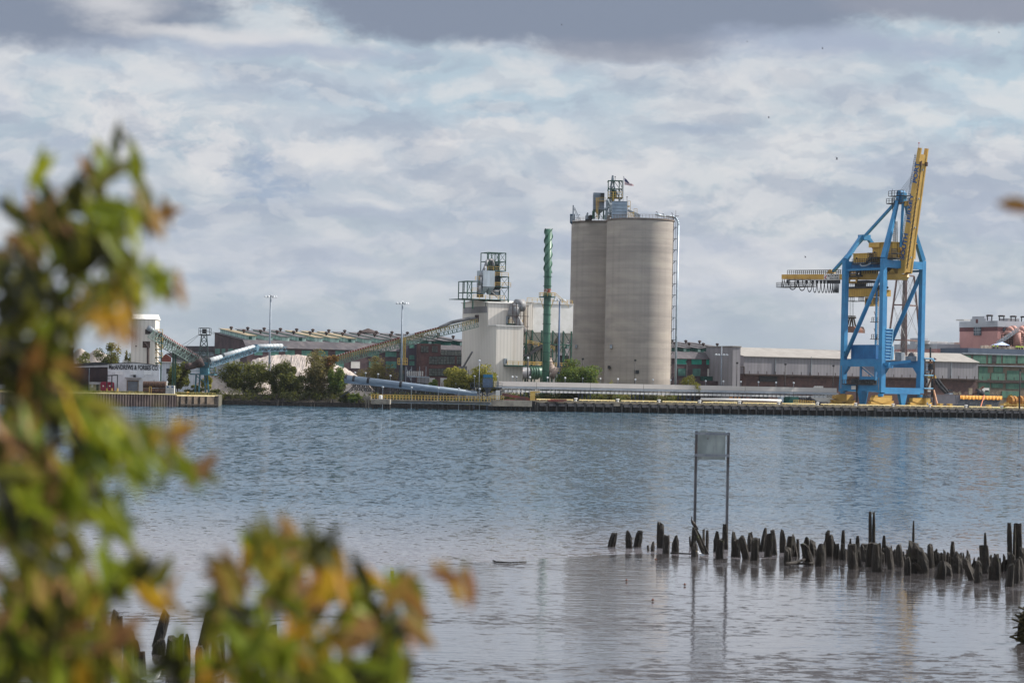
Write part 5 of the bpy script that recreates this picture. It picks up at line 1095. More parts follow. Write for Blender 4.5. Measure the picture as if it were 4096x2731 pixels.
solo(mb, 'building_material', mat('site_stuff', S(190, 176, 160), S(150, 130, 120), .5, .9), 'row of building material and fencing along the slate roof', 'materials', fs_.M @ Vector((0, 1, a)), kind='stuff')
for i, px in enumerate((2018, 2062, 2272, 2290, 2310, 2334, 2344)):
 c_ = fs_.f(*z8(px, 650))[0]; b_ = fs_.M @ Vector((c_, .4, a)); g = thing('person', ['distant worker in a lime vest at the left end of the slate roof', 'distant worker in a lime vest second from the left on the slate roof', 'distant worker in a lime vest near the foot of the pink pipe', 'distant worker in a lime vest just right of the pink pipe', 'distant worker in a lime vest between others right of the pink pipe', 'distant worker in a lime vest close to the right edge', 'distant worker in a lime vest at the very right edge'][i], 'person', b_, group='workers on the slate roof')
 MB().lathe([(.2, 0), (.24, .45), (.22, .85), (.30, 1.1), (.30, 1.4), (.1, 1.5), (.13, 1.62), (.13, 1.75), (.04, 1.84)], b_, 8).build('body', M_dark, g); MB().lathe([(.27, .85), (.34, 1.1), (.34, 1.42)], b_, 8).build('vest', mat('lime_vest', S(200, 220, 90), None, 1, .8), g)
gz_ = thing('blue_canopy', 'small pale blue and white canopy tent on the slate roof', 'tent', fs_.M @ Vector((fs_.f(*z8(2130, 655))[0], .5, a)))
c_ = fs_.f(*z8(2130, 655))[0]; mb = fs_.mb().add([(c_ - 4, .2, a + 1.6), (c_ + 3.4, .2, a + 1.6), (c_ + 3.4, 4, a + 1.6), (c_ - 4, 4, a + 1.6), (c_ + .5, 2, a + 3.1)], [(0, 1, 4), (1, 2, 4), (2, 3, 4), (3, 0, 4), (0, 3, 2, 1)]); mb.build('roof', mat('tent_blue', S(150, 170, 206), S(190, 196, 206), .4, .8), gz_)
mb = fs_.mb()
for dx_ in (-3.8, 3.2): mb.bar((c_ + dx_, .4, a), (c_ + dx_, .4, a + 1.6), .12); mb.bar((c_ + dx_, 3.8, a), (c_ + dx_, 3.8, a + 1.6), .12)
mb.build('leg_frame', M_steel, gz_)
# low pink and grey building seen through the crane
fl2 = Frame(3744, 1600, 1120); lp = fl2.thing('low_pink_building', 'low grey and pink building with stepped parapet seen through the crane legs', 'building')
ya, zt = fl2.s(*z8(912, 618)); _, zm = fl2.s(*z8(1250, 682)); xr2 = fl2.f(*z8(1650, 640))[0]
fl2.mb().box(0, xr2, 0, ya, 0, zm).build('wall', M_pink, lp); fl2.mb().box(-.1, xr2 + .1, -.1, ya + .1, zm, fl2.s(*z8(1370, 625))[1]).build('grey_band', M_pgrey, lp)
y0_, z0_ = fl2.s(*z8(1090, 562)); y1_, _ = fl2.s(*z8(1225, 562)); fl2.mb().box(-.2, 3, y1_, y0_, zt - 2, z0_).build('stepped_parapet', M_pgrey, lp)
for i, (xa, xb, yt) in enumerate(((1225, 1302, 592), (1392, 1490, 606), (1575, 1636, 614))):
 a, c_ = fl2.f(*z8(xa, yt), y=6), fl2.f(*z8(xb, yt + 22), y=6); mb = fl2.mb().box(a[0], c_[0], 6, 12, fl2.s(*z8(1370, 625))[1], a[1]); mb.box(a[0] - .4, c_[0] + .4, 5.6, 12.4, a[1] + .01, a[1] + .3)
 solo(mb, 'roof_unit', M_white, ['white rooftop unit just right of the crane leg', 'white rooftop unit in the middle of the low pink building', 'white rooftop unit beside the tall pink plant'][i], 'roof unit', fl2.M @ Vector((a[0], 6, zm)), 'white units on the low pink building')
# ---------------------------------------------------------------- lattice water tower legs behind the crane
YW = 980
wt = thing('lattice_mast', 'tall rusty lattice tower with cross wires seen behind the crane', 'tower', base_at(3618, YW))
mb = MB(); t4 = [W(3589, 1100, YW), W(3616, 1100, YW + 5), W(3656, 1105, YW), W(3624, 1100, YW - 4)]; b4 = [W(*z8(858, 500), YW), W(*z8(988, 700), YW + 9), W(*z8(1188, 500), YW), W(*z8(1043, 700), YW - 7)]
def ext(a, b_): t_ = (GZ - a.z) / (b_.z - a.z); return a + (b_ - a) * t_
b4 = [ext(a, c_) for a, c_ in zip(t4, b4)]
for a, c_ in zip(t4, b4): mb.bar(a, c_, .7)
lv = (.0, .23, .5, .78)
for f_ in lv:
 q = [a.lerp(c_, f_) for a, c_ in zip(t4, b4)]
 for i in range(4): mb.bar(q[i], q[(i + 1) % 4], .55)
mb.build('leg_frame', mat('rusty_mast', S(128, 108, 104), S(96, 78, 76), .8, .8), wt)
mb = MB().tube((t4[0] + t4[2]) / 2 + Vector((0, 1, 0)), Vector(((b4[0].x + b4[2].x) / 2, YW + 1, GZ)), .95, 10); mb.build('riser_pipe', mat('riser', S(112, 106, 106), S(90, 82, 84), .8, .8), wt)
mb = MB()
for i in range(3):
 q0 = [a.lerp(c_, lv[i]) for a, c_ in zip(t4, b4)]; q1_ = [a.lerp(c_, lv[i + 1]) for a, c_ in zip(t4, b4)]
 for j in range(4): mb.bar(q0[j], q1_[(j + 1) % 4], .1); mb.bar(q0[(j + 1) % 4], q1_[j], .1)
mb.build('tie_rod', M_duct, wt)
tt = [W(3585, 1040, YW), W(3660, 1040, YW)]
# ---------------------------------------------------------------- gallery conveyor along the quay
def gp_(px, py, back=16.0): return quay(px, py, back)
gl_ = thing('conveyor_gallery', 'very long pale grey enclosed conveyor gallery with open walkway running along the quay', 'conveyor', gp_(1995, 1600) * Vector((1, 1, 0)) + Vector((0, 0, GZ)))
def gz(zx, zy): return zf(2000, 1480, 3.36)(zx, zy)
pL, pR = gp_(*gz(0, 146)), gp_(3348, 1553); top = (pL, pR)
hB = pL.z - gp_(*gz(0, 208)).z; zL, zR = pL.z, pR.z; zA3 = (zL + zR) / 2
def gseg(px, dz, back=0): p = gp_(px, 1540); return Vector((p.x, p.y, zA3 + dz)) - QN * back
sg = [1995] + [gz(q, 0)[0] for q in (493, 1220, 1930)] + [z6(q, 0)[0] for q in (528, 1120, 1695)] + [3348]
M_gal = mat('gallery_sheet', S(178, 174, 172), S(168, 164, 162), .1, .7, (1, 1, .3)); M_gal2 = mat('gallery_lower', S(164, 170, 178), S(150, 158, 168), .3, .6)
for a, c_ in zip(sg[:-1], sg[1:]):
 p, q = gseg(a + .7, 0), gseg(c_ - .7, 0); mb = MB().bar(p - Vector((0, 0, .75)) - QN * 1.5, q - Vector((0, 0, .75)) - QN * 1.5, 3.0, 1.5); mb.build('casing', M_gal, gl_)
 mb = MB().bar(p - Vector((0, 0, 1.93)) - QN * 1.5, q - Vector((0, 0, 1.93)) - QN * 1.5, 2.7, .83); mb.build('lower_casing', M_gal2, gl_)
p, q = gseg(1990, -2.75), gseg(3340, -2.75)
MB().truss(p - QN * 1.2, q - QN * 1.2, 2.0, .75, 90, .1).build('truss', M_dark, gl_)
mb = MB().bar(gseg(2010, -3.1) + QN * .9, gseg(3300, -3.1) + QN * .9, .3, .66); mb.bar(gseg(2010, -3.3) + QN * .1, gseg(3300, -3.3) + QN * .1, 1.2, .12); mb.build('walkway', mat('pale_walkway', S(190, 192, 194), S(166, 168, 172), .8, .6), gl_)
mb = MB();
for k in range(76): p = gseg(2012 + k * 17, -2.8) + QN * 1.1; mb.bar(p - Vector((0, 0, .7)), p + Vector((0, 0, .6)), .1)
mb.bar(gseg(2012, -2.2) + QN * 1.1, gseg(3287, -2.2) + QN * 1.1, .08); mb.build('railing', M_dark, gl_)
for px in (gz(385, 0)[0], gz(1165, 0)[0], gz(1880, 0)[0], z6(430, 0)[0], z6(485, 0)[0], z6(1080, 0)[0], z6(1620, 0)[0]):
 mb = MB()
 for ox in (-1.5, 1.5):
  for bk in (.2, 2.8): p = gseg(px, 0, bk) + QD * ox; mb.bar((p.x, p.y, GZ), (p.x, p.y, zA3 - 2.4), .42)
 p = gseg(px, 0, .2); mb.bar((p + QD * -1.5) * Vector((1, 1, 0)) + Vector((0, 0, GZ)), (p + QD * 1.5) * Vector((1, 1, 0)) + Vector((0, 0, zA3 - 6)), .18)
 mb.build('support_leg', mat('blue_grey_steel', S(78, 86, 100), S(60, 68, 82), .8, .7), gl_)
# transfer tower at the left end of the gallery
tt_ = thing('transfer_tower', 'dark blue steel transfer tower with blue hood at the left end of the gallery', 'tower', (W(*z3(1715, 1100), 776).x, 776, GZ))
def t3(mb, xa, xb, ya, yb, Y0, Y1): a, c_ = W(*z3(xa, ya), Y0), W(*z3(xb, yb), Y0); mb.box(a.x, c_.x, Y0, Y1, c_.z, a.z); return mb
t3(MB(), 1656, 1770, 1035, 1138, 774, 778).build('housing', mat('slate_steel', S(84, 104, 128), S(70, 88, 110), .5, .6), tt_)
t3(MB(), 1662, 1768, 990, 1030, 774.2, 777.8).build('blue_hood', mat('blue_hood', S(44, 112, 150), S(36, 92, 128), .5, .6), tt_)
t3(MB(), 1784, 1812, 1065, 1132, 774, 776).build('cream_panel', M_cap, tt_)
mb = MB(); t3(mb, 1510, 1878, 1133, 1145, 772, 779)
for x in (1560, 1708, 1862): a = W(*z3(x, 1140), 774); mb.bar((a.x, 774, GZ - 3), a, .4)
for (x0_, y0_, x1_, y1_) in ((1530, 1140, 1650, 1250), (1590, 1150, 1720, 1260), (1862, 1160, 1715, 1235), (1700, 1140, 1700, 1225)): mb.bar(W(*z3(x0_, y0_), 773), W(*z3(x1_, y1_), 773), .3)
mb.rail(W(*z3(1515, 1133), 772), W(*z3(1878, 1133), 772), 1.2, t=.12); mb.build('deck_frame', MATS['blue_grey_steel'], tt_)
mb = MB(); hop(mb, W(*z3(1670, 1140), 774).x, W(*z3(1760, 1140), 774).x, 774, 778, W(*z3(1670, 1146), 774).z, W(*z3(1670, 1200), 774).z); mb.bar(W(*z3(1720, 1222), 773), W(*z3(1868, 1165), 773), .5); mb.build('chute', M_gclad, tt_)
t3(MB(), 1806, 1850, 1172, 1275, 770, 772.5).build('white_column', M_white, tt_)
# ---------------------------------------------------------------- yellow railed walkway and its dolphins
YK = 748.0
wk = thing('jetty_walkway', 'narrow jetty walkway with bright yellow railings on scattered timber piles', 'jetty', (W(*z3(600, 1380), YK).x, YK, 0))
a, c_ = W(*z3(385, 1272), YK), W(*z3(1745, 1284), YK)
MB().box(W(*z3(596, 0), YK).x, c_.x, YK, YK + 2.4, a.z - .35, a.z).build('deck', M_concG, wk)
rl = MB(); dz_ = Vector((0, 0, 1.45)); rl.rail(a, (c_.x, YK, a.z), 1.45, 38, .17); rl.rail(a + Vector((0, 2.3, 0)), (c_.x, YK + 2.3, a.z), 1.45, 38, .14); rl.rail(W(*z3(1745, 1284), YK), W(*z3(1895, 1284), YK), 1.3, 5, .16); rl.build('railing', M_yel, wk)
mb = MB()
for k in range(72): x = W(*z3(605 + k * 15.8, 1290), YK).x; mb.box(x, x + .75, YK - .35, YK - .02, a.z - .85, a.z - .45)
mb.bar((W(*z3(600, 0), YK).x, YK - .1, a.z - .9), (c_.x, YK - .1, a.z - .9), .3); mb.build('pipe_rack', M_steel, wk)
for x in (785, 905, 1045, 1137, 1170, 1218, 1242, 1530, 1430): xx = W(*z3(x, 1380), YK).x; MB().tube((xx, YK + 1.2, -2), (xx, YK + 1.2, a.z - .5), .4, 8).build('pile', M_timber, wk)
dp = thing('dolphin', 'grey concrete mooring platform on dark piles at the left end of the walkway', 'platform', (W(*z3(490, 1380), 742).x, 742, 0))
p, q = W(*z3(382, 1270), 740), W(*z3(596, 1330), 740); MB().box(p.x, q.x, 740, 747.5, q.z, p.z).build('cap', M_concG, dp)
for x in (405, 445, 535, 565, 590):
 for Y in (741, 746.5): xx = W(*z3(x, 1380), Y).x; MB().tube((xx, Y, -2), (xx, Y, q.z), .42, 8).build('pile', M_timber, dp)
p, q = W(*z3(478, 1270), 741), W(*z3(505, 1226), 741); solo(MB().lathe([(.5, 0), (.55, .1), (.55, q.z - p.z - .15), (.4, q.z - p.z)], ((p.x + q.x) / 2, 741, p.z), 12), 'white_drum', M_white, 'white drum standing on the mooring platform', 'drum', ((p.x + q.x) / 2, 741, p.z))
p, q = W(*z3(298, 1282), 743), W(*z3(380, 1240), 743); solo(MB().box(p.x, q.x, 743, 745, p.z, q.z).box(p.x + .3, q.x - .3, 742.9, 742.98, p.z + .3, q.z - .3).box(p.x + .5, p.x + .9, 743.5, 744, -2, p.z).box(q.x - .9, q.x - .5, 743.5, 744, -2, p.z), 'concrete_block', M_concG, 'pale block on stub piles just left of the mooring platform', 'block', (p.x, 743, -2))
# broken timbers along the shore
rn = random.Random(12)
for i in range(26):
 px = rn.uniform(1100, 1990); Y = 786 + rn.uniform(-9, -2); a = W(px, 1600, Y); h_ = rn.uniform(.8, 2.6); l = rn.uniform(-.4, .4)
 mb = MB().tube((a.x, Y, -1), (a.x + l, Y, h_), rn.uniform(.18, .32), 7)
 if i % 3 == 0: mb.bar((a.x - 2, Y, h_ * .8), (a.x + 3, Y, h_ * .8), .3)
 solo(mb, 'old_pile', M_timber, 'dark broken timber pile standing along the shore below the trees', 'pile', (a.x, Y, -1), 'broken piles along the far shore')
# ---------------------------------------------------------------- main quay
qy = thing('concrete_quay', 'long concrete quay on dark piles with black fender blocks and a yellow pipe rail', 'quay', Q0 + QD * 100)
Mq = Matrix.Translation(Q0) @ Matrix.Rotation(math.atan2(QD.y, QD.x), 4, 'Z')       # local x along, y inland
q_ = lambda: MB(Mq)
QL = 262.0
q_().box(-1, QL, .9, 14, 2.1, DECK).build('deck', M_concG, qy)
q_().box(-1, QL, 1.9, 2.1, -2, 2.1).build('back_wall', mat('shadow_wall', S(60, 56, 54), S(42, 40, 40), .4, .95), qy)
spc = 3.36; n_ = int(QL / spc)
M_fend = mat('black_fender', S(78, 78, 82), S(52, 52, 58), .8, .8); M_pile = mat('tarred_pile', S(30, 32, 36), S(20, 22, 26), .8, .8)
fp0 = q_().box(-.32, .32, -.25, .35, -2, 3.0).build('fender_pile', M_pile, qy)
fb0 = q_().box(.75, spc - .35, -.25, .88, 1.75, 2.45).box(.75, spc - .35, .3, .88, 2.45, 2.75).build('fender_block', M_fend, qy)
sp0 = q_().box(spc * .5 - .35, spc * .5 + .35, 1.0, 1.6, -2, 2.0).build('support_pile', M_pile, qy)
off = Mq.to_3x3() @ Vector((spc, 0, 0))
for k in range(1, n_):
 for s_, skip in ((fp0, ()), (fb0, (8, 37, 61)), (sp0, ())):
  if k in skip: continue
  c_ = s_.copy(); col.objects.link(c_); c_.parent = qy; c_.location = off * k
mb = q_()
k = 0.3
while k < QL - 15:
 mb.tube((k, 1.2, DECK + .42), (k + 13.0, 1.2, DECK + .42), .2, 6)
 for j in range(6): mb.box(k + 1 + j * 2.3, k + 1.3 + j * 2.3, 1.05, 1.35, DECK, DECK + .3)
 k += 15.2
mb.build('yellow_rail', mat('cream_yellow', S(228, 208, 152), S(208, 184, 126), .6, .6), qy)
q_().box(-1, QL, .85, 1.0, 2.8, DECK + .06).build('kerb', mat('tan_kerb', S(126, 118, 104), S(104, 97, 86), .5, .9), qy)
bl0 = None
for i in range(17):
 x = 14.4 + i * 15.2; b_ = Mq @ Vector((x, 1.5, DECK))
 if bl0 is None:
  bl0 = solo(MB().lathe([(.42, 0), (.36, .45), (.3, .6), (.58, .72), (.58, .95), (.3, 1.05)], b_, 10), 'mooring_bollard', M_white, 'white mooring bollard standing in a gap of the yellow quay rail', 'bollard', b_, 'mooring bollards along the quay')
 elif x < QL: copy_thing(bl0, b_)
# concrete pier section left of the quay
pr = thing('concrete_pier', 'dark stained concrete pier section between the walkway and the long quay', 'pier', (W(*z3(1950, 1400), 756).x, 756, 0))
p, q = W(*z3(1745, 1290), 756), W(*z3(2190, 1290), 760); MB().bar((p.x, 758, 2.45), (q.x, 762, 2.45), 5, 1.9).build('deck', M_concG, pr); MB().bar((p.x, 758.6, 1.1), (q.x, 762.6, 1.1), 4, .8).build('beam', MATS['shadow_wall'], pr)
for k in range(9):
 f_ = k / 8; x = p.x + (q.x - p.x) * f_; MB().tube((x, 756.2 + 4 * f_, -2), (x, 756.2 + 4 * f_, 1.4), .5, 8).build('pile', M_pile, pr)
for k in range(5):
 xx = W(*z3(2198 + k * 12, 1400), 762).x; MB().tube((xx, 761, -2), (xx, 761, 3.2), .28, 7).build('cluster_pile', M_pile, pr)
yb2 = W(*z3(2225, 1290), 766); solo(MB().box(yb2.x - .8, yb2.x + .8, 766, 767, DECK, DECK + 2.6).box(yb2.x - .8, yb2.x + 2.4, 766, 766.6, DECK + 2.6, DECK + 3), 'yellow_stand', M_yel, 'small yellow steel stand at the left end of the quay', 'stand', (yb2.x, 766, DECK))
rb = W(*z3(2040, 1262), 768); solo(MB().bar((rb.x - 4.5, 768, rb.z + 1.2), (rb.x + 4, 768, rb.z - .2), 1.2, .9).bar((rb.x + 4, 768, rb.z - .3), (rb.x + 16, 769, rb.z - .3), .8, .5).box(rb.x - 4, rb.x + 15, 767.6, 768.5, DECK - .2, rb.z - .3), 'red_hoses', mat('faded_red', S(140, 70, 60), S(96, 72, 70), .6, .8), 'bundle of faded red and grey pipes lying on the pier', 'pipes', (rb.x, 768, DECK))
# things on the quay behind the rail
wp = thing('white_pipeline', 'long white pipeline running low behind the quay rail', 'pipeline', quay(z6(600, 870)[0], z6(0, 870)[1], 8) * Vector((1, 1, 0)) + Vector((0, 0, DECK)))
p, q = quay(*z6(600, 868), 8), quay(*z6(1540, 888), 8); p.z = q.z = (p.z + q.z) / 2; MB().tube(p, q, .42, 10).build('pipe', M_white, wp, True)
for k in range(8): s = p.lerp(q, k / 7); MB().box(s.x - .3, s.x + .3, s.y - .3, s.y + .3, DECK - .1, s.z - .3).build('pipe_support', M_concG, wp)
def qbox(mb, f_, xa, xb, ya, yb, bk0, bk1):
 a, c_ = quay(*f_(xa, ya), bk0), quay(*f_(xb, yb), bk0); M_ = Mq.inverted(); a, c_ = M_ @ a, M_ @ c_; m2 = MB(Mq).box(a.x, c_.x, a.y, a.y + bk1 - bk0, c_.z, a.z); mb.add(m2.v, m2.f); return mb
def qsolo(name, label, cat, mats, f_, xa, xb, ya, yb, bk0, bk1, extra=None, group=None):
 mb = qbox(MB(), f_, xa, xb, ya, yb, bk0, bk1)
 if extra: extra(mb)
 p = quay(*f_((xa + xb) / 2, yb), bk0); return solo(mb, name, mats, label, cat, (p.x, p.y, DECK), group)
# mobile hoppers, a yellow tarp covered boat and stores seen under the gallery
for i, (xa, m_) in enumerate(((640, M_gclad), (735, M_gclad), (1210, M_duct), (1290, M_duct), (1370, M_duct))):
 h = thing('storage_hopper', ['left', 'right', 'left', 'middle', 'right'][i] + (' grey cone bottomed hopper of the pair under the gallery' if i < 2 else ' dusty cone bottomed hopper of the three under the gallery'), 'hopper', quay(*z6(xa + 40, 890), 24) * Vector((1, 1, 0)) + Vector((0, 0, GZ)), group='cone bottomed hoppers behind the quay')
 a, c_ = Mq.inverted() @ quay(*z6(xa, 822), 24), Mq.inverted() @ quay(*z6(xa + 78, 822), 24); mb = MB(Mq); hop(mb, a.x, c_.x, a.y, a.y + 5, a.z + 1.6, a.z - 1.6, .12); mb.build('body', m_, h)
 mb = MB(Mq)
 for x in (a.x, c_.x): mb.box(x - .12, x + .12, a.y, a.y + .2, GZ, a.z + 1.6)
 mb.build('leg_frame', M_dark, h)
qsolo('stacked_planks', 'small orange and yellow bundle standing under the gallery beside a support', 'bundle', mat('orange_tarp', S(216, 150, 60), S(196, 120, 56), .8, .8), z6, 985, 1068, 843, 868, 22, 25)
qsolo('dark_cabinet', 'dark grey blue cabinet on posts at the right end of the white pipeline', 'cabinet', M_bgrey, z6, 1538, 1570, 845, 905, 10, 12)
qsolo('site_cabin', 'dark green site cabin behind the right end of the gallery', 'cabin', M_dgreen, z6, 1640, 1750, 842, 925, 12, 16)
mb = MB()
for k in range(5): P_ = [quay(*z6(1760 + k * 26, 850), 9), quay(*z6(1770 + k * 26, 890), 9), quay(*z6(1775 + k * 26, 925), 9)]; mb.path(P_, .45, 8)
mb.path([quay(*z6(1870, 850), 8), quay(*z6(1910, 880), 8), quay(*z6(1980, 918), 8), quay(*z6(2085, 925), 8)], .6, 8); pz = quay(*z6(1850, 925), 9)
solo(mb, 'black_hoses', M_black, 'thick black hoses hanging from the gallery end down to the quay', 'hoses', (pz.x, pz.y, DECK), smooth=True)
mb = MB(); p, q = quay(*z6(1690, 925), 6), quay(*z6(1935, 935), 6); mb.rail(p, q, 1.2, 9, .14); solo(mb, 'yellow_barrier', M_yel, 'yellow pipe barrier in front of the black hoses', 'barrier', p)
def car(px, py, Yb, L_, label, mc, f_=z6, bk=26, van=False):
 o_ = quay(*f_(px, py), bk); o_.z = GZ; t_ = thing('parked_van' if van else 'parked_car', label, 'van' if van else 'car', o_, math.atan2(QD.y, QD.x), 'vehicles parked behind the quay'); M_ = MW[t_.name]
 h1, h2 = (1.1, 2.1) if van else (.85, 1.45)
 MB(M_).prism([(-L_ / 2, .35), (-L_ / 2, h1), (-L_ * .28, h1 + .05), (-L_ * .15, h2), (L_ * .25, h2), (L_ * .4, h1 + .05), (L_ / 2, h1), (L_ / 2, .35)], -.85, .85).build('body', mc, t_)
 MB(M_).prism([(-L_ * .24, h1 + .06), (-L_ * .13, h2 - .08), (L_ * .23, h2 - .08), (L_ * .35, h1 + .06)], -.88, .88).build('window', M_black, t_)
 for x in (-L_ * .3, L_ * .3):
  for y in (-.85, .7): MB(M_).tube((x, y, .33), (x, y + .16, .33), .33, 12).build('wheel', M_black, t_)
MBlue = mat('car_blue', S(50, 74, 110), None, 1, .3, spec=.6); MRed = mat('car_red', S(140, 40, 40), None, 1, .3, spec=.6)
car(470, 880, 0, 4.6, 'dark blue car parked left of the gallery support', MBlue); car(530, 885, 0, 4.6, 'second blue car parked beside the gallery support', MBlue); car(370, 838, 0, 4.5, 'dark red car behind the bushes under the gallery', MRed, bk=32)
car(820, 868, 0, 5.0, 'white pickup parked under the gallery among the hoppers', M_white); car(900, 872, 0, 4.6, 'silver car parked right of the white pickup', M_steel)
z7b = z9
car(2210, 1045, 0, 4.8, 'black car parked on the lawn near the right edge', M_black, z9, 42); car(2320, 1030, 0, 4.8, 'dark blue car at the right edge of the lawn', MBlue, z9, 46)
mb = MB();
for k in range(12): p = quay(*z6(1920 + k * 9, 735), 30); mb.box(p.x, p.x + .55, p.y, p.y + 1.5, GZ + 4.4, GZ + 6.1 + (k % 3) * .3)
p = quay(*z6(1915, 900), 30); p.z = GZ; mb.box(p.x + .1, p.x + 9, p.y + .2, p.y + 1.3, GZ, GZ + 4.4)
solo(mb, 'white_cage_stack', M_white, 'row of white and red steel cages showing above the gallery right end', 'cages', p)
# ---------------------------------------------------------------- grey barge with orange tarpaulin, yellow quay fittings
bk = 12.0
def qp(f_, x, y, b_=12.0): return quay(*f_(x, y), b_)
Mi = Mq.inverted()
def qz(f_, x, y, b_=12.0): p = Mi @ qp(f_, x, y, b_); return (p.x, p.z)
bg_ = thing('barge', 'grey hulled barge with raked bow and orange tarpaulin moored behind the quay', 'barge', qp(z9, 1000, 1210) * Vector((1, 1, 0)) + Vector((0, 0, GZ)))
poly = [qz(z9, *q) for q in ((255, 1225), (255, 938), (1885, 965), (1780, 1212))]; bkx = Mi @ qp(z9, 1000, 1000)
M_hull = mat('grey_hull', S(96, 96, 106), S(82, 84, 94), .25, .7, c3=S(120, 120, 126), s3=.6, op3=.4)
MB(Mq).prism(poly, bkx.y, bkx.y + 11).build('hull', M_hull, bg_)
poly = [qz(z9, *q) for q in ((910, 1212), (1010, 1040), (1850, 1052), (1778, 1214))]; MB(Mq).prism(poly, bkx.y - .06, bkx.y - .01).build('dark_bow', mat('dark_hull', S(60, 66, 76), S(74, 80, 90), .5, .8, c3=S(150, 156, 162), s3=1.1, op3=.45), bg_)
a, c_ = qz(z9, 1000, 940), qz(z9, 1884, 1050); mb = MB(Mq); n_ = 60
for i in range(n_):
 xx0, xx1 = a[0] + (c_[0] - a[0]) * i / n_, a[0] + (c_[0] - a[0]) * (i + 1) / n_; o0, o1 = .15 * math.sin(i * 1.3), .15 * math.sin((i + 1) * 1.3)
 mb.add([(xx0, bkx.y - .3 + o0, c_[1] + .12 * math.sin(i * .9)), (xx1, bkx.y - .3 + o1, c_[1] + .12 * math.sin((i + 1) * .9)), (xx1, bkx.y - .25, a[1] - .2), (xx0, bkx.y - .25, a[1] - .2), (xx1, bkx.y + 2, a[1] - .2), (xx0, bkx.y + 2, a[1] - .2)], [(0, 1, 2, 3), (3, 2, 4, 5)])
mb.build('tarpaulin', mat('orange_tarpaulin', S(222, 158, 62), S(200, 136, 48), .6, .7), bg_, True)
mb = MB()
for (x0_, y0_, x1_, y1_) in ((905, 945, 925, 1130), (1120, 940, 1215, 1180), (1800, 965, 1690, 1170), (1384, 950, 1384, 1210)): mb.tube(qp(z9, x0_, y0_, 11.2), qp(z9, x1_, y1_, 11.2), .07, 4)
mb.build('mooring_rope', M_dark, bg_)
t2 = solo(MB().tube(qp(z9, 1512, 950, 11), qp(z9, 1432, 1210, 8), .2, 6), 'orange_ramp_pole', mat('salmon', S(222, 140, 110), None, 1, .8), 'slanting salmon orange pole in front of the orange tarpaulin', 'pole', qp(z9, 1432, 1210, 8))
a = qp(z9, 735, 985, 11.9)
def bx9(name, lab, cat, m_, x0_, x1_, y0_, y1_, b0=15, b1=18, group=None): return qsolo(name, lab, cat, m_, z9, x0_, x1_, y0_, y1_, b0, b1, None, group)
bx9('deck_machine', 'black box machine with red base on the barge deck', 'machine', M_black, 770, 840, 825, 865); bx9('deck_plank', 'pale upright board leaning on the barge deck', 'board', M_tan, 1195, 1262, 800, 935, 15, 15.6)
bx9('deck_locker', 'long low pale lockers on the barge deck right of the hoses', 'locker', M_steel, 780, 880, 900, 938); bx9('white_sign_board', 'white rectangular board standing beyond the barge', 'board', M_white, 1475, 1615, 795, 872, 26, 26.5); bx9('black_box', 'small black box beside the white board', 'box', M_black, 1560, 1610, 845, 880, 25, 25.8)
solo(MB().bar(qp(z9, 1280, 935, 15), qp(z9, 1500, 770, 15), .8, .6), 'brown_derrick_boom', M_rust, 'short brown boom slanting up from the barge deck', 'boom', qp(z9, 1280, 935, 15))
solo(MB().path([qp(z9, 1350, 870, 15), qp(z9, 1420, 880, 15), qp(z9, 1490, 935, 15)], .9, 10).path([qp(z9, 1390, 860, 16), qp(z9, 1440, 860, 16), qp(z9, 1485, 900, 16)], .6, 10), 'black_deck_hoses', M_black, 'glossy black bent hoses lying at the bow of the barge', 'hoses', qp(z9, 1430, 938, 15), smooth=True)
mb = MB()
for x, h_ in ((880, 60), (905, 40), (945, 30), (1000, 60), (1020, 30), (1700, 25), (1790, 40)): p = qp(z9, x, 938, 15); q = qp(z9, x + 8, 938 - h_, 15); mb.path([p, p.lerp(q, .6) + Vector((-.5, 0, 0)), q], .3, 6)
solo(mb, 'deck_fittings', M_tan, 'bent pale pipes and fittings along the barge rail', 'fittings', qp(z9, 880, 938, 15))
# dredge style gantry with hoses behind the crane's right leg
dg = thing('suction_gantry', 'rusty brown gantry frame with mast and fat black hoses right of the blue crane', 'gantry', qp(z9, 360, 1190, 9) * Vector((1, 1, 0)) + Vector((0, 0, DECK)))
mb = MB()
for (x0_, y0_, x1_, y1_, w) in ((455, 190, 448, 1180, .5), (260, 190, 262, 900, .45), (250, 190, 470, 192, .35), (225, 500, 260, 420, .3), (440, 470, 240, 1000, .45), (210, 830, 445, 835, .35), (300, 850, 300, 960, .35), (360, 1150, 500, 1180, .4)): mb.bar(qp(z9, x0_, y0_, 10), qp(z9, x1_, y1_, 10), w)
mb.build('frame', M_rust, dg)
mb = MB().bar(qp(z9, 447, 840, 9.6), qp(z9, 535, 1195, 8), .45); mb.build('salmon_brace', mat('pale_salmon', S(206, 160, 130), None, 1, .8), dg)
mb = MB().tube(qp(z9, 378, 520, 11), qp(z9, 378, -60, 11), .32, 6); mb.bar(qp(z9, 395, 30, 11), qp(z9, 460, 45, 11), .2); mb.tube(qp(z9, 383, 410, 11), qp(z9, 380, 290, 11), .9, 8); mb.build('mast', M_dark, dg)
mb = MB()
for pts_ in (((470, 630), (560, 760), (700, 900)), ((515, 600), (620, 740), (745, 890)), ((420, 600), (425, 800), (424, 990)), ((300, 570), (275, 700), (262, 830)), ((250, 560), (235, 700), (225, 820))): mb.path([qp(z9, x, y, 10.5) for x, y in pts_], .55, 8)
mb.build('hose', M_black, dg, True)
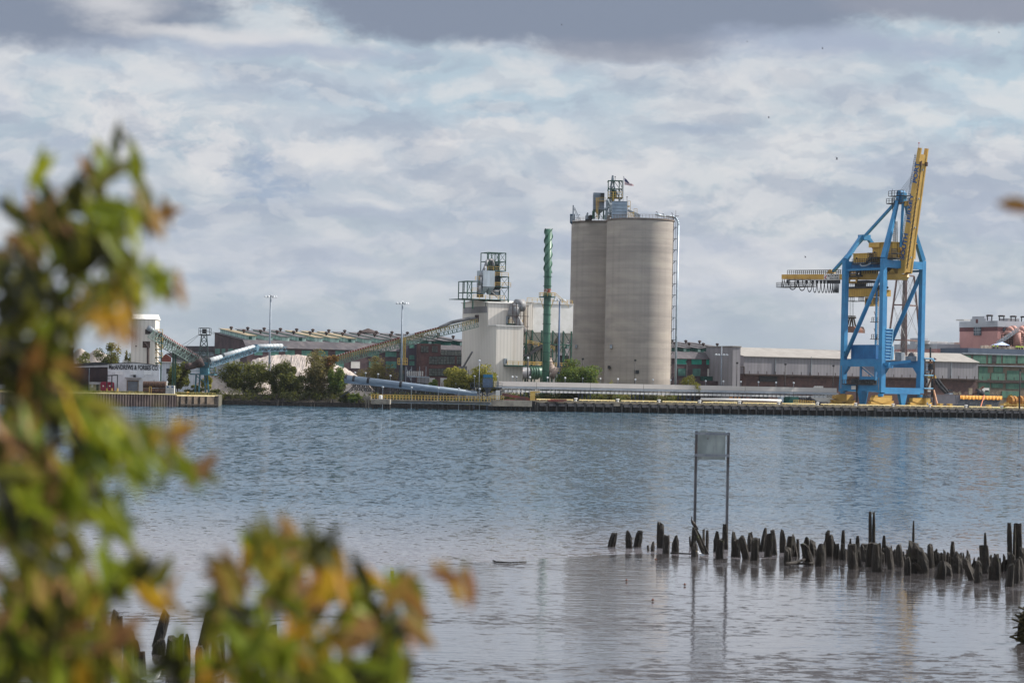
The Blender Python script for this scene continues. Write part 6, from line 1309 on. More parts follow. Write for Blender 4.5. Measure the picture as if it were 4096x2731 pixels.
mb = MB(); pp_ = [qz(z9, *q, 10.4) for q in ((325, 590), (330, 540), (370, 508), (440, 508), (495, 540), (505, 600), (470, 585), (400, 600), (350, 575))]; y_ = (Mi @ qp(z9, 400, 550, 10.4)).y; MB(Mq).prism(pp_, y_, y_ + 1.6).build('yellow_saddle', M_yel, dg)
mb = MB(); qbox(mb, z9, 330, 384, 600, 880, 13, 15); mb.build('white_column', M_white, dg)
mb = MB()
for (x0_, x1_, y0_, y1_) in ((280, 345, 300, 330), (285, 320, 340, 400), (340, 370, 430, 470), (290, 325, 460, 490), (360, 440, 350, 365)): qbox(mb, z9, x0_, x1_, y0_, y1_, 11, 12.5)
mb.build('deck_gear', M_steel, dg)
mb = MB(); qbox(mb, z9, 370, 425, 235, 280, 10.6, 12); qbox(mb, z9, 218, 330, 490, 520, 10.6, 12); qbox(mb, z9, 375, 400, 405, 440, 10.6, 12); mb.build('winch', mat('rust_orange', S(150, 92, 62), S(110, 80, 50), 1, .8), dg)
flag(qp(z9, 450, 155, 12).y, [(448, 150), (475, 168), (505, 188), (522, 206)], [(455, 190), (480, 205), (505, 208), (520, 208)], lambda x, y, Y: W(*z9(x, y), Y), 'small stars and stripes flag flying above the grey barge', base=qp(z9, 448, 190, 12))
# yellow quay fittings
for i, (x, yt) in enumerate(((578, 1122), (786, 1125), (1608, 1150))):
 mb = MB(); qbox(mb, z9, x, x + 56, yt, yt + 85, 4.5, 6); p0 = (x + 56, x + 72) if i == 0 else (x - 28, x)
 qbox(mb, z9, p0[0], p0[1], yt + 4, yt + 24, 4.6, 5.8); p = qp(z9, x + 28, yt + 85, 4.5); p.z = DECK; qbox(mb, z9, x + 5, x + 50, yt + 60, yt + 95, 4.4, 6.1)
 solo(mb, 'yellow_rail_stop', M_yel, ['yellow steel stop block left of the pair before the grey barge', 'yellow steel stop block right of the pair before the grey barge', 'yellow steel stop block below the orange tarpaulin'][i], 'stop block', p, 'yellow stop blocks on the quay')
yg = thing('yellow_machinery', 'rusty yellow crane bogies parked on the quay at the right edge', 'machinery', qp(z9, 2130, 1225, 5) * Vector((1, 1, 0)) + Vector((0, 0, DECK)))
mb = MB(); qbox(mb, z9, 1925, 2440, 1130, 1175, 5, 7); qbox(mb, z9, 2015, 2030, 1100, 1220, 4.8, 7.2); qbox(mb, z9, 2200, 2230, 1100, 1220, 4.8, 7.2); mb.build('beam', M_yel, yg)
M_ry = mat('rusty_yellow', S(176, 124, 52), S(130, 86, 40), .9, .8)
for x in (2045, 2112, 2245, 2330): p, q = qp(z9, x, 1065, 6), qp(z9, x + 48, 1065, 6); MB().tube(p - QD * 0, q + Vector((0, .1, 0)), 1.7, 12).build('sheave', M_ry, yg)
mb = MB()
for x in (2040, 2075, 2140, 2180, 2260, 2310, 2380): qbox(mb, z9, x, x + 24, 1170, 1228, 5, 6.6)
mb.build('bogie', M_ry, yg)
qsolo('white_drum', 'white drum standing on the quay at the right edge', 'drum', M_white, z9, 2280, 2320, 1193, 1240, 3, 4.5)
gh = thing('gate_hut', 'small yellow gabled hut beside the crane right bogie', 'hut', qp(z9, 335, 1190, 6) * Vector((1, 1, 0)) + Vector((0, 0, DECK)))
mb = MB(); qbox(mb, z9, 283, 364, 1010, 1190, 6, 9); mb.build('wall', M_yel, gh); pp_ = [qz(z9, *q, 5.8) for q in ((262, 1004), (310, 960), (372, 1000))]; y_ = (Mi @ qp(z9, 300, 1000, 5.8)).y; MB(Mq).prism(pp_, y_, y_ + 3.4).build('roof', M_dark, gh)
# person in white on the quay
def person(px, py, f_, b_, label, shirt, pants, h_=1.78):
 p = qp(f_, px, py, b_); p.z = DECK; g = thing('person', label, 'person', p); s = h_ / 1.78
 mb = MB(); ver = [(0, 0, .96), (0, 0, 1.2), (0, 0, 1.42), (0, 0, 1.52), (0, -.02, 1.66), (.11, 0, .5), (.12, .02, .06), (-.11, 0, .5), (-.12, .02, .06), (.2, 0, 1.4), (.25, -.04, 1.12), (.24, -.12, .88), (-.2, 0, 1.4), (-.25, -.04, 1.12), (-.24, -.1, .88)]
 for a_i, b_i, ra, rb_ in ((0, 1, .15, .16), (1, 2, .16, .19), (2, 3, .19, .06), (3, 4, .06, .11), (0, 5, .11, .08), (5, 6, .08, .06), (0, 7, .11, .08), (7, 8, .08, .06), (2, 9, .12, .07), (9, 10, .06, .05), (10, 11, .05, .04), (2, 12, .12, .07), (12, 13, .06, .05), (13, 14, .05, .04)):
  mb.tube(p + Vector(ver[a_i]) * s, p + Vector(ver[b_i]) * s, ra * s, 8, rb_ * s)
 mb.lathe([(.04, 1.56), (.1, 1.62), (.11, 1.7), (.06, 1.79)], p, 8); mb.build('body', pants, g, True)
 MB().lathe([(.19, .95), (.2, 1.2), (.24, 1.4), (.1, 1.5)], p, 10).build('shirt', shirt, g, True)
person(310, 1195, z9, 4.5, 'person in pale blue overalls standing beside the yellow hut', mat('pale_blue_cloth', S(150, 166, 190), None, 1, .9), mat('blue_cloth', S(96, 116, 150), None, 1, .9))
person(240, 1185, z9, 12, 'person in a blue jacket standing behind the crane bogie', mat('blue_jacket', S(60, 80, 120), None, 1, .9), M_dark)
# ---------------------------------------------------------------- lamp posts
def lamp(name, label, px, pytop, Y, r, kind, mcol, group):
 t_ = W(px, pytop, Y); b_ = Vector((W(px - (1560 - pytop) * ST, 1560, Y).x, Y, GZ)); l = thing(name, label, 'lamp post', b_, group=group); top_ = Vector((b_.x, Y, t_.z))
 MB().tube(b_, top_, r * 1.25, 8, r * .7).build('pole', mcol, l, True); mb = MB()
 if kind == 'ring':
  mb.lathe([(.3, -.3), (.55, -.2), (.55, .1), (.2, .3)], top_, 10)
  for k in range(6): a = k * math.pi / 3 + .2; p = top_ + Vector((math.cos(a) * 1.75, math.sin(a) * 1.75, -.3)); mb.bar(top_, p, .12); mb.lathe([(.42, -.45), (.5, -.3), (.25, .15), (.1, .3)], p, 8)
  mb.build('lamp_head', mat('lamp_white', S(206, 210, 214), S(150, 156, 164), .8, .5), l)
 elif kind == 'twin':
  for s in (-1, 1): mb.bar(top_ - Vector((0, 0, 3)), top_ + Vector((s * 1.6, 0, -2.9)), .14); mb.lathe([(.4, -.35), (.5, -.1), (.2, .3)], top_ + Vector((s * 1.9, 0, -2.9)), 8); mb.lathe([(.4, -.35), (.5, -.1), (.2, .3)], top_ + Vector((s * .9, 0, -2.9)), 8)
  mb.build('lamp_head', MATS['lamp_white'], l)
 elif kind == 'box': mb.box(top_.x - .35, top_.x + .35, Y - .5, Y + .3, top_.z - .1, top_.z + .5); mb.build('lamp_head', M_dark, l)
 else: mb.lathe([(.12, -.3), (.34, -.2), (.34, .25), (.1, .4)], top_, 8); mb.build('lamp_head', MATS['lamp_white'], l)
 return l
M_pole = mat('grey_pole', S(128, 138, 150), S(112, 122, 134), .5, .5, metal=.2); M_bpole = mat('slate_pole', S(84, 104, 134), S(74, 92, 122), .5, .5)
lamp('high_mast_light', 'tallest high mast floodlight rising in front of the sand mound', 1083, 1181, 812, .34, 'ring', M_pole, 'high mast floodlights')
lamp('high_mast_light', 'high mast floodlight beside the green trestle of the inclined conveyor', 1610, 1208, 798, .32, 'ring', M_pole, 'high mast floodlights')
lamp('high_mast_light', 'blue grey high mast between the green chimney and the silos', 2239, 1196, 803, .36, 'ring', M_bpole, 'high mast floodlights')
lamp('twin_lamp', 'grey mast with four floodlights on a crossarm before the turquoise windows', z6(843, 0)[0], z6(0, 250)[1], 848, .22, 'twin', M_pole, None)
for i, (x, y, Y) in enumerate(((433, 437, 838), (1024, 452, 852), (1592, 467, 872), (2156, 485, 885))):
 lamp('street_lamp', ['black lamp post left of the twin floodlight mast by the brick mill', 'black lamp post at the left end of the grey warehouse', 'black lamp post before the middle of the grey warehouse', 'black lamp post just left of the blue crane'][i], z6(x, 0)[0], z6(0, y)[1], Y, .14, 'box', M_dark, 'black lamp posts along the gallery')
lamp('street_lamp', 'black lamp post in front of the dark green tree by the silos', 2331, 1438, 804, .14, 'box', M_dark, 'black lamp posts along the gallery')
lamp('street_lamp', 'black lamp post before the nearer silo beside its dark opening', 2541, 1443, 826, .14, 'box', M_dark, 'black lamp posts along the gallery')
lamp('street_lamp', 'tall black lamp post at the right edge before the green shed', z9(2268, 0)[0], z9(0, 430)[1], 846, .22, 'box', M_dark, 'black lamp posts along the gallery')
lamp('street_lamp', 'pale thin lamp post in front of the cream building left of the yellow trees', 1918, 1443, 785, .12, 'globe', M_pole, 'thin pale lamps')
lamp('lattice_lamp', 'dark lattice lamp post in front of the streaked duct', 2112, 1432, 797, .28, 'globe', M_dark, None)
lx = [(x, y, W(*gz(x, y), 790)) for x, y in ((222, 88), (470, 93), (713, 100), (953, 103), (1192, 110), (1434, 116), (1670, 121), (1903, 126), (2130, 134))]
def gl_lamp(p, i, lab):
 return
g0 = None
for i in range(19):
 px = 2063 + i * 70.5; py = 1507 + i * 3.05 * .0 + (px - 2063) * .0245; p = gp_(px, py, 18)
 if px > 3260: break
 b_ = gseg(px, 0, 2.6); b_.z = zA3 + .02
 if g0 is None:
  g0 = thing('gallery_lamp', 'small white lamp on a short post on the gallery roof', 'lamp', b_, group='small lamps along the gallery roof'); h_ = p.z - b_.z
  MB().tube(b_, b_ + Vector((0, 0, h_)), .07, 5).build('post', M_steel, g0); MB().lathe([(.1, h_ - .3), (.3, h_ - .2), (.3, h_ + .2), (.1, h_ + .3)], b_, 8).build('lamp_head', MATS['lamp_white'], g0)
 else: copy_thing(g0, b_)
# short lamps on the walkway and the tube conveyor
g1 = None
for i, (x, y) in enumerate(((200, 968), (320, 972), (462, 985), (517, 1132), (845, 1137), (1150, 1145), (1385, 1150), (1622, 1153), (603, 1003), (1352, 1095), (1563, 1008), (1822, 1012), (2040, 1018))):
 p = W(*z3(x, y), 770 if i in (3, 4, 5, 6, 7) else 788); z0 = p.z - 3.0; b_ = Vector((p.x, p.y, z0))
 if i < 3: z0 = GZ
 b_.z = z0 if i >= 3 else p.z - 5
 if g1 is None:
  g1 = thing('yard_lamp', 'small white lamp on a thin post in the plant yard', 'lamp', (p.x, p.y, p.z - 5), group='small lamps in the plant yard'); b0_ = Vector((p.x, p.y, p.z - 5))
  MB().tube(b0_ - Vector((0, 0, 4)), b0_ + Vector((0, 0, 5)), .09, 5).build('post', M_steel, g1); MB().lathe([(.1, 4.7), (.34, 4.8), (.34, 5.1), (.1, 5.2)], b0_, 8).build('lamp_head', MATS['lamp_white'], g1)
 else: copy_thing(g1, (p.x, p.y, p.z - 5))
# lawn at the right
pl_ = [quay(3970, 1600, 30), quay(4200, 1600, 30), quay(4200, 1600, 75), quay(3970, 1600, 75)]
struct(MB().add([(p.x, p.y, GZ + .05) for p in pl_], [(0, 1, 2, 3)]), 'lawn', mat('lawn', S(122, 136, 66), S(104, 122, 56), .2, .95))
# ================================================================ blue and yellow quay crane
za_ = zf(3096, 560, 2.613); zb_ = zf(3300, 900, 3.92); zc_ = zf(3300, 1350, 5.227); zd_ = zf(3100, 1080, 5.6); ze_ = z8
CO = quay(3524, 1600, 4.5); CO.z = DECK
YAW = R(-54)                                  # local x: from land to water, local y: along the rails
CM = Matrix.Translation(CO) @ Matrix.Rotation(YAW, 4, 'Z'); CI = CM.inverted()
CX_, CY_ = CM.to_3x3() @ Vector((1, 0, 0)), CM.to_3x3() @ Vector((0, 1, 0))
def cy(p, y=0.0):                             # pixel -> local point on the plane y = const
 return CI @ hit(p[0], p[1], CM @ Vector((0, y, 0)), CY_)
def cx(p, x=0.0): return CI @ hit(p[0], p[1], CM @ Vector((x, 0, 0)), CX_)
def cm(): return MB(CM)
M_blue = mat('crane_blue', S(38, 124, 172), S(32, 110, 158), .3, .5, c3=S(36, 88, 128), s3=.4, op3=.4, spec=.45); M_blueD = mat('crane_blue_sheet', S(30, 104, 156), S(24, 92, 142), .4, .6, stripes=(3, .8, .25))
M_cyel = mat('crane_yellow', S(198, 158, 78), S(182, 142, 66), .3, .5, c3=S(150, 112, 52), s3=.5, op3=.35, spec=.4); M_cyelR = mat('crane_yellow_sheet', S(194, 154, 72), S(180, 140, 62), .3, .6, stripes=(3, 1.2, .35))
cr = thing('quay_crane', 'tall blue and yellow portal crane with its lettered boom raised', 'crane', CO, YAW); MW[cr.name] = CM
A = cy(zc_(380, 1130)).x; Bw = cx(zc_(1990, 1150)).y; zs = cx(zc_(1200, 1170)).z      # leg spacing (A is negative), rail length
lw_, lt_ = 1.7, 1.6
zt1 = cy(zb_(850, 522)).z; zt2 = cx(zb_(1490, 560), 0).z; ZT = (zt1 + zt2) / 2
zsill0, zsill1 = cx(zc_(1500, 1178)).z, cx(zc_(1500, 1045)).z
zm0, zm1 = cy(zc_(700, 605)).z, cy(zc_(700, 465)).z
legs = {}
for nm, (x, y) in {'mid': (0, 0), 'left': (A, 0), 'right': (0, Bw), 'far': (A, Bw)}.items():
 mb = cm(); w = lw_
 mb.add([(x - w * .85, y - w * .5, zsill0 + .4), (x + w * .5, y - w * .5, zsill0 + .4), (x + w * .5, y + w * .5, zsill0 + .4), (x - w * .85, y + w * .5, zsill0 + .4), (x - w / 2, y - w / 2, zm1), (x + w / 2, y - w / 2, zm1), (x + w / 2, y + w / 2, zm1), (x - w / 2, y + w / 2, zm1)],
           [(0, 3, 2, 1), (0, 1, 5, 4), (1, 2, 6, 5), (2, 3, 7, 6), (3, 0, 4, 7)])
 mb.box(x - w / 2, x + w / 2, y - w / 2, y + w / 2, zm1, ZT); mb.build('leg', M_blue, cr)
h2 = w / 2
def beam(mb, a, b_, w=1.5, h=2.2): mb.bar(a, b_, w, h); return mb
cm().box(h2 - 1.55, h2 - .02, h2, Bw - h2, zsill0, zsill1).box(A - h2 + .02, A + 1.2, h2, Bw - h2, zsill0 + .6, zsill1 + .6).build('sill_beam', M_blue, cr)
cm().box(A + h2, -h2, -h2 + .03, h2 - .4, zsill0 + .8, zsill1 + .7).build('side_beam', M_blue, cr)
for y in (0, Bw): cm().box(A + h2, -h2, y - h2 + .04, y + h2 - .3, zm0, zm1).build('portal_beam', M_blue, cr)
zu0, zu1 = ZT - 3.1, ZT - .5
cm().box(-h2 + .05, h2 - .04, h2, Bw - h2, zu0, zu1).build('top_beam', M_blue, cr); cm().box(A - h2 + .05, A + h2, h2, Bw - h2, zu0, zu1).build('top_beam', M_blue, cr)
for y in (0, Bw): cm().box(A + h2, -h2, y - .35, y + .35, ZT - 3.9, ZT - 3.2).build('tie_beam', M_blue, cr)
# gusset knees
for y in (0, Bw):
 cm().tube((A + .8, y, zm1 + 1.2), (-.6, y, zu0 - 1.2), .75, 14).build('diagonal_strut', M_blue, cr, True)
# wide haunches where the portal beam meets the legs
mb = cm()
for y in (0, Bw):
 for x, s in ((A + h2, 1), (-h2, -1)): mb.prism([(x, zm0), (x + s * 2.2, zm0), (x, zm0 - 2.6)], y - h2 + .1, y + h2 - .35)
mb.build('knee_plate', M_blue, cr)
# bogies
zbt = zsill0
def bogie(x, y, top, m_=M_cyel):
 bo = cm(); bo.tube((x - .2, y, top - 1.0), (x - .2, y, top + .02), .95, 12); h = top - DECK + CO.z * 0
 bo.build('swivel', M_blue, cr)
 g = cm(); hh = top - 1.0
 g.box(x - .8, x + .5, y - .5, y + .5, hh * .52, hh)
 g.prism([(y - 4.2, hh * .92), (y - .6, hh * .92), (y + .6, hh * .92), (y + 4.2, hh * .92), (y + 4.4, hh * .58), (y + 1.1, hh * .36), (y, hh * .3), (y - 1.1, hh * .36), (y - 4.4, hh * .58)], x - .95, x + .75, 'x')
 bb = g.build('bogie', m_, cr)
 for s in (-1, 1):
  e = cm(); e.prism([(y + s * 3.0 - 2.4, hh * .48), (y + s * 3.0 + 2.4, hh * .48), (y + s * 3.0 + 2.2, hh * .3), (y + s * 3.0 + .8, hh * .18), (y + s * 3.0 - .8, hh * .18), (y + s * 3.0 - 2.2, hh * .3)], x - .8, x + .6, 'x')
  for k in (-1, 1): e.box(x - .75, x + .55, y + s * 3.0 + k * 1.7 - 1.0, y + s * 3.0 + k * 1.7 + 1.0, .28, hh * .26)
  e.build('equaliser', m_, bb)
  for k in (-1, 1): cm().tube((x - .35, y + s * 3.0 + k * 1.7, .36), (x + .15, y + s * 3.0 + k * 1.7, .36), .36, 12).build('wheel', M_dark, bb)
bogie(0, 0, zsill0); bogie(0, Bw, zsill0); bogie(A, 0, zsill0 + .75); bogie(A, Bw, zsill0 + .75)
mb = cm().box(.05, .2, -14, Bw + 14, 0.01, .1).build('rail', M_rust, cr)
# tapered anchors hanging from the sills
for x, y, zt_ in ((h2 - .8, Bw * .54, zsill0), (A + .4, Bw * .5, zsill0 + .6), (A * .48, 0, zsill0 + .8)):
 cm().add([(x - .8, y - 1.8, zt_), (x + .7, y - 1.8, zt_), (x + .7, y + 1.8, zt_), (x - .8, y + 1.8, zt_), (x - .6, y - .7, .25), (x + .5, y - .7, .25), (x + .5, y + .7, .25), (x - .6, y + .7, .25)], [(0, 1, 5, 4), (1, 2, 6, 5), (2, 3, 7, 6), (3, 0, 4, 7), (4, 5, 6, 7), (0, 3, 2, 1)]).build('storm_anchor', M_blue, cr)
# electrical house, platforms, stairs between the portal beams
p, q = cy(zc_(547, 150), 1.5), cy(zc_(1060, 460), 1.5); cm().box(p.x, q.x, 1.5, 6, zm1 + .4, p.z).build('electrical_house', M_blueD, cr)
cm().box(A + 1, -1, .9, 5.5, zm1 + .02, zm1 + .38).build('house_deck', M_blue, cr)
cm().bar((h2, .4, (zm0 + zm1) / 2 - .3), (h2 + 5.5, 7.5, (zm0 + zm1) / 2 + .9), .7, 1.0).box(-h2, h2 + 1.6, .9, 3.0, zm0 - .4, zm1 - .9).build('outrigger_beam', M_blue, cr)
mb = cm(); p, q = cx(zc_(1240, 0), .2), cx(zc_(1385, 170), .2); p1, q1_ = cx(zc_(1240, 460), .2), cx(zc_(1340, 460), .2); pt0 = cx(zc_(1240, -180), .2); qt0 = cx(zc_(1390, -180), .2)
zt_, zb0 = pt0.z, p1.z
mb.add([(.6, p.y, zb0), (.6, q1_.y, zb0), (.6, qt0.y, zt_), (.6, p.y, zt_), (.85, p.y, zb0), (.85, q1_.y, zb0), (.85, qt0.y, zt_), (.85, p.y, zt_)], [(0, 3, 2, 1), (4, 5, 6, 7), (0, 1, 5, 4), (1, 2, 6, 5), (2, 3, 7, 6), (3, 0, 4, 7)]); mb.build('hatch_panel', M_blueD, cr)
mb = cm()
for k in range(11): z = zb0 + (zt_ - zb0) * k / 10; yr = q1_.y + (qt0.y - q1_.y) * k / 10; mb.box(.86, 1.05, p.y, yr, z - .14, z + .14)
mb.bar((.95, q1_.y, zb0), (.95, qt0.y, zt_), .28); mb.bar((.7, q1_.y + .9, zb0), (.7, q1_.y + .9, zb0 + (zt_ - zb0) * .45), 1.0, .6); mb.build('hatch_rung', mat('pale_crane_blue', S(120, 172, 204), None, 1, .5), cr)
p, q = cy(zc_(730, 610)), cy(zc_(1030, 890)); mb = cm()
for x in (p.x, q.x): mb.box(x - .3, x + .3, .2, .8, q.z, zm0)
mb.bar((p.x, .3, zm0), (q.x, .3, q.z + .6), .3); mb.box(p.x, q.x, .2, 3, q.z + .2, q.z + 1.2); mb.build('stair_tower', M_blue, cr)
mb = cm()
for k in range(9): f_ = k / 8; x = p.x + .8 + (q.x - p.x - .4) * f_ * .75; z = zm0 - (zm0 - q.z - 1.2) * f_ * .8; mb.box(x, q.x - .3, .9, 4, z - .32, z - .12)
mb.build('stair_plate', M_blueD, cr)
p, q = cy(zc_(430, 960)), cy(zc_(1075, 960)); mb = cm().box(p.x, q.x, -1.6, 3.5, p.z - .35, p.z); mb.rail((p.x, -1.6, p.z), (q.x, -1.6, p.z), 1.3, 14, .12); mb.rail((p.x, 3.4, p.z), (q.x, 3.4, p.z), 1.3, 14, .12); mb.box(p.x + 2, q.x - 1, .8, 3, p.z, p.z + 1.7); mb.build('service_platform', M_dark, cr)
p = cy(zc_(700, 870)); mb = cm()
for k in range(4): mb.bar((p.x + k * .25, -1.2, p.z), (p.x + k * .25 + .3, -1.2, 1.5), .12)
mb.build('cable', M_dark, cr)
p, q = cy(zc_(555, 1007), -h2), cy(zc_(653, 1082), -h2); cm().box(p.x, q.x, -h2 - .12, -h2 + .02, q.z, p.z).build('notice_board', M_white, cr)
for y, px in ((0, 0), (Bw, 0)):
 pass
mb = cm(); mb.box(-.55, -.25, -h2 - .1, -h2, zsill0 + 1.2, zsill0 + 5.5); mb.box(A - .4, A - .1, -h2 - .1, -h2, zsill0 + 1.6, zsill0 + 9.5); mb.build('rubber_buffer', M_duct, cr)
mb = cm()
for z in (zsill1, (zsill1 + zm0) / 2 + 1, zm1 + 1): mb.bar((h2, Bw + h2, z), (h2, Bw + h2 + 4.4, z), .45, .35)
mb.bar((h2, Bw + h2 + 3.6, zm1 + 1), (h2, Bw + h2 + 5, zm1 + .2), .5); mb.build('side_arm', MATS['pale_crane_blue'], cr)
# cable reel with machinery on the far beam
p = cy(zc_(1820, 400), Bw); mb = cm(); mb.tube((p.x, Bw - .5, p.z), (p.x, Bw + .1, p.z), cy(zc_(1820, 400), Bw).z - cy(zc_(1820, 490), Bw).z, 24); mb.build('cable_reel', mat('reel_grey', S(96, 98, 104), S(80, 72, 76), .6, .7), cr)
mb = cm(); mb.box(p.x - 1.5, p.x + 2.8, Bw - 1.8, Bw - .6, zm1, zm1 + 1.7); mb.box(p.x - 6.5, p.x - 3.4, Bw - 1.8, Bw - .2, zm1, zm1 + 3); mb.build('reel_drive', M_steel, cr)
# ---------- upper works
YG = Bw / 2
apex = cy(zb_(1130, -230), YG); apx = cy(za_(1328, 590), YG); apt = cy(za_(1320, 560), YG); node = cy(za_(945, 1010), YG)
for y in (0, Bw):
 cm().bar((0, y, ZT), (apx.x, YG + (y - YG) * .12, apx.z), 1.9, 1.5, 1.1, .9).build('frame_leg', M_blue, cr)
 cm().bar((A, y, ZT), (node.x, YG + (y - YG) * .15, node.z), 1.5, 1.3, 1.2, 1.1).build('back_strut', M_blue, cr)
cm().bar(node, (apx.x - .6, YG, apx.z - .5), .9, .8).build('back_stay', M_blue, cr)
pg = cy(za_(600, 1395), YG); cm().bar(node, pg, 1.0, .9).build('back_stay', M_blue, cr)
cm().box(node.x - 1.6, node.x + 1.5, YG - 1.6, YG + 1.6, node.z - 1.3, node.z + .6).build('node_box', M_blue, cr)
pc = cy(za_(1325, 1120), YG - 2); pd = cy(za_(1350, 620), YG - 1); cm().tube(pc, pd, .5, 10).build('vertical_tie', M_blue, cr)
mb = cm(); a, c_ = cy(za_(1222, 665), YG), cy(za_(1390, 640), YG); mb.box(a.x, c_.x, YG - 2.2, YG + 2.2, a.z - .3, a.z); mb.rail((a.x, YG - 2.2, a.z), (c_.x, YG - 2.2, a.z), 1.5, 6, .14); mb.rail((a.x, YG + 2.2, a.z), (c_.x, YG + 2.2, a.z), 1.5, 6, .14)
a2, c2 = cy(za_(1236, 590), YG), cy(za_(1390, 590), YG); mb.box(a2.x, c2.x, YG - 1.8, YG + 1.8, a2.z - .2, a2.z); mb.rail((a2.x, YG - 1.8, a2.z), (c2.x, YG - 1.8, a2.z), 1.7, 5, .14); mb.tube((a2.x, YG, a2.z), (a2.x, YG, a2.z + 2.6), .07, 5); mb.build('apex_platform', M_dark, cr)
mb = cm(); mb.box(apx.x - 1.1, apx.x + 1.6, YG - 1.2, YG + 1.2, apx.z - 2.4, apx.z + 1.2); mb.tube((apx.x, YG - 1.3, apx.z + 1.0), (apx.x, YG + 1.3, apx.z + 1.0), 1.0, 12); mb.build('apex_head', M_blue, cr)
mb = cm(); p = cy(za_(1390, 665), YG); mb.box(p.x - .8, p.x + 1.6, YG - 1, YG + 1, p.z - .8, p.z + .8); mb.build('apex_bracket', M_cyel, cr)
# ladders
for (xa, ya, xb, yb) in ((1258, 1240, 1246, 600), (1283, 1240, 1278, 850)):
 p, q = cy(za_(xa, ya), YG - 3), cy(za_(xb, yb), YG - 3); mb = cm()
 for o in (-.35, .35): mb.bar(p + Vector((o, 0, 0)), q + Vector((o, 0, 0)), .18)
 n_ = 30
 for k in range(n_): s = p.lerp(q, k / n_); mb.bar(s + Vector((-.35, 0, 0)), s + Vector((.35, 0, 0)), .1)
 mb.build('ladder', M_dark, cr)
# girder
gL, gR = cy(za_(120, 1408), YG), cy(za_(1345, 1400), YG); gLb, gRb = cy(za_(120, 1455), YG), cy(za_(1345, 1463), YG)
GW = 1.9
poly = [(gL.x, gL.z), (gR.x + .8, gR.z), (gR.x + 1.4, gR.z - 1), (gR.x + .2, gRb.z), (gL.x, gLb.z)]
cm().prism(poly, YG - GW, YG + GW).build('girder', M_cyel, cr)
p = cy(za_(1215, 1397), YG); q = cy(za_(1280, 1345), YG); cm().prism([(p.x, p.z), (q.x, q.z), (q.x + 1.2, p.z)], YG - GW, YG + GW).build('hinge_bracket', M_cyel, cr)
mb = cm()
for x in (170, 245, 320, 395): p = cy(za_(x, 1452), YG); mb.prism([(p.x, p.z + .8), (p.x + 1.0, p.z), (p.x - 1.2, p.z - .2)], YG - GW - .3, YG - GW - .01)
p = cy(za_(600, 1395), YG); mb.prism([(p.x - 1.8, p.z), (p.x + 1.4, p.z), (p.x + .6, p.z + 1.4), (p.x - .4, p.z + 1.4)], YG - .8, YG + .8); mb.build('girder_bracket', M_cyel, cr)
mb = cm(); p, q = cy(za_(140, 1405), YG - GW), cy(za_(695, 1400), YG - GW); mb.rail(p, q, 1.5, 26, .14); p2, q2 = p + Vector((0, 2 * GW, 0)), q + Vector((0, 2 * GW, 0)); mb.rail(p2, q2, 1.5, 26, .12); p, q = cy(za_(760, 1395), YG - GW), cy(za_(1210, 1395), YG - GW); mb.rail(p, q, 1.6, 18, .14); mb.build('girder_railing', M_dark, cr)
# maker's board: white panel with lettering
p, q = cy(zd_(1103, 100), YG - GW), cy(zd_(1441, 210), YG - GW)
sb = cm().box(p.x, q.x, YG - GW - .14, YG - GW - .01, q.z, p.z).build('sign_board', M_white, cr)
MW['sb'] = CM
class _P: name = cr.name
def ctext(parent, body, x0, x1, z0, z1, m_, y):
 o = text(cr, body, CM @ Vector((x0, y, z0)), x1 - x0, z1 - z0, m_, CX_, (0, 0, 1)); o.parent = parent; return o
fx = lambda x: p.x + (q.x - p.x) * (x - 1103) / 338; fz = lambda y: p.z - (p.z - q.z) * (y - 100) / 110
ctext(sb, 'KOCKS', fx(1190), fx(1430), fz(153), fz(112), M_black, YG - GW - .16); ctext(sb, 'KRANE', fx(1236), fx(1428), fz(198), fz(170), M_black, YG - GW - .16)
mk = cm(); y_ = YG - GW - .18
mk.prism([(fx(1115), fz(172)), (fx(1155), fz(118)), (fx(1177), fz(118)), (fx(1138), fz(168))], y_, y_ + .03).prism([(fx(1115), fz(172)), (fx(1138), fz(168)), (fx(1160), fz(172)), (fx(1160), fz(180)), (fx(1115), fz(178))], y_ - .01, y_ + .03).build('emblem', mat('emblem_red', S(186, 52, 44), None, 1, .7), sb)
cm().box(fx(1130), fx(1176), y_, y_ + .03, fz(198), fz(186)).build('emblem_bar', M_black, sb)
# festoon cables under the girder, hanging platform
tr = cm(); p, q = cy(zd_(270, 222), YG - GW - .8), cy(zd_(1455, 240), YG - GW - .8); tr.bar(p, q, .25, .3); tr.build('cable_track', M_dark, cr)
fe_ = [280, 508, 705, 842, 940, 1028, 1106, 1180, 1242, 1290, 1325, 1355, 1380, 1405, 1430]
for i, (a, c_) in enumerate(zip(fe_[:-1], fe_[1:])):
 mb = cm(); bot = (440, 462, 490, 505, 508, 508, 510, 510, 512, 512, 512, 512, 512, 512)[i]
 for o_, yy2 in ((0, -.8), (9, -.6)):
  P_ = []
  for k in range(13):
   t_ = k / 12; s = 1 - abs(2 * t_ - 1) ** 2.6; P_.append(cy(zd_(a + (c_ - a) * t_, 245 + (bot - o_ - 245) * s), YG - GW + yy2))
  mb.path(P_, .13, 5)
 mb.build('festoon_cable', M_black, cr)
for a in fe_: p = cy(zd_(a, 260), YG - GW - .8); cm().box(p.x - .35, p.x + .35, YG - GW - 1.1, YG - GW - .4, p.z - .7, p.z + .6).build('cable_trolley', M_black, cr)
mb = cm(); p, q = cy(zd_(130, 385), YG), cy(zd_(820, 385), YG)
for s in (-2.2, 2.2):
 a, c_ = Vector((p.x, YG + s, p.z)), Vector((q.x, YG + s, p.z)); mb.rail(a, c_, 1.6, 24, .12)
mb.box(p.x, q.x, YG - 2.2, YG + 2.2, p.z - .2, p.z)
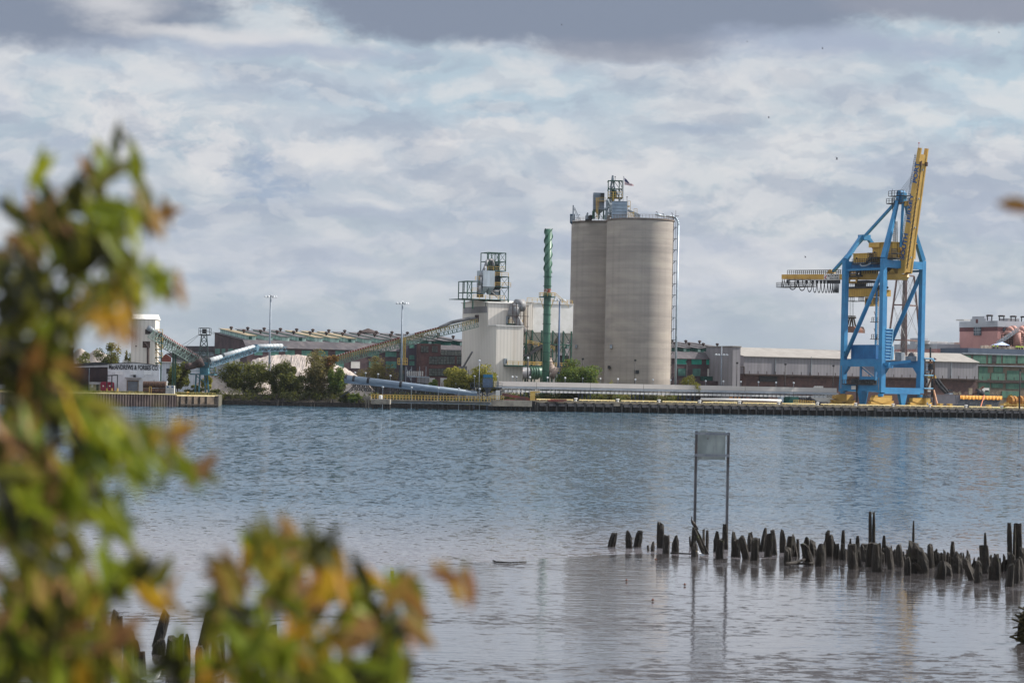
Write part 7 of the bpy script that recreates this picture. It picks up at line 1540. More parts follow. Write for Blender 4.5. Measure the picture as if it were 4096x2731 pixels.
for x in (165, 210, 330, 450, 620, 790): a, c_ = cy(zd_(x, 205), YG + 1), cy(zd_(x - 15, 385), YG + 1); mb.bar(a, c_, .16); mb.bar(a, cy(zd_(x + 25, 385), YG + 1), .12)
mb.build('hanging_platform', M_dark, cr)
# trolley: frame, turntable girder, cab
mb = cm()
for (xa, xb, ya, yb, y0, y1_) in ((345, 545, 795, 808, -3.4, 3.4), (345, 470, 760, 770, -3.2, -2.6), (365, 385, 715, 800, -3.2, -2.6), (480, 500, 715, 800, -3.2, -2.6), (535, 550, 740, 800, -3.2, -2.6), (500, 655, 870, 900, -2.4, 2.4), (340, 800, 968, 985, -3.0, 3.0), (465, 552, 918, 965, -1.5, 1.5)): a, c_ = cy(zb_(xa, ya), YG + y0), cy(zb_(xb, yb), YG + y0); mb.box(a.x, c_.x, YG + y0, YG + y1_, c_.z, a.z)
a, c_ = cy(zb_(340, 965), YG - 3), cy(zb_(800, 965), YG - 3); mb.rail(a, c_, 1.4, 14, .12); mb.build('trolley_frame', M_dark, cr)
mb = cm()
for (xa, xb, ya, yb, y0, y1_) in ((345, 530, 712, 740, -1.6, 1.6), (570, 700, 715, 760, -1.6, 1.6), (372, 500, 885, 915, -2.4, 2.4), (360, 380, 815, 900, -2.5, -2.0), (480, 500, 815, 900, -2.5, -2.0), (700, 740, 620, 765, -1.5, 1.5)): a, c_ = cy(zb_(xa, ya), YG + y0), cy(zb_(xb, yb), YG + y0); mb.box(a.x, c_.x, YG + y0, YG + y1_, c_.z, a.z)
mb.build('trolley_yellow', M_cyel, cr)
a, c_ = cy(zb_(338, 992), YG - 2.6), cy(zb_(735, 1115), YG - 2.6); cm().prism([(a.x, a.z), (c_.x, a.z - .3), (c_.x + 4, a.z - .8), (c_.x + 4, c_.z), (a.x, c_.z)], YG - 2.6, YG + 2.6).build('slewing_girder', M_cyelR, cr)
a, c_ = cy(zb_(625, 1135), YG - 1.5), cy(zb_(755, 1268), YG - 1.5); cab = cm().box(a.x, c_.x, YG - 1.5, YG + 1.2, c_.z, a.z).build('operator_cab', M_cyel, cr)
cm().box(a.x + .5, a.x + (c_.x - a.x) * .45, YG - 1.6, YG - 1.51, c_.z + 1.0, a.z - .5).box(a.x + (c_.x - a.x) * .58, a.x + (c_.x - a.x) * .78, YG - 1.6, YG - 1.51, c_.z + .6, a.z - .4).box(a.x - .08, a.x - .01, YG - 1.2, YG + .9, c_.z + 1.0, a.z - .5).build('window', M_black, cab)
mb = cm()
for (xa, xb) in ((335, 455), (530, 605)): a, c_ = cy(zb_(xa, 1190), YG - 1.8), cy(zb_(xb, 1190), YG - 1.8); mb.rail(a, c_, 2.6, 4, .16); mb.box(a.x, c_.x, YG - 1.8, YG + 1.8, a.z - .2, a.z)
p = cy(zb_(790, 1190), YG - 2)
for k in range(6): a, c_ = cy(zb_(760, 1150 + k * 18), YG - 2), cy(zb_(812, 1165 + k * 18), YG - 2); mb.bar(a, c_, .14)
mb.build('trolley_platform', M_dark, cr)
# grab on its ropes
gb = cy(zb_(418, 1418), YG); gt = cy(zb_(418, 1200), YG)
gr_ = thing('grab_bucket', 'rusty clamshell grab hanging open on ropes inside the crane portal', 'grab', CM @ Vector((gb.x, YG, gb.z - 7.5)), YAW)
mb = cm()
for x in (390, 405, 430, 445): mb.tube(cy(zb_(x, 1195), YG), cy(zb_(x, 1415), YG), .06, 4)
mb.build('rope', M_dark, gr_)
g8 = lambda x, y, yy3=0: cy(z8(x, y), YG + yy3)
mb = cm(); a = g8(410, 312); c_ = g8(458, 312); mb.box(a.x, c_.x, YG - 1, YG + 1, a.z - .25, a.z); a, c_ = g8(405, 325), g8(465, 345); mb.box(a.x, c_.x, YG - .9, YG + .9, c_.z, a.z)
for (x0_, y0_, x1_, y1_) in ((410, 345, 388, 430), (432, 345, 415, 430), (440, 345, 450, 430), (460, 345, 478, 430)): mb.bar(g8(x0_, y0_, -.8), g8(x1_, y1_, -.8), .4); mb.bar(g8(x0_, y0_, .8), g8(x1_, y1_, .8), .4)
mb.build('head_frame', mat('grab_brown', S(78, 66, 52), S(56, 48, 42), 1, .8), gr_)
for pts_, m_ in ((((368, 432), (440, 432), (448, 470), (425, 500), (372, 495)), MATS['grab_brown']), (((446, 440), (460, 432), (515, 434), (533, 470), (533, 505), (430, 500)), mat('grab_shell', S(110, 92, 84), S(140, 96, 78), 1, .8))):
 P_ = [g8(*q) for q in pts_]; cm().prism([(v_.x, v_.z) for v_ in P_], YG - 2.2, YG + 2.2).build('shell', m_, gr_)
# machinery houses
a, c_ = cy(zb_(745, 350), 4), cy(zb_(930, 515), 4); e_ = cy(zb_(1175, 300), 4); e_.x = min(e_.x, cy(za_(1318, 1240), YG - 1.9).x - .3); rt, rtl = cy(zb_(735, 292), 4), cy(zb_(712, 290), 4)
mh = cm().box(a.x, e_.x, 4, Bw - 3.5, c_.z, rt.z).build('machinery_house', M_cyelR, cr)
cm().box(rtl.x, a.x + 4, 3.2, Bw - 4, cy(zb_(712, 355), 4).z, rt.z - .1).box(rtl.x - .2, e_.x + .2, 3.6, Bw - 3.1, rt.z + .01, rt.z + .3).build('roof_overhang', M_cyel, mh)
def cydoor(parent, xa, xb, ya, yb, y):
 p, q = cy(zb_(xa, ya), y), cy(zb_(xb, yb), y); d_ = cm().box(p.x, q.x, y - .1, y - .01, q.z, p.z).build('door', M_cyel, parent); cm().box(p.x + (q.x - p.x) * .25, p.x + (q.x - p.x) * .75, y - .16, y - .11, q.z + (p.z - q.z) * .55, q.z + (p.z - q.z) * .82).build('window', M_black, d_)
cydoor(mh, 768, 800, 395, 505, 4)
a, c_ = cy(zb_(443, 452), 2.5), cy(zb_(575, 605), 2.5); e_ = cy(zb_(815, 560), 2.5)
mh2 = cm().box(a.x, cy(zb_(700, 460), 2.5).x, 2.5, Bw - 5, c_.z, a.z - .2).build('rope_house', M_cyelR, cr); cm().box(a.x - .2, cy(zb_(700, 460), 2.5).x + .2, 2.3, Bw - 4.8, a.z - .19, a.z + .1).build('roof', M_cyel, mh2); cydoor(mh2, 480, 520, 488, 595, 2.5)
mb = cm(); p, q = cy(zb_(425, 605), .8), cy(zb_(815, 605), .8); mb.box(p.x, q.x, .8, Bw - 3, p.z - .4, p.z); mb.rail((p.x, .8, p.z), (q.x, .8, p.z), 1.5, 14, .13)
p, q = cy(zb_(640, 600), .7), cy(zb_(735, 515), .7); mb.bar(p, q, .9, .3); mb.rail(p, q, 1.2, 5, .1); p, q = cy(zb_(670, 505), 1.6), cy(zb_(812, 505), 1.6); mb.box(p.x, q.x, 1.6, 4, p.z - .3, p.z); mb.rail(p, q, 1.5, 6, .13)
p, q = cy(zb_(940, 520), 1.6), cy(zb_(1120, 525), 1.6); mb.box(p.x, q.x, 1.6, 4, p.z - .3, p.z); mb.rail(p, q, 1.5, 9, .13); p, q = cy(zb_(1040, 440), 1.6), cy(zb_(1120, 440), 1.6); mb.box(p.x, q.x, 1.6, 4, p.z - .25, p.z); mb.rail(p, q, 1.5, 5, .13); mb.build('house_platform', M_dark, cr)
cm().box(A + h2, A + 11, 2, Bw - 2, ZT - 3.4, ZT - 1.0).build('house_support', mat('blue_shade', S(52, 112, 160), None, 1, .6), cr)
for xa in (570, 720, 985): p, q = cy(zb_(xa, 670), YG), cy(zb_(xa + 36, 770), YG); cm().box(p.x, q.x, YG - 1, YG + 1, q.z, p.z).build('girder_hanger', M_dark, cr)
for y in (.3, Bw - .3): pass
p = cy(zb_(470, 625), .6); q = cy(zb_(720, 600), .6); cm().path([cy(zb_(550, 615), .6), cy(zb_(575, 645), .6), cy(zb_(640, 640), .6), q], .22, 6).build('white_pipe', M_steel, cr)
# right hand stair column behind the middle leg
mb = cm(); p, q = cy(z8(714, 20), 1.2), cy(z8(714, 640), 1.2); mb.bar(p, (p.x, 1.2, q.z), .5); mb.build('stair_column', M_blue, cr)
mb = cm()
for (yt, x0_) in ((20, 745), (380, 660), (570, 656)):
 a, c_ = cy(z8(x0_, yt), 1.4), cy(z8(718, yt), 1.4)
 if a.x > c_.x: a, c_ = c_, a
 mb.rail(a, c_, 1.5, 3, .14); mb.box(a.x, c_.x, .6, 2.2, a.z - .2, a.z); mb.bar(c_, c_ + Vector((-1.5, 0, 3.6)), .3, .1)
for k in range(26): s = Vector((p.x + .5, 1.2, q.z + (p.z - q.z) * k / 26)); mb.bar(s, s + Vector((.8, 0, .9)), .12)
mb.build('stair_landing', M_dark, cr)
# ---------- raised boom
sL0, sL1 = cy(za_(1290, 1400), YG - 1.9), cy(za_(1503, 80), YG - 1.9); sR0, sR1 = cy(za_(1362, 1392), YG - 1.9), cy(za_(1535, 84), YG - 1.9)
hN = cy(za_(1522, 138), YG - 1.9); hNl = cy(za_(1490, 138), YG - 1.9)
side = [(sL0.x, sL0.z), (sL1.x, sL1.z), (sR1.x, sR1.z), (sR0.x, sR0.z)]
bm0 = cm().prism(side, YG - 1.9, YG - 1.35).build('boom', M_cyel, cr)
cm().prism(side, YG + 1.35, YG + 1.9).build('boom', M_cyel, cr)
def L_(t_): return sL0.lerp(sL1, t_), sR0.lerp(sR1, t_)
a0, b0_ = L_(0.01); a1, b1_ = L_(.95); a15, b15 = L_(.90)
cm().prism([(a0.x + .3, a0.z), (a1.x + .2, a1.z), (b1_.x - .15, b1_.z), (b0_.x - .15, b0_.z)], YG - 1.34, YG + 1.34).build('boom_plate', M_cyel, cr)
mb = cm(); mb.prism([(b0_.x + .02, b0_.z + 1.5), (b15.x + .02, b15.z), (b15.x + .25, b15.z), (b0_.x + .25, b0_.z + 1.5)], YG - .9, YG - .7)
for k in range(22): a_, c2 = L_(.04 + k * .035); mb.box(c2.x + .02, c2.x + .4, YG - 1.3, YG - .7, c2.z - .08, c2.z + .08)
mb.build('boom_rail', M_dark, cr)
for k in (.13, .37, .60, .83): a_, c2 = L_(k); cm().tube((c2.x - .14, YG + .5, c2.z), (c2.x + .06, YG + .5, c2.z), .3, 10).build('sheave_cover', M_steel, cr)
mb = cm(); a_, c2 = L_(.86); mb.box(c2.x - .2, c2.x + .7, YG - 1.5, YG - .9, c2.z, c2.z + 1.4); mb.box(c2.x - .2, c2.x + .7, YG + 1.3, YG + 1.9, c2.z, c2.z + 1.4); mb.box(c2.x + .1, c2.x + .3, YG - 1.5, YG + 1.9, c2.z + .5, c2.z + .7); mb.build('tip_buffer', M_rust, cr)
mb = cm(); p = sL1 + Vector((.5, 0, 0)); mb.tube(p, p + Vector((0, 0, 1.3)), .06, 5); mb.lathe([(.2, 1.3), (.2, 1.7)], p, 8); mb.build('beacon', mat('beacon_red', S(190, 40, 40), None, 1, .5), cr)
# boom ladder and stays
mb = cm(); f0, f1 = L_(.05)[0], L_(.95)[0]
for o in (-.9, -.35): mb.bar(f0 + Vector((o, 0, 0)), f1 + Vector((o, 0, 0)), .1)
for k in range(60): s = f0.lerp(f1, k / 60); mb.bar(s + Vector((-.9, 0, 0)), s + Vector((-.1, 0, 0)), .08)
mb.build('boom_ladder', M_dark, cr)
mb = cm()
for k, (x, y) in enumerate(((1445, 365), (1443, 385), (1440, 400), (1440, 420), (1436, 440))): mb.tube(Vector((apt.x, YG - 1 + k * .5, apt.z - .5 * k)), cy(za_(x, y), YG - 1.5 + k * .5), .07, 4)
mb.build('stay_rope', M_steel, cr)
# boom lettering, reading upwards along the side face
axis = ((sL1 + sR1) / 2 - (sL0 + sR0) / 2).normalized(); perp = Vector((-axis.z, 0, axis.x))
M_let = mat('lettering_blue', S(26, 84, 140), None, 1, .6)
for word, (xa, ya), (xb, yb) in (('SOUTH', (1338, 1250), (1380, 978)), ('JERSEY', (1402, 872), (1445, 558)), ('PORT', (1468, 448), (1500, 232))):
 p, q = cy(za_(xa, ya), YG - 1.95), cy(za_(xb, yb), YG - 1.95); wd = (q - p).length; d_ = (q - p).normalized(); n2_ = Vector((-d_.z, 0, d_.x)); hgt_ = 2.1
 text(cr, word, CM @ (p - n2_ * hgt_ * .5), wd, hgt_, M_let, CM.to_3x3() @ d_, CM.to_3x3() @ n2_, ext=.03)
# ================================================================ foliage
def leafmat(name, c1, c2, c3=None, trans=.35, rough=.7):
 if name in MATS: return MATS[name]
 m = bpy.data.materials.new(name); m.use_nodes = True; t = m.node_tree; t.nodes.clear(); b = NB(t)
 g = b.n('ShaderNodeNewGeometry'); r = g.outputs['Random Per Island']
 cr_ = b.n('ShaderNodeValToRGB'); b.l(r, cr_.inputs[0]); e = cr_.color_ramp.elements; e[0].color = c1; e[1].color = c2; e[0].position = .15; e[1].position = .8
 if c3: x = e.new(.95); x.color = c3
 v = b.n('ShaderNodeTexCoord').outputs['Object']; n = b.noise(v, .45, 3, .6)
 c = b.mix(b.ramp(n, .4, .65, 0, .5), cr_.outputs[0], tuple(q * .5 for q in c1[:3]) + (1,))
 d = b.n('ShaderNodeBsdfPrincipled'); b.l(c, d.inputs['Base Color']); d.inputs['Roughness'].default_value = rough; d.inputs['Specular IOR Level'].default_value = .25
 tr = b.n('ShaderNodeBsdfTranslucent'); b.l(b.mix(.3, c, (.5, .5, .1, 1)), tr.inputs[0])
 ms = b.n('ShaderNodeMixShader'); ms.inputs[0].default_value = trans; b.l(d.outputs[0], ms.inputs[1]); b.l(tr.outputs[0], ms.inputs[2])
 o = b.n('ShaderNodeOutputMaterial'); b.l(ms.outputs[0], o.inputs[0]); MATS[name] = m; return m
L_dark = leafmat('leaf_dark_green', S(36, 46, 28), S(62, 74, 38), S(98, 104, 52))
L_mid = leafmat('leaf_olive', S(54, 64, 34), S(92, 100, 50), S(132, 130, 66))
L_yel = leafmat('leaf_yellow_green', S(104, 108, 46), S(150, 144, 60), S(186, 168, 78))
L_rust = leafmat('leaf_rust', S(104, 74, 48), S(146, 98, 62), S(176, 126, 80))
L_brn = leafmat('leaf_brown_olive', S(90, 86, 58), S(120, 108, 70), S(148, 128, 84))
L_grn = leafmat('leaf_fresh_green', S(58, 84, 42), S(84, 112, 50), S(128, 142, 58))
M_bark = mat('bark', S(84, 76, 68), S(60, 54, 48), 2, .95)
def leaf_quad(mb, p, s, r):
 a, b_ = r.uniform(0, 6.283), r.uniform(-1, 1); c_ = math.sqrt(max(0, 1 - b_ * b_)); n = Vector((math.cos(a) * c_, math.sin(a) * c_, b_ * .8 + .3)).normalized()
 x = n.orthogonal().normalized(); y = n.cross(x); t_ = r.uniform(0, 6.28); x2 = x * math.cos(t_) + y * math.sin(t_); y2 = n.cross(x2); k = len(mb.v)
 mb.v += [p - x2 * s, p - y2 * s * .45 + x2 * s * .1, p + x2 * s, p + y2 * s * .5]; mb.f.append((k, k + 1, k + 2, k + 3))
def crown(mb, c, rx, ry, rz, nl, n, s, r, base_cut=-.9, lob=(.28, .5)):
 lobes = []
 for i in range(nl):
  while True:
   d = Vector((r.uniform(-1, 1), r.uniform(-1, 1), r.uniform(base_cut, 1)))
   if d.length < 1: break
  d = d * .85; lobes.append((Vector((c.x + d.x * rx, c.y + d.y * ry, c.z + d.z * rz)), r.uniform(*lob)))
 for i in range(n):
  q, k = lobes[r.randrange(nl)]
  a, b_ = r.uniform(0, 6.283), r.uniform(-1, 1); cc_ = math.sqrt(1 - b_ * b_); rad = k * r.random() ** .4
  p = q + Vector((math.cos(a) * cc_ * rx * rad, math.sin(a) * cc_ * ry * rad, b_ * rz * rad * .85)); leaf_quad(mb, p, s * r.uniform(.6, 1.3), r)
 return lobes
def tree(label, px0, px1, pytop, Y, ml, seed, n=2600, zb=GZ, group='trees and bushes on the far bank', name='broadleaf_tree', cat='tree', low=.12, extra=(), s=.4, nl=16, cut=-.9):
 r = random.Random(seed); pt = W((px0 + px1) / 2, pytop, Y); base = Vector((W((px0 + px1) / 2 - 3, 1560, Y).x, Y, zb)); hw = (px1 - px0) / 2 / F * Y * 1.2; n = int(n * 1.7); h_ = pt.z - zb
 t_ = thing(name, label, cat, base, group=group); z0 = zb + h_ * low; rz = (pt.z - z0) / 2 * 1.14; c = Vector((pt.x, Y, z0 + rz)); mb = MB()
 lobes = crown(mb, c, hw * .95, min(hw, 5) * .9, rz * .95, nl, n, s, r, cut); mb.build('crown', ml, t_)
 tk = MB(); tr_ = max(.16, h_ * .022); f_ = base + Vector((r.uniform(-.4, .4), 0, h_ * .35)); tk.tube(base - Vector((0, 0, .3)), f_, tr_, 7, tr_ * .7)
 for q, k in lobes[:9]: mid = f_.lerp(q, .5) + Vector((0, 0, -.2)); tk.tube(f_, mid, tr_ * .45, 5, tr_ * .3); tk.tube(mid, q, tr_ * .3, 5, tr_ * .1)
 tk.build('trunk', M_bark, t_)
 for (dx, dz, sx, sz, m2, n2) in extra:
  mb = MB(); crown(mb, c + Vector((dx * hw, -.8, dz * rz)), hw * sx, min(hw, 4) * sx, rz * sz, 7, n2, s, r); mb.build('crown', m2, t_)
 return t_
X1 = lambda v: z1(v, 0)[0]; X2 = lambda v: z2(v, 0)[0]; X3 = lambda v: z3(v, 0)[0]; Y1_ = lambda v: z1(0, v)[1]; Y2_ = lambda v: z2(0, v)[1]; Y3_ = lambda v: z3(0, v)[1]
tree('olive green tree right of the white totes below the derrick', 668, 762, Y1_(655), 762, L_mid, 1, 3000, extra=((-.3, -.5, .6, .5, L_dark, 500),))
tree('low bush at the foot of the olive tree by the timber wharf', 748, 815, 1545, 770, L_dark, 2, 1200, name='bush', cat='bush', low=0)
tree('small yellow green tree at the foot of the derrick', X2(10), X2(130), Y2_(900), 790, L_yel, 3, 1300)
tree('dark low bush right of the timber wharf end', 838, 895, 1560, 787, L_dark, 4, 1300, zb=1.5, name='bush', cat='bush', low=0)
tree('wide open crowned green tree left of the sand mound', 868, 1085, Y2_(735), 800, L_mid, 5, 5200, nl=26, extra=((-.45, -.4, .5, .6, L_dark, 900), (.1, -.7, .9, .35, L_dark, 1200)), zb=2.0)
tree('very dark rounded tree in front of the middle of the sand mound', 1082, 1172, Y2_(725), 798, L_dark, 6, 3600, zb=1.5, low=.02)
tree('green bushy tree between the dark tree and the rusty topped tree', 1120, 1212, Y2_(830), 795, L_mid, 7, 2600, zb=1.5, low=.02, extra=((0, -.5, .9, .5, L_dark, 800),))
tree('tall tree with rusty brown top in front of the sand mound', 1216, 1352, Y2_(615), 798, L_brn, 8, 3600, zb=1.5, low=.04, nl=22, extra=((-.1, -.45, 1, .6, L_dark, 1800), (.62, .45, .42, .34, L_rust, 900)))
tree('dark fresh green tree at the upper end of the grey blue tubular conveyor', 1318, 1392, Y2_(725), 794, L_grn, 9, 2400, zb=1.5, low=.02, extra=((0, -.6, 1, .5, L_dark, 900),))
tree('loose brownish tree in front of the brick mill left of the lamp mast', 1442, 1584, Y2_(695), 812, L_brn, 10, 2600, nl=22, s=.28)
tree('left of the two yellow green trees before the cream building', X3(1212), X3(1505), Y3_(942), 792, L_yel, 11, 3800, nl=22, extra=((0, -.5, .9, .5, L_mid, 1000),))
tree('right of the two yellow green trees before the cream building', X3(1490), X3(1830), Y3_(920), 794, L_yel, 12, 3400, nl=22, extra=((0, -.4, .9, .5, L_mid, 1100),))
tree('round dark green tree at the foot of the silos', 2228, 2400, 1458, 796, L_grn, 13, 5200, nl=26, low=.05, extra=((.55, -.35, .4, .5, L_yel, 500), (0, -.5, .9, .5, L_dark, 1000)))
tree('small yellow green tree before the turquoise windows', z6(378, 0)[0], z6(650, 0)[0], z6(0, 592)[1], 812, L_yel, 14, 1400, nl=14, s=.26)
tree('far green tree behind the whitewashed building', X1(1010), X1(1300), Y1_(495), 890, L_mid, 15, 3000, nl=18, s=.4, extra=((0, -.4, .9, .6, L_dark, 700),))
tree('far low olive shrubs left of the far green tree', X1(775), X1(1040), Y1_(585), 895, L_mid, 16, 2200, nl=18, s=.4, name='bush', cat='bush')
tree('far low bush right of the cream conveyor tower', X1(1300), X1(1372), Y1_(565), 900, L_dark, 17, 600, s=.4, name='bush', cat='bush')
tree('little green bush below the white storage racks', X3(1040), X3(1165), Y3_(1058), 792, L_grn, 18, 900, name='bush', cat='bush', low=0)
tree('small pale bush on the lawn beside the yellow machinery', z9(2010, 0)[0], z9(2160, 0)[0], z9(0, 925)[1], 866, L_brn, 19, 700, name='bush', cat='bush', low=0, s=.24)
tree('tiny yellow bush in front of the nearer silo', z6(-170, 0)[0] - 110, z6(-170, 0)[0] - 88, 1519, 800, L_yel, 20, 220, name='bush', cat='bush', low=0)
tree('rounded green bush at the water edge under the tubular conveyor', X2(1745), X2(1885), Y2_(1100), 783, L_grn, 21, 1500, zb=1.0, name='bush', cat='bush', low=0)
tree('second green bush at the water edge left of the mooring platform', X2(1640), X2(1770), Y2_(1085), 784, L_dark, 22, 1400, zb=1.0, name='bush', cat='bush', low=0)
# undergrowth along the shore: one mass nobody could count
def scrub(name, label, segs, mats, seed, s=.32):
 r = random.Random(seed)
 for mi, ml in enumerate(mats):
  mb = MB()
  for (px0, px1, Ya, Yb, h0, h1, n, zb) in segs:
   cl = [(r.random(), r.random(), r.uniform(h0, h1), r.uniform(.8, 2.2)) for _ in range(int((px1 - px0) / 7))]
   for _ in range(n // len(mats)):
    a, b_, h_, rr = cl[r.randrange(len(cl))]; p = W(px0 + (px1 - px0) * a, 1600, Ya + (Yb - Ya) * a); an = r.uniform(0, 6.28); rad = rr * r.random() ** .5
    q = Vector((p.x + math.cos(an) * rad, p.y + b_ * 4 + math.sin(an) * rad, zb + h_ * (1 - (rad / 2.4) ** 2) * r.random() ** .6)); leaf_quad(mb, q, s * r.uniform(.6, 1.3), r)
  p0 = W(segs[0][0], 1600, segs[0][2]); p0.z = segs[0][7]
  o = solo(mb, name, ml, label, 'undergrowth', p0, kind='stuff');
scrub('shore_undergrowth', 'dark tangled undergrowth along the shore below the trees', [(868, 1500, 789, 788, 2, 5.0, 7000, 1.0), (1400, 2060, 787, 779, 1, 3.4, 3600, 1.0)], [leafmat('leaf_shade', S(28, 36, 22), S(46, 56, 30), S(74, 80, 42)), L_dark], 31)
scrub('quay_undergrowth', 'green bushes growing below and behind the conveyor gallery', [(2020, 2250, 789, 794, 1.2, 3.2, 2600, GZ), (2230, 2742, 795, 820, 2.2, 3.6, 9000, GZ)], [L_dark, L_grn, L_brn], 32)
scrub('distant_scrub', 'low scrub and weeds between the plant and the gallery', [(1480, 1800, 790, 790, .6, 2.2, 1500, GZ), (2000, 2240, 790, 792, .6, 2.4, 1200, GZ)], [L_mid], 33)
# dark earth bank below the trees
mb = MB(); r = random.Random(2); n_ = 70
for j, (dy, z) in enumerate(((-10, -.5), (-7, .3), (-3.5, 1.5), (0, 3.2), (4, 3.4))):
 for i in range(n_):
  f_ = i / (n_ - 1); p = W(872 + (2070 - 872) * f_, 1600, 793 - 6 * f_); mb.v.append(Vector((p.x + r.uniform(-.4, .4), p.y + dy + r.uniform(-.6, .6), z + r.uniform(-.25, .25))))
mb.f = [(j * n_ + i, j * n_ + i + 1, (j + 1) * n_ + i + 1, (j + 1) * n_ + i) for j in range(4) for i in range(n_ - 1)]
struct(mb, 'shore_bank', mat('dark_earth', S(54, 48, 44), S(36, 34, 32), .5, .95))
wl2 = MB(); p, q = W(880, 1600, 784.5), W(2050, 1600, 779); wl2.bar(Vector((p.x, p.y, .3)), Vector((q.x, q.y, .3)), .5, 2.2)
for k in range(70): s_ = Vector((p.x, p.y - .35, 0)).lerp(Vector((q.x, q.y - .35, 0)), k / 69); wl2.bar(s_ + Vector((0, 0, -1)), s_ + Vector((0, 0, 1.5 + (k % 3) * .15)), .22)
solo(wl2, 'timber_bulkhead', M_timber, 'low black timber bulkhead along the waterline under the trees', 'bulkhead', Vector((p.x, p.y, -1)))
# birds in the sky
for i, (px, py, Y, s, lab) in enumerate(((3347, 638, 520, 1.0, 'small dark gull flying left of the raised boom tip'), (3221, 1030, 600, .8, 'tiny gull flying above the festoon cables of the crane'), (3075, 472, 700, .9, 'tiny pale bird high between silos and crane'), (3290, 196, 650, .8, 'tiny dark bird high in front of the long dark cloud'), (2989, 168, 700, .5, 'speck of a bird under the dark cloud'), (2247, 101, 700, .6, 'speck of a bird against the top dark cloud above the chimney'), (3996, 132, 700, .6, 'speck of a bird near the upper right corner'))):
 p = W(px, py, Y); mb = MB(); w = .75 * s
 mb.lathe([(.01, -.3 * s), (.09 * s, -.1 * s), (.07 * s, .15 * s), (.01, .32 * s)], (0, 0, 0), 6)
 for v_ in mb.v: v_.x, v_.z = v_.z, v_.x * .8
 for sgn in (-1, 1): mb.add([(-.05, 0, 0), (.12 * s, 0, 0), (.1 * s + sgn * .1 * s, sgn * .12, w * .55), (-.02 + sgn * .34 * s, sgn * .5 * s, w * .7), (-.1, sgn * .1, w * .3)], [(0, 1, 2, 3, 4)])
 mb.v = [q + p for q in mb.v]; solo(mb, 'bird', mat('bird_grey', S(84, 84, 92), None, 1, .9), lab, 'bird', p, 'birds in the sky')
# ================================================================ near shore: piles, sign, birds, leaves
m = mat('rotten_pile', S(40, 34, 28), S(18, 16, 15), 3, .75, (1, 1, .25), bump=.9, bscale=8, spec=.35)
t = m.node_tree; b = NB(t); p_ = [n for n in t.nodes if n.type == 'BSDF_PRINCIPLED'][0]
old = p_.inputs['Base Color'].links[0].from_socket; v = b.n('ShaderNodeTexCoord').outputs['Object']; sp = b.n('ShaderNodeSeparateXYZ'); b.l(v, sp.inputs[0])
moss = b.math('MULTIPLY', b.ramp(b.noise(v, 4.0, 4, .6), .58, .7), b.ramp(sp.outputs[2], .3, 1.0, 0, .75)); c_ = b.mix(moss, old, S(58, 66, 26))
c_ = b.mix(b.ramp(sp.outputs[2], .05, .35, .7, 0), c_, S(30, 24, 20)); b.l(c_, p_.inputs['Base Color']); M_pl = m
def pile_mesh(base, topv, w, seed, jag=.5, log=False):
 r = random.Random(seed); n = 12; rings = 9; d = topv - base; mb = MB(); a, b_, x, y = mb.frame(base - d.normalized() * .6, topv); ph = [r.uniform(0, 6.28) for _ in range(6)]
 hs = [max(0, .5 + .5 * math.sin(i / n * 6.283 * r.choice((1, 1, 2)) + ph[0])) * jag * r.uniform(.4, 1.0) for i in range(n)]
 for i in range(1, n): hs[i] = hs[i] * .6 + hs[i - 1] * .4
 L = (b_ - a).length; dd = (b_ - a).normalized(); vs = []
 for j in range(rings):
  t_ = j / (rings - 1); rad = w / 2 * (1.12 - .1 * t_ ** 1.5 - ((.08, .2, .45)[seed % 3] if j == rings - 1 else (.05, .08, .16)[seed % 3] if j == rings - 2 else 0))
  for i in range(n):
   an = 2 * math.pi * i / n; k = 1 + .12 * math.sin(3 * an + ph[1] + t_ * 2) + .08 * math.sin(5 * an + ph[2]) + r.uniform(-.07, .07)
   if abs((i / n * 6.28 - ph[3]) % 6.28) < .8: k *= .84
   l = L * t_ - (min(hs[i] * w * 1.9, L * .5) * max(0, (t_ - .55) / .45))
   vs.append(a + dd * l + (x * math.cos(an) + y * math.sin(an)) * rad * k)
 tip = b_ - dd * (w * .2); vs.append(tip)
 fs = [(j * n + i, j * n + (i + 1) % n, (j + 1) * n + (i + 1) % n, (j + 1) * n + i) for j in range(rings - 1) for i in range(n)]
 fs += [((rings - 1) * n + i, (rings - 1) * n + (i + 1) % n, rings * n) for i in range(n)]
 return mb.add(vs, fs)
GRP = 'rotten timber piles in the shallow water'
def pile(px, py, tx, ty, wpx, label, seed, jag=.5, z=0.0, group=GRP, name='timber_pile'):
 b_ = G(px, py, z); d = b_.y; tp = W(tx, ty, d); r = random.Random(seed); tp.y += r.uniform(-.25, .25); w = wpx / F * d * 1.16
 return solo(pile_mesh(b_, tp, w, seed, jag), name, M_pl, label, 'pile', b_, group)
zp = zf(2350, 1980, 2.613); zq = zf(3150, 1980, 2.486); zl = zf(0, 2100, 2.484); zm_ = zf(800, 2000, 1.96)
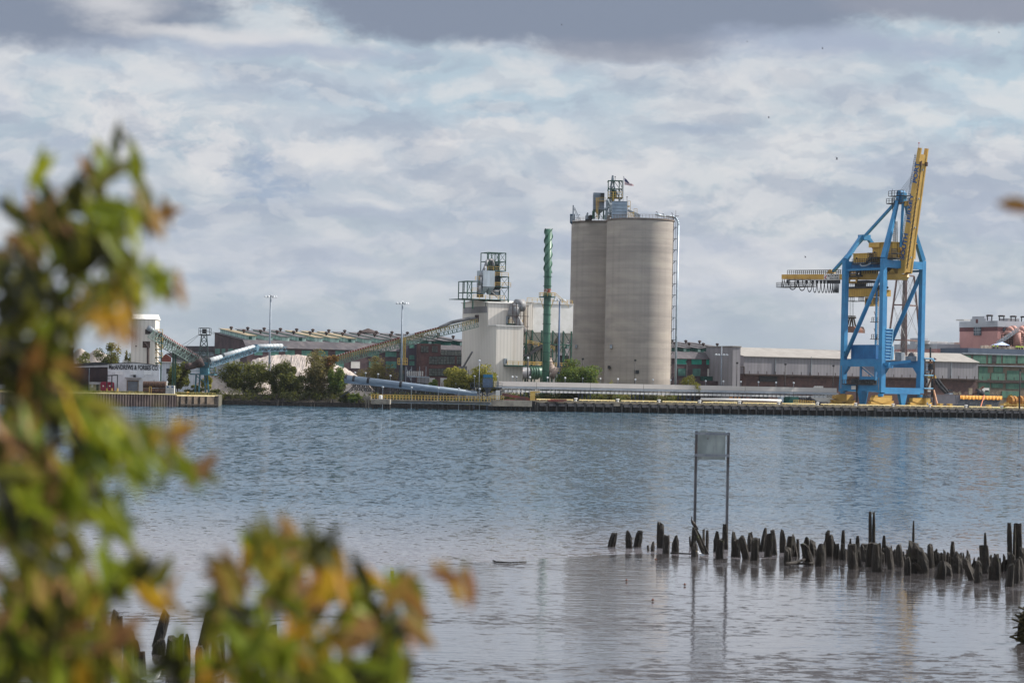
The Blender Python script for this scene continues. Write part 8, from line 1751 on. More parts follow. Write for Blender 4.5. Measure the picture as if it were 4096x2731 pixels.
FRONT = [  # base x,y  top x,y  width  label (zoom coordinates of the left half of the row)
 (250, 540, 285, 380, 66, 'leftmost pile of the row, leaning right, standing apart'), (437, 552, 422, 360, 62, 'second pile from the left end with a split rounded top'), (520, 540, 550, 352, 66, 'third pile from the left end leaning to the right'),
 (637, 580, 634, 522, 22, 'tiny stub left of the small pair near the row left end'), (680, 585, 690, 477, 34, 'short leaning splinter pile before the first tall pile'), (760, 552, 762, 268, 60, 'first tall pile from the left end with a cracked top'),
 (820, 612, 832, 408, 60, 'pointed pile just right of the first tall pile'), (912, 600, 922, 400, 58, 'jagged forked pile at the left end of the floating plank'), (1075, 540, 1066, 424, 18, 'thin spike just left of the cormorant'),
 (1104, 562, 1110, 322, 40, 'upright pile on which the cormorant perches'), (1124, 642, 1126, 482, 60, 'short mossy pile below the cormorant beside the gull'), (1212, 512, 1217, 350, 24, 'left of two thin pointed piles right of the leaning log'),
 (1247, 572, 1252, 362, 26, 'right of two thin pointed piles right of the leaning log'), (1345, 592, 1352, 362, 56, 'stepped pile between the two sign posts'), (1377, 668, 1395, 432, 68, 'front rounded pile left of the right sign post'),
 (1443, 566, 1441, 298, 46, 'tall dark pile standing behind the right sign post'), (1530, 602, 1532, 368, 50, 'rear pile just right of the right sign post'), (1555, 646, 1542, 440, 74, 'thick mossy pile just right of the right sign post'),
 (1664, 672, 1602, 418, 60, 'blunt pile leaning left, second right of the sign'), (1702, 590, 1708, 378, 54, 'double tipped rear pile right of the leaning one'), (1748, 686, 1757, 435, 70, 'front pointed pile right of the leaning one'),
 (1788, 588, 1785, 440, 28, 'short thin rear stake before the slanted pile'), (1820, 588, 1864, 333, 48, 'rear pile slanting strongly to the right with forked tip'), (1893, 646, 1903, 382, 62, 'rounded front pile right of the slanted one'),
 (1957, 625, 1937, 355, 46, 'rear mossy pile leaning slightly left in the middle of the row'), (2042, 600, 2045, 347, 56, 'square topped rear pile in the middle of the row'), (2085, 716, 2095, 525, 66, 'short mossy front pile at the left end of the fallen beam'),
 (2117, 642, 2122, 410, 74, 'broad rear pile above the fallen beam'), (2185, 644, 2152, 400, 34, 'slim rear pile leaning left near the fallen beam'), (2202, 642, 2198, 450, 28, 'slim straight rear pile near the fallen beam'),
]
for i, (x, y, tx, ty, w, lab) in enumerate(FRONT): pile(*zp(x, y), *zp(tx, ty), w / 2.613, lab, 100 + i, .75 if i % 3 else .35)
FR2 = [
 (180, 600, 188, 402, 56, 'mossy rear pile above the leaning pile at the fallen beam'), (228, 692, 160, 455, 72, 'thick pile leaning left across the fallen beam'), (255, 602, 255, 435, 56, 'rear pile just left of the broad flat topped pile'),
 (327, 706, 330, 462, 80, 'broad flat topped pile at the right end of the fallen beam'), (392, 612, 398, 335, 42, 'tall rounded rear pile left of the dense thicket'), (437, 614, 432, 378, 56, 'flat rear pile at the start of the dense thicket'),
 (548, 612, 546, 340, 34, 'tall pointed stake in the left part of the thicket'), (650, 738, 643, 480, 74, 'broad pointed front pile before the twin posts'), (720, 716, 668, 510, 40, 'slanted slab leaning on the broad pointed pile'),
 (697, 602, 700, 400, 38, 'blunt rear stake left of the twin posts'), (742, 632, 772, 480, 56, 'mossy pile leaning right below the twin posts'), (822, 612, 823, 160, 27, 'left of the two very tall twin posts'), (857, 612, 858, 163, 26, 'right of the two very tall twin posts'),
 (822, 713, 828, 465, 72, 'front pile directly below the left twin post'), (888, 763, 893, 468, 82, 'massive front pile below the right twin post'), (960, 656, 955, 393, 34, 'pointed rear stake right of the twin posts'),
 (1030, 741, 1014, 502, 56, 'front pile with a small twig, right of the massive one'), (1125, 716, 1115, 477, 52, 'rounded pile left of the splintered spike'), (1195, 796, 1190, 598, 58, 'pointed pile at the foot of the small log'),
 (1160, 702, 1150, 600, 46, 'low rounded stump left of the pointed pile'), (1262, 772, 1262, 445, 100, 'very wide pile carrying a thin tall splinter'), (1250, 700, 1249, 248, 18, 'thin tall splinter rising from the wide pile'),
 (1350, 782, 1345, 505, 86, 'wide dark pile right of the splintered one'), (1425, 726, 1408, 470, 58, 'hook topped pile right of the wide dark one'), (1530, 836, 1530, 632, 84, 'pale brown foreground pile standing alone in front'),
 (1605, 804, 1590, 650, 56, 'mossy curved stump beside the pale brown pile'), (1690, 777, 1690, 545, 78, 'broad rough pile left of the low leaning one'), (1640, 692, 1640, 450, 42, 'rounded rear pile with a thin stick'),
 (1845, 846, 1762, 617, 68, 'pile leaning far left near the right end'), (1893, 874, 1902, 642, 58, 'rounded front pile beside the far leaning one'), (1968, 700, 1969, 370, 28, 'slim tall post rising above the right thicket'),
 (1975, 779, 1960, 495, 78, 'broad pile below the slim tall post'), (2062, 843, 2062, 565, 88, 'wide crooked front pile near the right edge'), (1795, 642, 1795, 540, 26, 'short pointed rear stake near the right end'),
 (2205, 911, 2222, 660, 62, 'nearest large pile leaning right at the right edge'), (2272, 879, 2277, 612, 56, 'large pile second from the right edge'), (2317, 846, 2320, 605, 46, 'slim pile close to the right edge'),
 (2240, 822, 2228, 555, 66, 'rear rounded pile behind the nearest large pile'), (2215, 760, 2212, 270, 40, 'left tall post of the three at the right edge'), (2252, 760, 2252, 272, 26, 'thin middle post of the three tall ones at the right edge'),
 (2305, 760, 2305, 276, 56, 'thick right post of the three tall ones at the right edge'), (2345, 782, 2345, 512, 60, 'dark pile cut by the right edge of the picture'),
]
for i, (x, y, tx, ty, w, lab) in enumerate(FR2): pile(*zq(x, y), *zq(tx, ty), w / 2.486, lab, 200 + i, .15 if 'post' in lab else (.8 if i % 3 else .4))
r = random.Random(77); x = 350
while x < 2345:
 yb = 612 + (x - 350) * .078 + r.uniform(-10, 22); ht = r.uniform(85, 175) + (30 if r.random() < .25 else 0)
 pile(*zq(x, yb), *zq(x + r.uniform(-8, 8), yb - ht), r.uniform(18, 34) / 2.486, 'dark pointed stake within the dense thicket of rotten piles', 400 + int(x), .9, group='stakes of the dense pile thicket', name='timber_stake'); x += r.uniform(13, 22)
LEFT = [
 (560, 965, 600, 800, 60, 'dim pile far left among the blurred leaves'), (915, 1532, 915, 1240, 110, 'nearest wide pile bottom left behind leaves'), (962, 1092, 985, 900, 56, 'square topped pile upper left of the bottom left group'), (1045, 1400, 1060, 960, 100, 'wide pile left of the bright gap in the bottom left group'),
 (1150, 1200, 1140, 830, 70, 'tall pile behind the square topped one'), (1187, 1202, 1187, 895, 46, 'narrow pile right of the tall one in the left group'), (1290, 1382, 1280, 1022, 96, 'double tipped mossy pile in the middle of the left group'), (1368, 1402, 1368, 1110, 54, 'mossy topped square pile in the left group'),
 (1422, 1560, 1420, 1230, 58, 'reddish lower pile right of the mossy topped one'), (1560, 1202, 1665, 832, 92, 'tall tapering pile leaning right with a beaked tip'), (1580, 1282, 1612, 1112, 110, 'lower slab leaning against the beaked pile'), (1715, 1422, 1716, 1090, 108, 'square cut pile with a knot right of the beaked one'),
 (1800, 1402, 1806, 1065, 54, 'slim pile right of the square cut one'), (1862, 1352, 1858, 1068, 56, 'mossy slim pile second right of the square cut one'), (2010, 1232, 2090, 835, 90, 'tall pile leaning right at the right of the left group'), (1990, 1560, 1985, 1180, 80, 'low wide pile at the bottom edge of the left group'),
 (2150, 1422, 2140, 1090, 84, 'reddish pile in the right part of the left group'), (2205, 1402, 2200, 1080, 56, 'narrow reddish pile at the right of the left group'),
]
for i, (x, y, tx, ty, w, lab) in enumerate(LEFT): pile(*zl(x, y), *zl(tx, ty), w / 2.484, lab, 700 + i, .5, group='rotten piles behind the leaves at the bottom left')
for i, (x, y, tx, ty, w, lab) in enumerate(((575, 1240, 578, 962, 58, 'round topped mossy pile between the leaf sprays'), (525, 1230, 527, 1045, 26, 'thin stake left of the round topped mossy pile'), (640, 1420, 640, 1325, 42, 'low stub below the round topped pile, left one'), (690, 1420, 690, 1325, 48, 'low stub below the round topped pile, right one'), (1450, 1430, 1455, 1372, 44, 'low stub at the bottom edge under the right leaf spray'))): pile(*zm_(x, y), *zm_(tx, ty), w / 1.96, lab, 750 + i, .4, group='rotten piles behind the leaves at the bottom left')
# fallen logs and sticks
def log(pts, wpx, label, seed, name='driftwood', z=.12, lift=None):
 P_ = [G(x, y, z) for x, y in pts];
 if lift:
  for i, l in enumerate(lift):
   if l is not None: q = W(pts[i][0], l, P_[0 if i else 1].y); P_[i] = q
 w = wpx / F * P_[0].y; mb = MB()
 for i in range(len(P_) - 1): mb.tube(P_[i], P_[i + 1], w / 2 * (1 - .1 * i), 8, w / 2 * (1 - .1 * (i + 1)))
 return solo(mb, name, M_pl, label, 'driftwood', P_[0], smooth=True)
b_ = G(*zp(1232, 615)); tp = W(*zp(1115, 345), b_.y); solo(pile_mesh(b_, tp, 62 / 2.613 / F * b_.y, 901, .5), 'fallen_log', M_pl, 'thick log leaning left against the cormorant pile', 'log', b_)
b_ = G(*zq(1370, 783)); tp = W(*zq(1252, 665), b_.y); solo(pile_mesh(b_, tp, 58 / 2.486 / F * b_.y, 902, .2), 'fallen_log', M_pl, 'short pale log lying slanted in front of the splintered pile', 'log', b_)
log([zp(868, 603), zp(960, 606), zp(1085, 612)], 7, 'thin floating plank between the forked pile and the cormorant pile', 1)
log([zp(2068, 718), zp(2180, 700), zp(2330, 650)], 14, 'fallen beam lying low between the mossy stump and the leaning pile', 2, z=.25)
log([zp(2110, 716), zp(2300, 712), zp(2352, 705)], 9, 'second darker beam lying beside the fallen beam', 3)
log([(1973, 2241), (1985, 2246), (2040, 2249), (2105, 2246)], 7, 'bent dark driftwood stick on the waterline left of the piles', 4, z=.06)
solo(MB().add([G(1562, 2274, .05), G(1576, 2274, .05), G(1576, 2272, .28), G(1563, 2271, .2), G(1562, 2262, .3)], [(0, 1, 2, 3), (0, 3, 4)]), 'fallen_leaf', leafmat('drift_leaf', S(120, 130, 40), S(150, 150, 60)), 'small green leaf stranded on the mud flat', 'leaf', G(1569, 2274, .05))
for i, (x, y) in enumerate(((2623, 2238), (2506, 2321), (2739, 2338), (2611, 2400))):
 p = G(x, y, .06); solo(MB().lathe([(.01, -.03), (.06, 0), (.01, .07)], p, 6), 'pebble', mat('pebble_red', S(120, 60, 50), S(50, 50, 40), 3, .8), ['reddish scrap on the wet mud below the first tall pile', 'small mossy stone on the wet mud', 'dark shell lying on the mud below the sign', 'dark speck of debris lowest on the wet mud'][i], 'stone', p)
# ---------------------------------------------------------------- sign on two posts, seen from behind
zs_ = zf(2700, 1680, 2.613); sb_ = G(*zs_(556, 1345)); SY = sb_.y; sg_ = thing('sign', 'blank backed aluminium sign panel on two tall posts standing in the shallows', 'sign', ((W(*zs_(223, 1345), SY).x + sb_.x) / 2, SY, 0))
M_alu = mat('aluminium', S(150, 156, 166), S(124, 130, 142), 2, .4, (1, 1, .2), metal=.55); M_post = mat('post_metal', S(118, 120, 126), S(88, 88, 92), 2, .5, (1, 1, .3), metal=.4, c3=S(110, 82, 62), s3=2.5, op3=.5)
for xa, xb, yt, xba in ((213, 235, 112, 215), (548, 570, 128, 548)):
 a, c_ = W(*zs_(xa, yt), SY), W(*zs_(xb, yt), SY); d_ = W(*zs_(xba, 1345), SY).x - W(*zs_(xa, 1345), SY).x; cxm = (a.x + c_.x) / 2; mb = MB()
 for k in (-1, 1): mb.box(cxm + k * .045 - .02, cxm + k * .045 + .02, SY - .09, SY + .05, -.8, a.z)
 mb.box(cxm - .03, cxm + .03, SY - .04, SY, -.8, a.z); mb.build('post', M_post, sg_)
a, c_ = W(*zs_(243, 112), SY), W(*zs_(524, 415), SY)
pm = mat('sign_back', S(150, 160, 162), S(128, 138, 140), 2.2, .35, (1, 1, .4), metal=.25, c3=S(196, 200, 196), s3=1.5, op3=.5)
MB().box(a.x, c_.x, SY + .06, SY + .10, c_.z, a.z).build('panel', pm, sg_)
mb = MB()
for ya, yb in ((126, 157), (350, 383)): p, q = W(*zs_(208, ya), SY), W(*zs_(560, yb), SY); mb.box(p.x, q.x, SY - .13, SY - .095, q.z, p.z); mb.box(p.x, q.x, SY - .16, SY - .131, q.z, q.z + .03); mb.box(p.x, q.x, SY - .16, SY - .131, p.z - .03, p.z)
mb.build('crossbar', M_alu, sg_)
mb = MB().lathe([(.012, 0), (.05, .02), (.05, .03), (.01, .05)], (0, 0, 0), 8); q = W(*zs_(346, 190), SY)
for v_ in mb.v: v_.y, v_.z = -v_.z, v_.y
mb.v = [v_ + Vector((q.x, SY + .06, q.z)) for v_ in mb.v]; mb.build('dent', M_duct, sg_)
# ---------------------------------------------------------------- birds
def skin_body(name, parent, pts, edges, radii, m_, sub=2):
 me = bpy.data.meshes.new(name); inv = MW[parent.name].inverted(); me.from_pydata([tuple(inv @ Vector(p)) for p in pts], edges, []); o = bpy.data.objects.new(name, me); col.objects.link(o)
 sm = o.modifiers.new('s', 'SKIN'); ss_ = o.modifiers.new('u', 'SUBSURF'); ss_.levels = sub; ss_.render_levels = sub
 for i, rr in enumerate(radii): me.skin_vertices[0].data[i].radius = rr if isinstance(rr, tuple) else (rr, rr)
 me.skin_vertices[0].data[0].use_root = True
 dg = bpy.context.evaluated_depsgraph_get(); m2 = bpy.data.meshes.new_from_object(o.evaluated_get(dg)); bpy.data.objects.remove(o)
 m2.materials.clear(); m2.materials.append(m_)
 for f_ in m2.polygons: f_.use_smooth = True
 o = bpy.data.objects.new(name, m2); col.objects.link(o); o.parent = parent; MW[o.name] = MW[parent.name]; return o
cb = G(*zp(1104, 562)); BY = cb.y
def q_p(x, y, dy=0): p = W(*zp(x, y), BY); p.y += dy; return p
co_ = thing('cormorant', 'dark cormorant with raised neck perched on a pile beside the left sign post', 'bird', q_p(1115, 345))
pts = [q_p(1118, 318), q_p(1105, 292), q_p(1092, 270), q_p(1086, 252), q_p(1092, 240), q_p(1092, 228), q_p(1083, 221), q_p(1136, 330), q_p(1152, 347)]
skin_body('body', co_, pts, [(0, 1), (1, 2), (2, 3), (3, 4), (4, 5), (5, 6), (0, 7), (7, 8)], [.085, .09, .06, .035, .028, .03, .026, .06, .02], mat('cormorant_dark', S(62, 52, 48), S(34, 30, 32), 6, .6))
MB().tube(q_p(1084, 221), q_p(1064, 217), .014, 6, .005).build('beak', M_tan, co_)
mb = MB().add([q_p(1108, 285, -.09), q_p(1128, 300, -.1), q_p(1156, 346, -.05), q_p(1140, 334, -.1), q_p(1112, 312, -.11)], [(0, 1, 2, 3, 4)]); mb.add([p + Vector((0, .02, 0)) for p in mb.v[:5]], [(4, 3, 2, 1, 0)]); mb.build('wing', mat('cormorant_wing', S(78, 64, 54), S(40, 34, 32), 10, .7), co_)
mb = MB().tube(q_p(1116, 330, -.03), q_p(1112, 350, -.03), .014, 5).tube(q_p(1122, 332, .04), q_p(1120, 350, .04), .014, 5)
for x in (1112, 1120):
 for k in (-6, 0, 6): mb.tube(q_p(x, 350), q_p(x - 4 + k, 354, -.05), .008, 4)
mb.build('leg', M_black, co_)
mb = MB().add([q_p(1148, 338, -.05), q_p(1160, 350, -.04), q_p(1152, 366, 0), q_p(1144, 350, .05)], [(0, 1, 2, 3)]); mb.add([p + Vector((0, .02, 0)) for p in mb.v[:4]], [(3, 2, 1, 0)]); mb.build('tail', M_black, co_)
M_gull = mat('gull_white', S(226, 226, 224), S(206, 206, 206), 8, .8); M_gullg = mat('gull_grey', S(170, 176, 186), S(150, 156, 168), 8, .8)
def gull(px, py, label, face=-1, s=1.0):
 b_ = G(px, py, .03); g = thing('gull', label, 'bird', b_, group='white gulls standing in the shallows'); f_ = face
 P = lambda x, z, y=0: b_ + Vector((x * f_ * s, y * s, z * s))
 skin_body('body', g, [P(0, .15), P(.09, .2), (P(.13, .27)), P(.14, .32), P(.165, .335), P(-.09, .13), P(-.2, .12)], [(0, 1), (1, 2), (2, 3), (3, 4), (0, 5), (5, 6)], [.075 * s, .06 * s, .036 * s, .04 * s, .028 * s, .05 * s, .015 * s], M_gull)
 MB().tube(P(.185, .33), P(.235, .315), .011 * s, 5, .004).build('beak', M_yel, g)
 for y in (-.07, .07): MB().add([P(.07, .22, y), P(-.04, .22, y * 1.2), P(-.26, .13, y * .5), P(-.06, .1, y * 1.15), P(.05, .15, y * 1.1)], [(0, 1, 2, 3, 4)]).build('wing', M_gullg, g)
 for y in (-.025, .025): MB().tube(P(0, .1, y), P(0, 0, y), .008 * s, 4).build('leg', M_dark, g)
gull(*zp(1182, 652), 'small white gull wading beside the short mossy pile below the cormorant', -1, .9)
gull(869, 2722, 'white gull standing at the bottom edge between leaves, facing right', 1, 1.25); gull(612, 2738, 'white gull partly cut by the bottom edge at the left', 1, 1.2)
# ---------------------------------------------------------------- brushwood at the right edge (an old wicker fence end)
bw = G(4085, 2575); r = random.Random(5); mb = MB()
for k in range(150):
 a = W(4110 + r.uniform(-20, 90), 2440 + r.uniform(0, 130), bw.y); an = r.choice((.6, -.5, 2.7, .2)) + r.uniform(-.3, .3); l = r.uniform(.2, .6); d_ = Vector((math.cos(an) * l, r.uniform(-.3, .3), math.sin(an) * l))
 mb.tube(a - d_ * .8, a + d_ * .4, r.uniform(.015, .04), 5)
for k in range(7): mb.tube(bw + Vector((.35 + k * .12, r.uniform(-.2, .2), -.3)), bw + Vector((.5 + k * .1, 0, 1.4)), .07, 6)
b0_ = W(4150, 2500, bw.y); mb.add([W(4075, 2565, bw.y), W(4140, 2590, bw.y), W(4300, 2590, bw.y), W(4300, 2430, bw.y), W(4110, 2430, bw.y), W(4080, 2500, bw.y)] + [p + Vector((0, .3, 0)) for p in (W(4075, 2565, bw.y), W(4140, 2590, bw.y), W(4300, 2590, bw.y), W(4300, 2430, bw.y), W(4110, 2430, bw.y), W(4080, 2500, bw.y))], [(0, 1, 2, 3, 4, 5), (11, 10, 9, 8, 7, 6)])
solo(mb, 'brushwood', mat('brushwood', S(62, 56, 32), S(30, 28, 20), 6, .9), 'dark tangle of brushwood and mossy slab at the lower right edge', 'brushwood', bw)
# ---------------------------------------------------------------- leaves close to the lens
LG = leafmat('near_green', S(60, 82, 10), S(128, 142, 14), S(170, 168, 30), .42, .5); LD = leafmat('near_dark', S(10, 14, 4), S(22, 28, 8), S(40, 46, 12), .12, .5)
LY = leafmat('near_yellow', S(160, 118, 16), S(196, 138, 16), S(206, 164, 40), .5, .5); LT = leafmat('near_tan', S(140, 98, 72), S(166, 118, 86), S(196, 152, 116), .35, .6); LR = leafmat('near_rust', S(104, 58, 38), S(142, 82, 50), S(168, 108, 70), .4, .6)
LO = leafmat('near_olive', S(64, 66, 18), S(98, 94, 24), S(134, 122, 44), .45, .5)
G_, D_, Y_, T_, R_, O_ = 'near_green', 'near_dark', 'near_yellow', 'near_tan', 'near_rust', 'near_olive'
def near_leaf(mb, p, d, n, L, w, r):
 d = d.normalized(); s_ = d.cross(n).normalized(); n = s_.cross(d).normalized(); prof = ((0, .05), (.15, .55), (.35, .95), (.55, 1.0), (.75, .72), (.9, .35), (1, .02)); k = len(mb.v); curl = r.uniform(-.25, .35)
 for t_, q in prof:
  c_ = p + d * (L * t_) - n * (curl * L * t_ * t_); e = w / 2 * q
  mb.v += [c_ - s_ * e + n * e * .35, c_, c_ + s_ * e + n * e * .35]
 for i in range(len(prof) - 1):
  for j in range(2): a = k + i * 3 + j; mb.f.append((a, a + 1, a + 4, a + 3))
def shrub(name, label, sprays, seed, stems, rootx):
 r = random.Random(seed); root = Vector((rootx, 4.6, bz(4.6))); t_ = thing(name, label, 'shrub', root); groups = {}
 for (px, py, rx, ry, n, mats_, Z) in sprays:
  for _ in range(int(n * 1.25) + 1):
   a = r.uniform(0, 6.283); q = r.random() ** .6; x, y = px + math.cos(a) * rx * q, py + math.sin(a) * ry * q; Y = Z + r.uniform(-.35, .35); p = W(x, y, Y)
   ang = r.gauss(-1.2, .5) if r.random() < .8 else r.uniform(0, 6.28); d = Vector((math.cos(ang) * (1 if r.random() < .75 else -1), r.uniform(-.3, .3), math.sin(ang))); nrm = Vector((r.uniform(-1, 1), r.uniform(-1.2, .2), r.uniform(-.3, 1))).normalized()
   if abs(nrm.dot(d.normalized())) > .9: nrm = Vector((0, -1, .2))
   l_ = r.uniform(.07, .115); mm_ = r.choice(mats_); mm_ = r.choice((G_, D_, D_, O_)) if mm_ in (T_, R_) and r.random() < .3 else mm_; near_leaf(groups.setdefault(mm_, MB()), p - d.normalized() * l_ * .5, d, nrm, l_, r.uniform(.020, .033), r)
 for mname, mb in groups.items(): mb.build('foliage', MATS[mname], t_)
 mb = MB()
 for pts_, Z, w in stems:
  P_ = [W(x, y, Z) for x, y in pts_]
  if P_[0].z > bz(Z) + .3: P_ = [Vector((P_[0].x * .9 + root.x * .1, Z + .2, bz(Z))), P_[0].lerp(Vector((P_[0].x, Z, bz(Z))), .4)] + P_
  for i in range(len(P_) - 1): mb.tube(P_[i], P_[i + 1], w * (1 - .1 * i), 6, w * (1 - .1 * (i + 1)))
 mb.build('stem', mat('near_stem', S(92, 74, 52), S(70, 58, 42), 20, .8), t_)
 return t_
shrub('leafy_shrub', 'tall blurred shrub of green, tan and yellow leaves filling the left edge', [
 (440, 690, 110, 90, 9, (G_, O_, T_), 4.6), (480, 600, 50, 30, 1, (T_,), 4.6), (180, 730, 40, 70, 2, (Y_, G_), 4.6), (140, 850, 110, 60, 7, (D_, T_, O_), 4.6), (190, 840, 60, 50, 3, (T_,), 4.3),
 (330, 850, 170, 110, 20, (G_, O_, D_), 4.6), (460, 900, 90, 110, 10, (G_, G_, O_), 4.5), (600, 860, 70, 40, 4, (T_, R_, O_), 4.6), (670, 880, 40, 40, 1, (R_,), 4.6),
 (300, 1000, 190, 90, 22, (D_, O_, G_), 4.6), (60, 1010, 90, 70, 6, (O_, D_, T_), 4.6), (500, 1080, 110, 60, 7, (D_, R_, O_), 4.6), (570, 1110, 70, 60, 5, (G_,), 4.4), (650, 1120, 80, 30, 3, (R_, T_), 4.6), (720, 1160, 40, 30, 1, (R_,), 4.6),
 (420, 1180, 120, 90, 10, (O_, D_, T_), 4.6), (620, 1160, 40, 70, 3, (G_,), 4.5), (420, 1250, 110, 60, 11, (Y_, Y_, Y_, O_), 4.2), (470, 1300, 60, 40, 4, (Y_, R_), 4.2),
 (130, 1150, 150, 110, 18, (D_, D_, O_), 4.6), (230, 1300, 110, 120, 16, (O_, D_, G_), 4.5), (60, 1280, 80, 120, 14, (D_, O_), 4.5), (100, 1450, 130, 110, 20, (D_, D_, O_, R_), 4.5), (240, 1500, 80, 80, 6, (O_, T_, R_), 4.5), (130, 1600, 130, 110, 26, (D_, D_, O_, T_), 4.5), (50, 1400, 70, 160, 16, (D_, R_, D_), 4.7), (40, 1180, 60, 160, 14, (D_, O_, D_), 4.7), (280, 1640, 90, 60, 7, (Y_, T_, G_), 4.4)],
 41, [([(130, 2700), (150, 2200), (170, 1700), (230, 1300), (300, 1000), (430, 720)], 4.9, .012), ([(230, 1300), (430, 1150), (620, 1080)], 4.8, .006), ([(300, 1000), (160, 850), (60, 830)], 4.8, .006), ([(300, 1000), (470, 880), (640, 860)], 4.8, .006)], -1.1)
shrub('leafy_shrub', 'blurred spray of green and tan leaves reaching over the river at mid left', [
 (60, 1760, 110, 110, 14, (T_, R_, O_), 4.3), (330, 1680, 120, 80, 12, (O_, G_, D_), 4.4), (430, 1760, 140, 80, 12, (G_, G_, D_), 4.4), (560, 1760, 110, 70, 9, (G_, Y_, O_), 4.4), (640, 1760, 90, 50, 5, (R_, T_, Y_), 4.5), (720, 1850, 60, 60, 4, (O_, G_), 4.5), (780, 1870, 40, 40, 2, (O_, T_), 4.5),
 (540, 1870, 50, 80, 4, (G_, G_), 4.3), (420, 1850, 60, 100, 7, (D_, D_, G_), 4.4), (320, 1950, 90, 110, 11, (G_, O_, D_), 4.4), (420, 2050, 80, 90, 7, (G_, G_), 4.3), (120, 1900, 140, 130, 20, (T_, T_, R_, O_), 4.3), (200, 2050, 120, 110, 14, (T_, O_, G_), 4.3), (60, 2100, 110, 120, 20, (O_, G_, T_, D_), 4.3), (60, 1850, 90, 150, 14, (T_, T_, D_, R_), 4.4), (180, 2200, 130, 100, 18, (D_, O_, T_, G_), 4.3), (480, 2120, 40, 60, 2, (O_, G_), 4.4)],
 42, [([(60, 2700), (90, 2200), (150, 1850), (350, 1680), (560, 1690), (760, 1790)], 4.8, .010), ([(150, 1850), (260, 1980), (420, 2050)], 4.8, .006)], -1.0)
shrub('leafy_shrub', 'blurred green, tan and rusty leaves filling the bottom left corner', [
 (90, 2330, 150, 110, 22, (G_, O_, T_), 4.3), (250, 2380, 130, 110, 18, (T_, O_, G_, D_), 4.3), (420, 2330, 80, 110, 9, (D_, G_), 4.3), (560, 2330, 110, 70, 8, (G_, O_, D_), 4.4), (640, 2390, 60, 50, 3, (Y_, R_), 4.4), (320, 2440, 60, 60, 4, (Y_, G_), 4.4), (80, 2500, 140, 110, 22, (D_, O_, T_, G_), 4.3), (230, 2560, 140, 110, 20, (T_, T_, D_, O_), 4.3), (380, 2620, 120, 90, 12, (Y_, O_, D_), 4.3), (430, 2530, 80, 40, 4, (R_, T_), 4.3), (90, 2680, 140, 90, 20, (D_, O_, G_), 4.3), (300, 2710, 160, 60, 16, (G_, Y_, O_), 4.3), (540, 2700, 120, 60, 9, (G_, O_, D_), 4.4), (520, 2560, 60, 40, 3, (T_, R_), 4.4)],
 43, [([(200, 2720), (250, 2500), (400, 2340), (600, 2320)], 4.7, .009), ([(60, 2720), (80, 2400), (120, 2300)], 4.7, .009)], -.85)
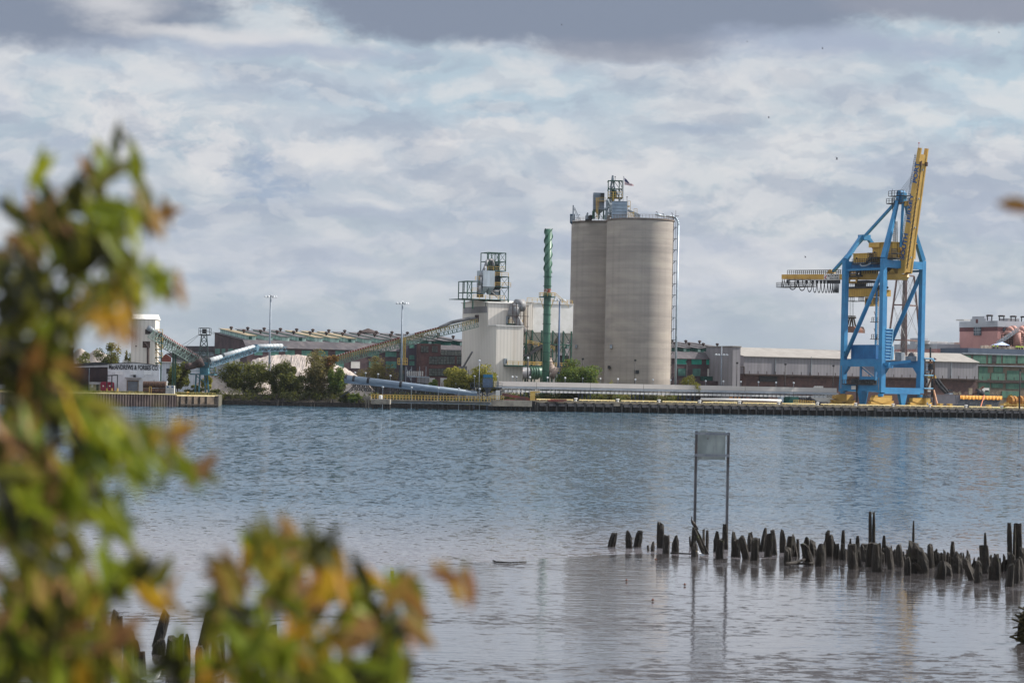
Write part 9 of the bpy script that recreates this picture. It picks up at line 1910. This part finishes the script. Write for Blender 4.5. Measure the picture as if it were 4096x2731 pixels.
shrub('leafy_shrub', 'blurred arching spray of olive, pink tan and rusty leaves at the bottom centre left', [
 (1100, 2170, 70, 60, 6, (T_, O_), 4.5), (1180, 2140, 60, 50, 3, (O_, T_), 4.5), (1010, 2220, 80, 50, 6, (Y_, G_, R_), 4.5), (940, 2320, 60, 70, 6, (T_, R_, T_), 4.4), (920, 2420, 50, 80, 6, (T_, D_, T_), 4.4), (1130, 2290, 80, 70, 7, (O_, T_, Y_), 4.5), (1270, 2230, 80, 70, 9, (G_, D_, O_), 4.4), (1300, 2340, 80, 60, 9, (G_, Y_, R_), 4.4), (1250, 2400, 80, 60, 7, (T_, R_, O_), 4.5), (1040, 2440, 90, 40, 7, (D_, G_), 4.5), (1120, 2390, 60, 50, 4, (T_, R_), 4.5), (1410, 2380, 70, 50, 4, (O_, G_), 4.5), (1230, 2460, 50, 90, 5, (D_, O_, Y_), 4.4),
 (1480, 2320, 50, 40, 3, (Y_, R_), 4.5), (1560, 2370, 60, 60, 5, (G_, O_), 4.5), (1630, 2400, 50, 60, 6, (R_, R_, O_), 4.5), (1550, 2480, 50, 80, 7, (D_, D_, G_), 4.4), (1440, 2480, 60, 90, 5, (T_, T_), 4.5), (1390, 2500, 40, 60, 2, (O_,), 4.5), (1640, 2500, 60, 60, 3, (T_,), 4.6), (1550, 2580, 50, 60, 4, (O_, Y_), 4.5), (1780, 2310, 70, 25, 3, (R_, T_), 4.6), (1860, 2350, 40, 20, 1, (R_,), 4.6),
 (960, 2570, 110, 70, 11, (O_, G_, T_), 4.4), (1240, 2600, 120, 80, 14, (O_, Y_, G_), 4.4), (1100, 2640, 110, 70, 9, (D_, G_, O_), 4.4), (880, 2680, 110, 60, 11, (G_, Y_, O_), 4.4), (1300, 2700, 130, 60, 12, (O_, T_, G_), 4.4), (1120, 2720, 140, 40, 9, (G_, D_), 4.4), (1560, 2690, 110, 50, 10, (D_, G_, O_), 4.4), (850, 2500, 60, 60, 4, (R_, T_, O_), 4.5), (1450, 2700, 60, 40, 4, (D_,), 4.5), (740, 2660, 90, 60, 5, (G_, D_), 4.4)],
 44, [([(1150, 2760), (1220, 2550), (1230, 2400), (1150, 2230), (1090, 2150)], 4.7, .007), ([(1500, 2760), (1550, 2600), (1560, 2420), (1500, 2330), (1400, 2300)], 4.7, .006), ([(1560, 2420), (1690, 2300), (1840, 2330)], 4.7, .003), ([(1100, 2760), (960, 2560), (900, 2420), (980, 2230)], 4.7, .006)], -.35)
r = random.Random(9); lf = W(4040, 822, 4.4); tw9 = thing('overhanging_twig', 'single blurred brown leaf on a thin drooping twig at the right edge', 'twig', Vector((1.25, 4.5, bz(4.5))))
mb = MB(); near_leaf(mb, W(3985, 815, 4.4), Vector((1, 0, -.08)), Vector((0, -1, .3)), .075, .03, r); mb.build('leaf', MATS['near_rust'], tw9)
mb = MB().path([Vector((1.25, 4.5, bz(4.5))), Vector((1.22, 4.5, 7.2)), W(4240, 1250, 4.4), W(4180, 950, 4.4), W(4075, 830, 4.4)], .0018, 5); mb.build('stem', MATS['near_stem'], tw9)
HAZE = 0.00002
# ---------------------------------------------------------------- light haze over the river
hz = MB().box(-2600, 2600, -60, 3400, -1.2, 96); m = bpy.data.materials.new('haze'); m.use_nodes = True; t = m.node_tree; t.nodes.clear()
vn = t.nodes.new('ShaderNodeVolumePrincipled'); vn.inputs['Color'].default_value = (.86, .92, 1, 1); vn.inputs['Density'].default_value = HAZE; vn.inputs['Anisotropy'].default_value = .3
oo = t.nodes.new('ShaderNodeOutputMaterial'); t.links.new(vn.outputs[0], oo.inputs['Volume'])
tag(hz.build('haze', m), kind='stuff')
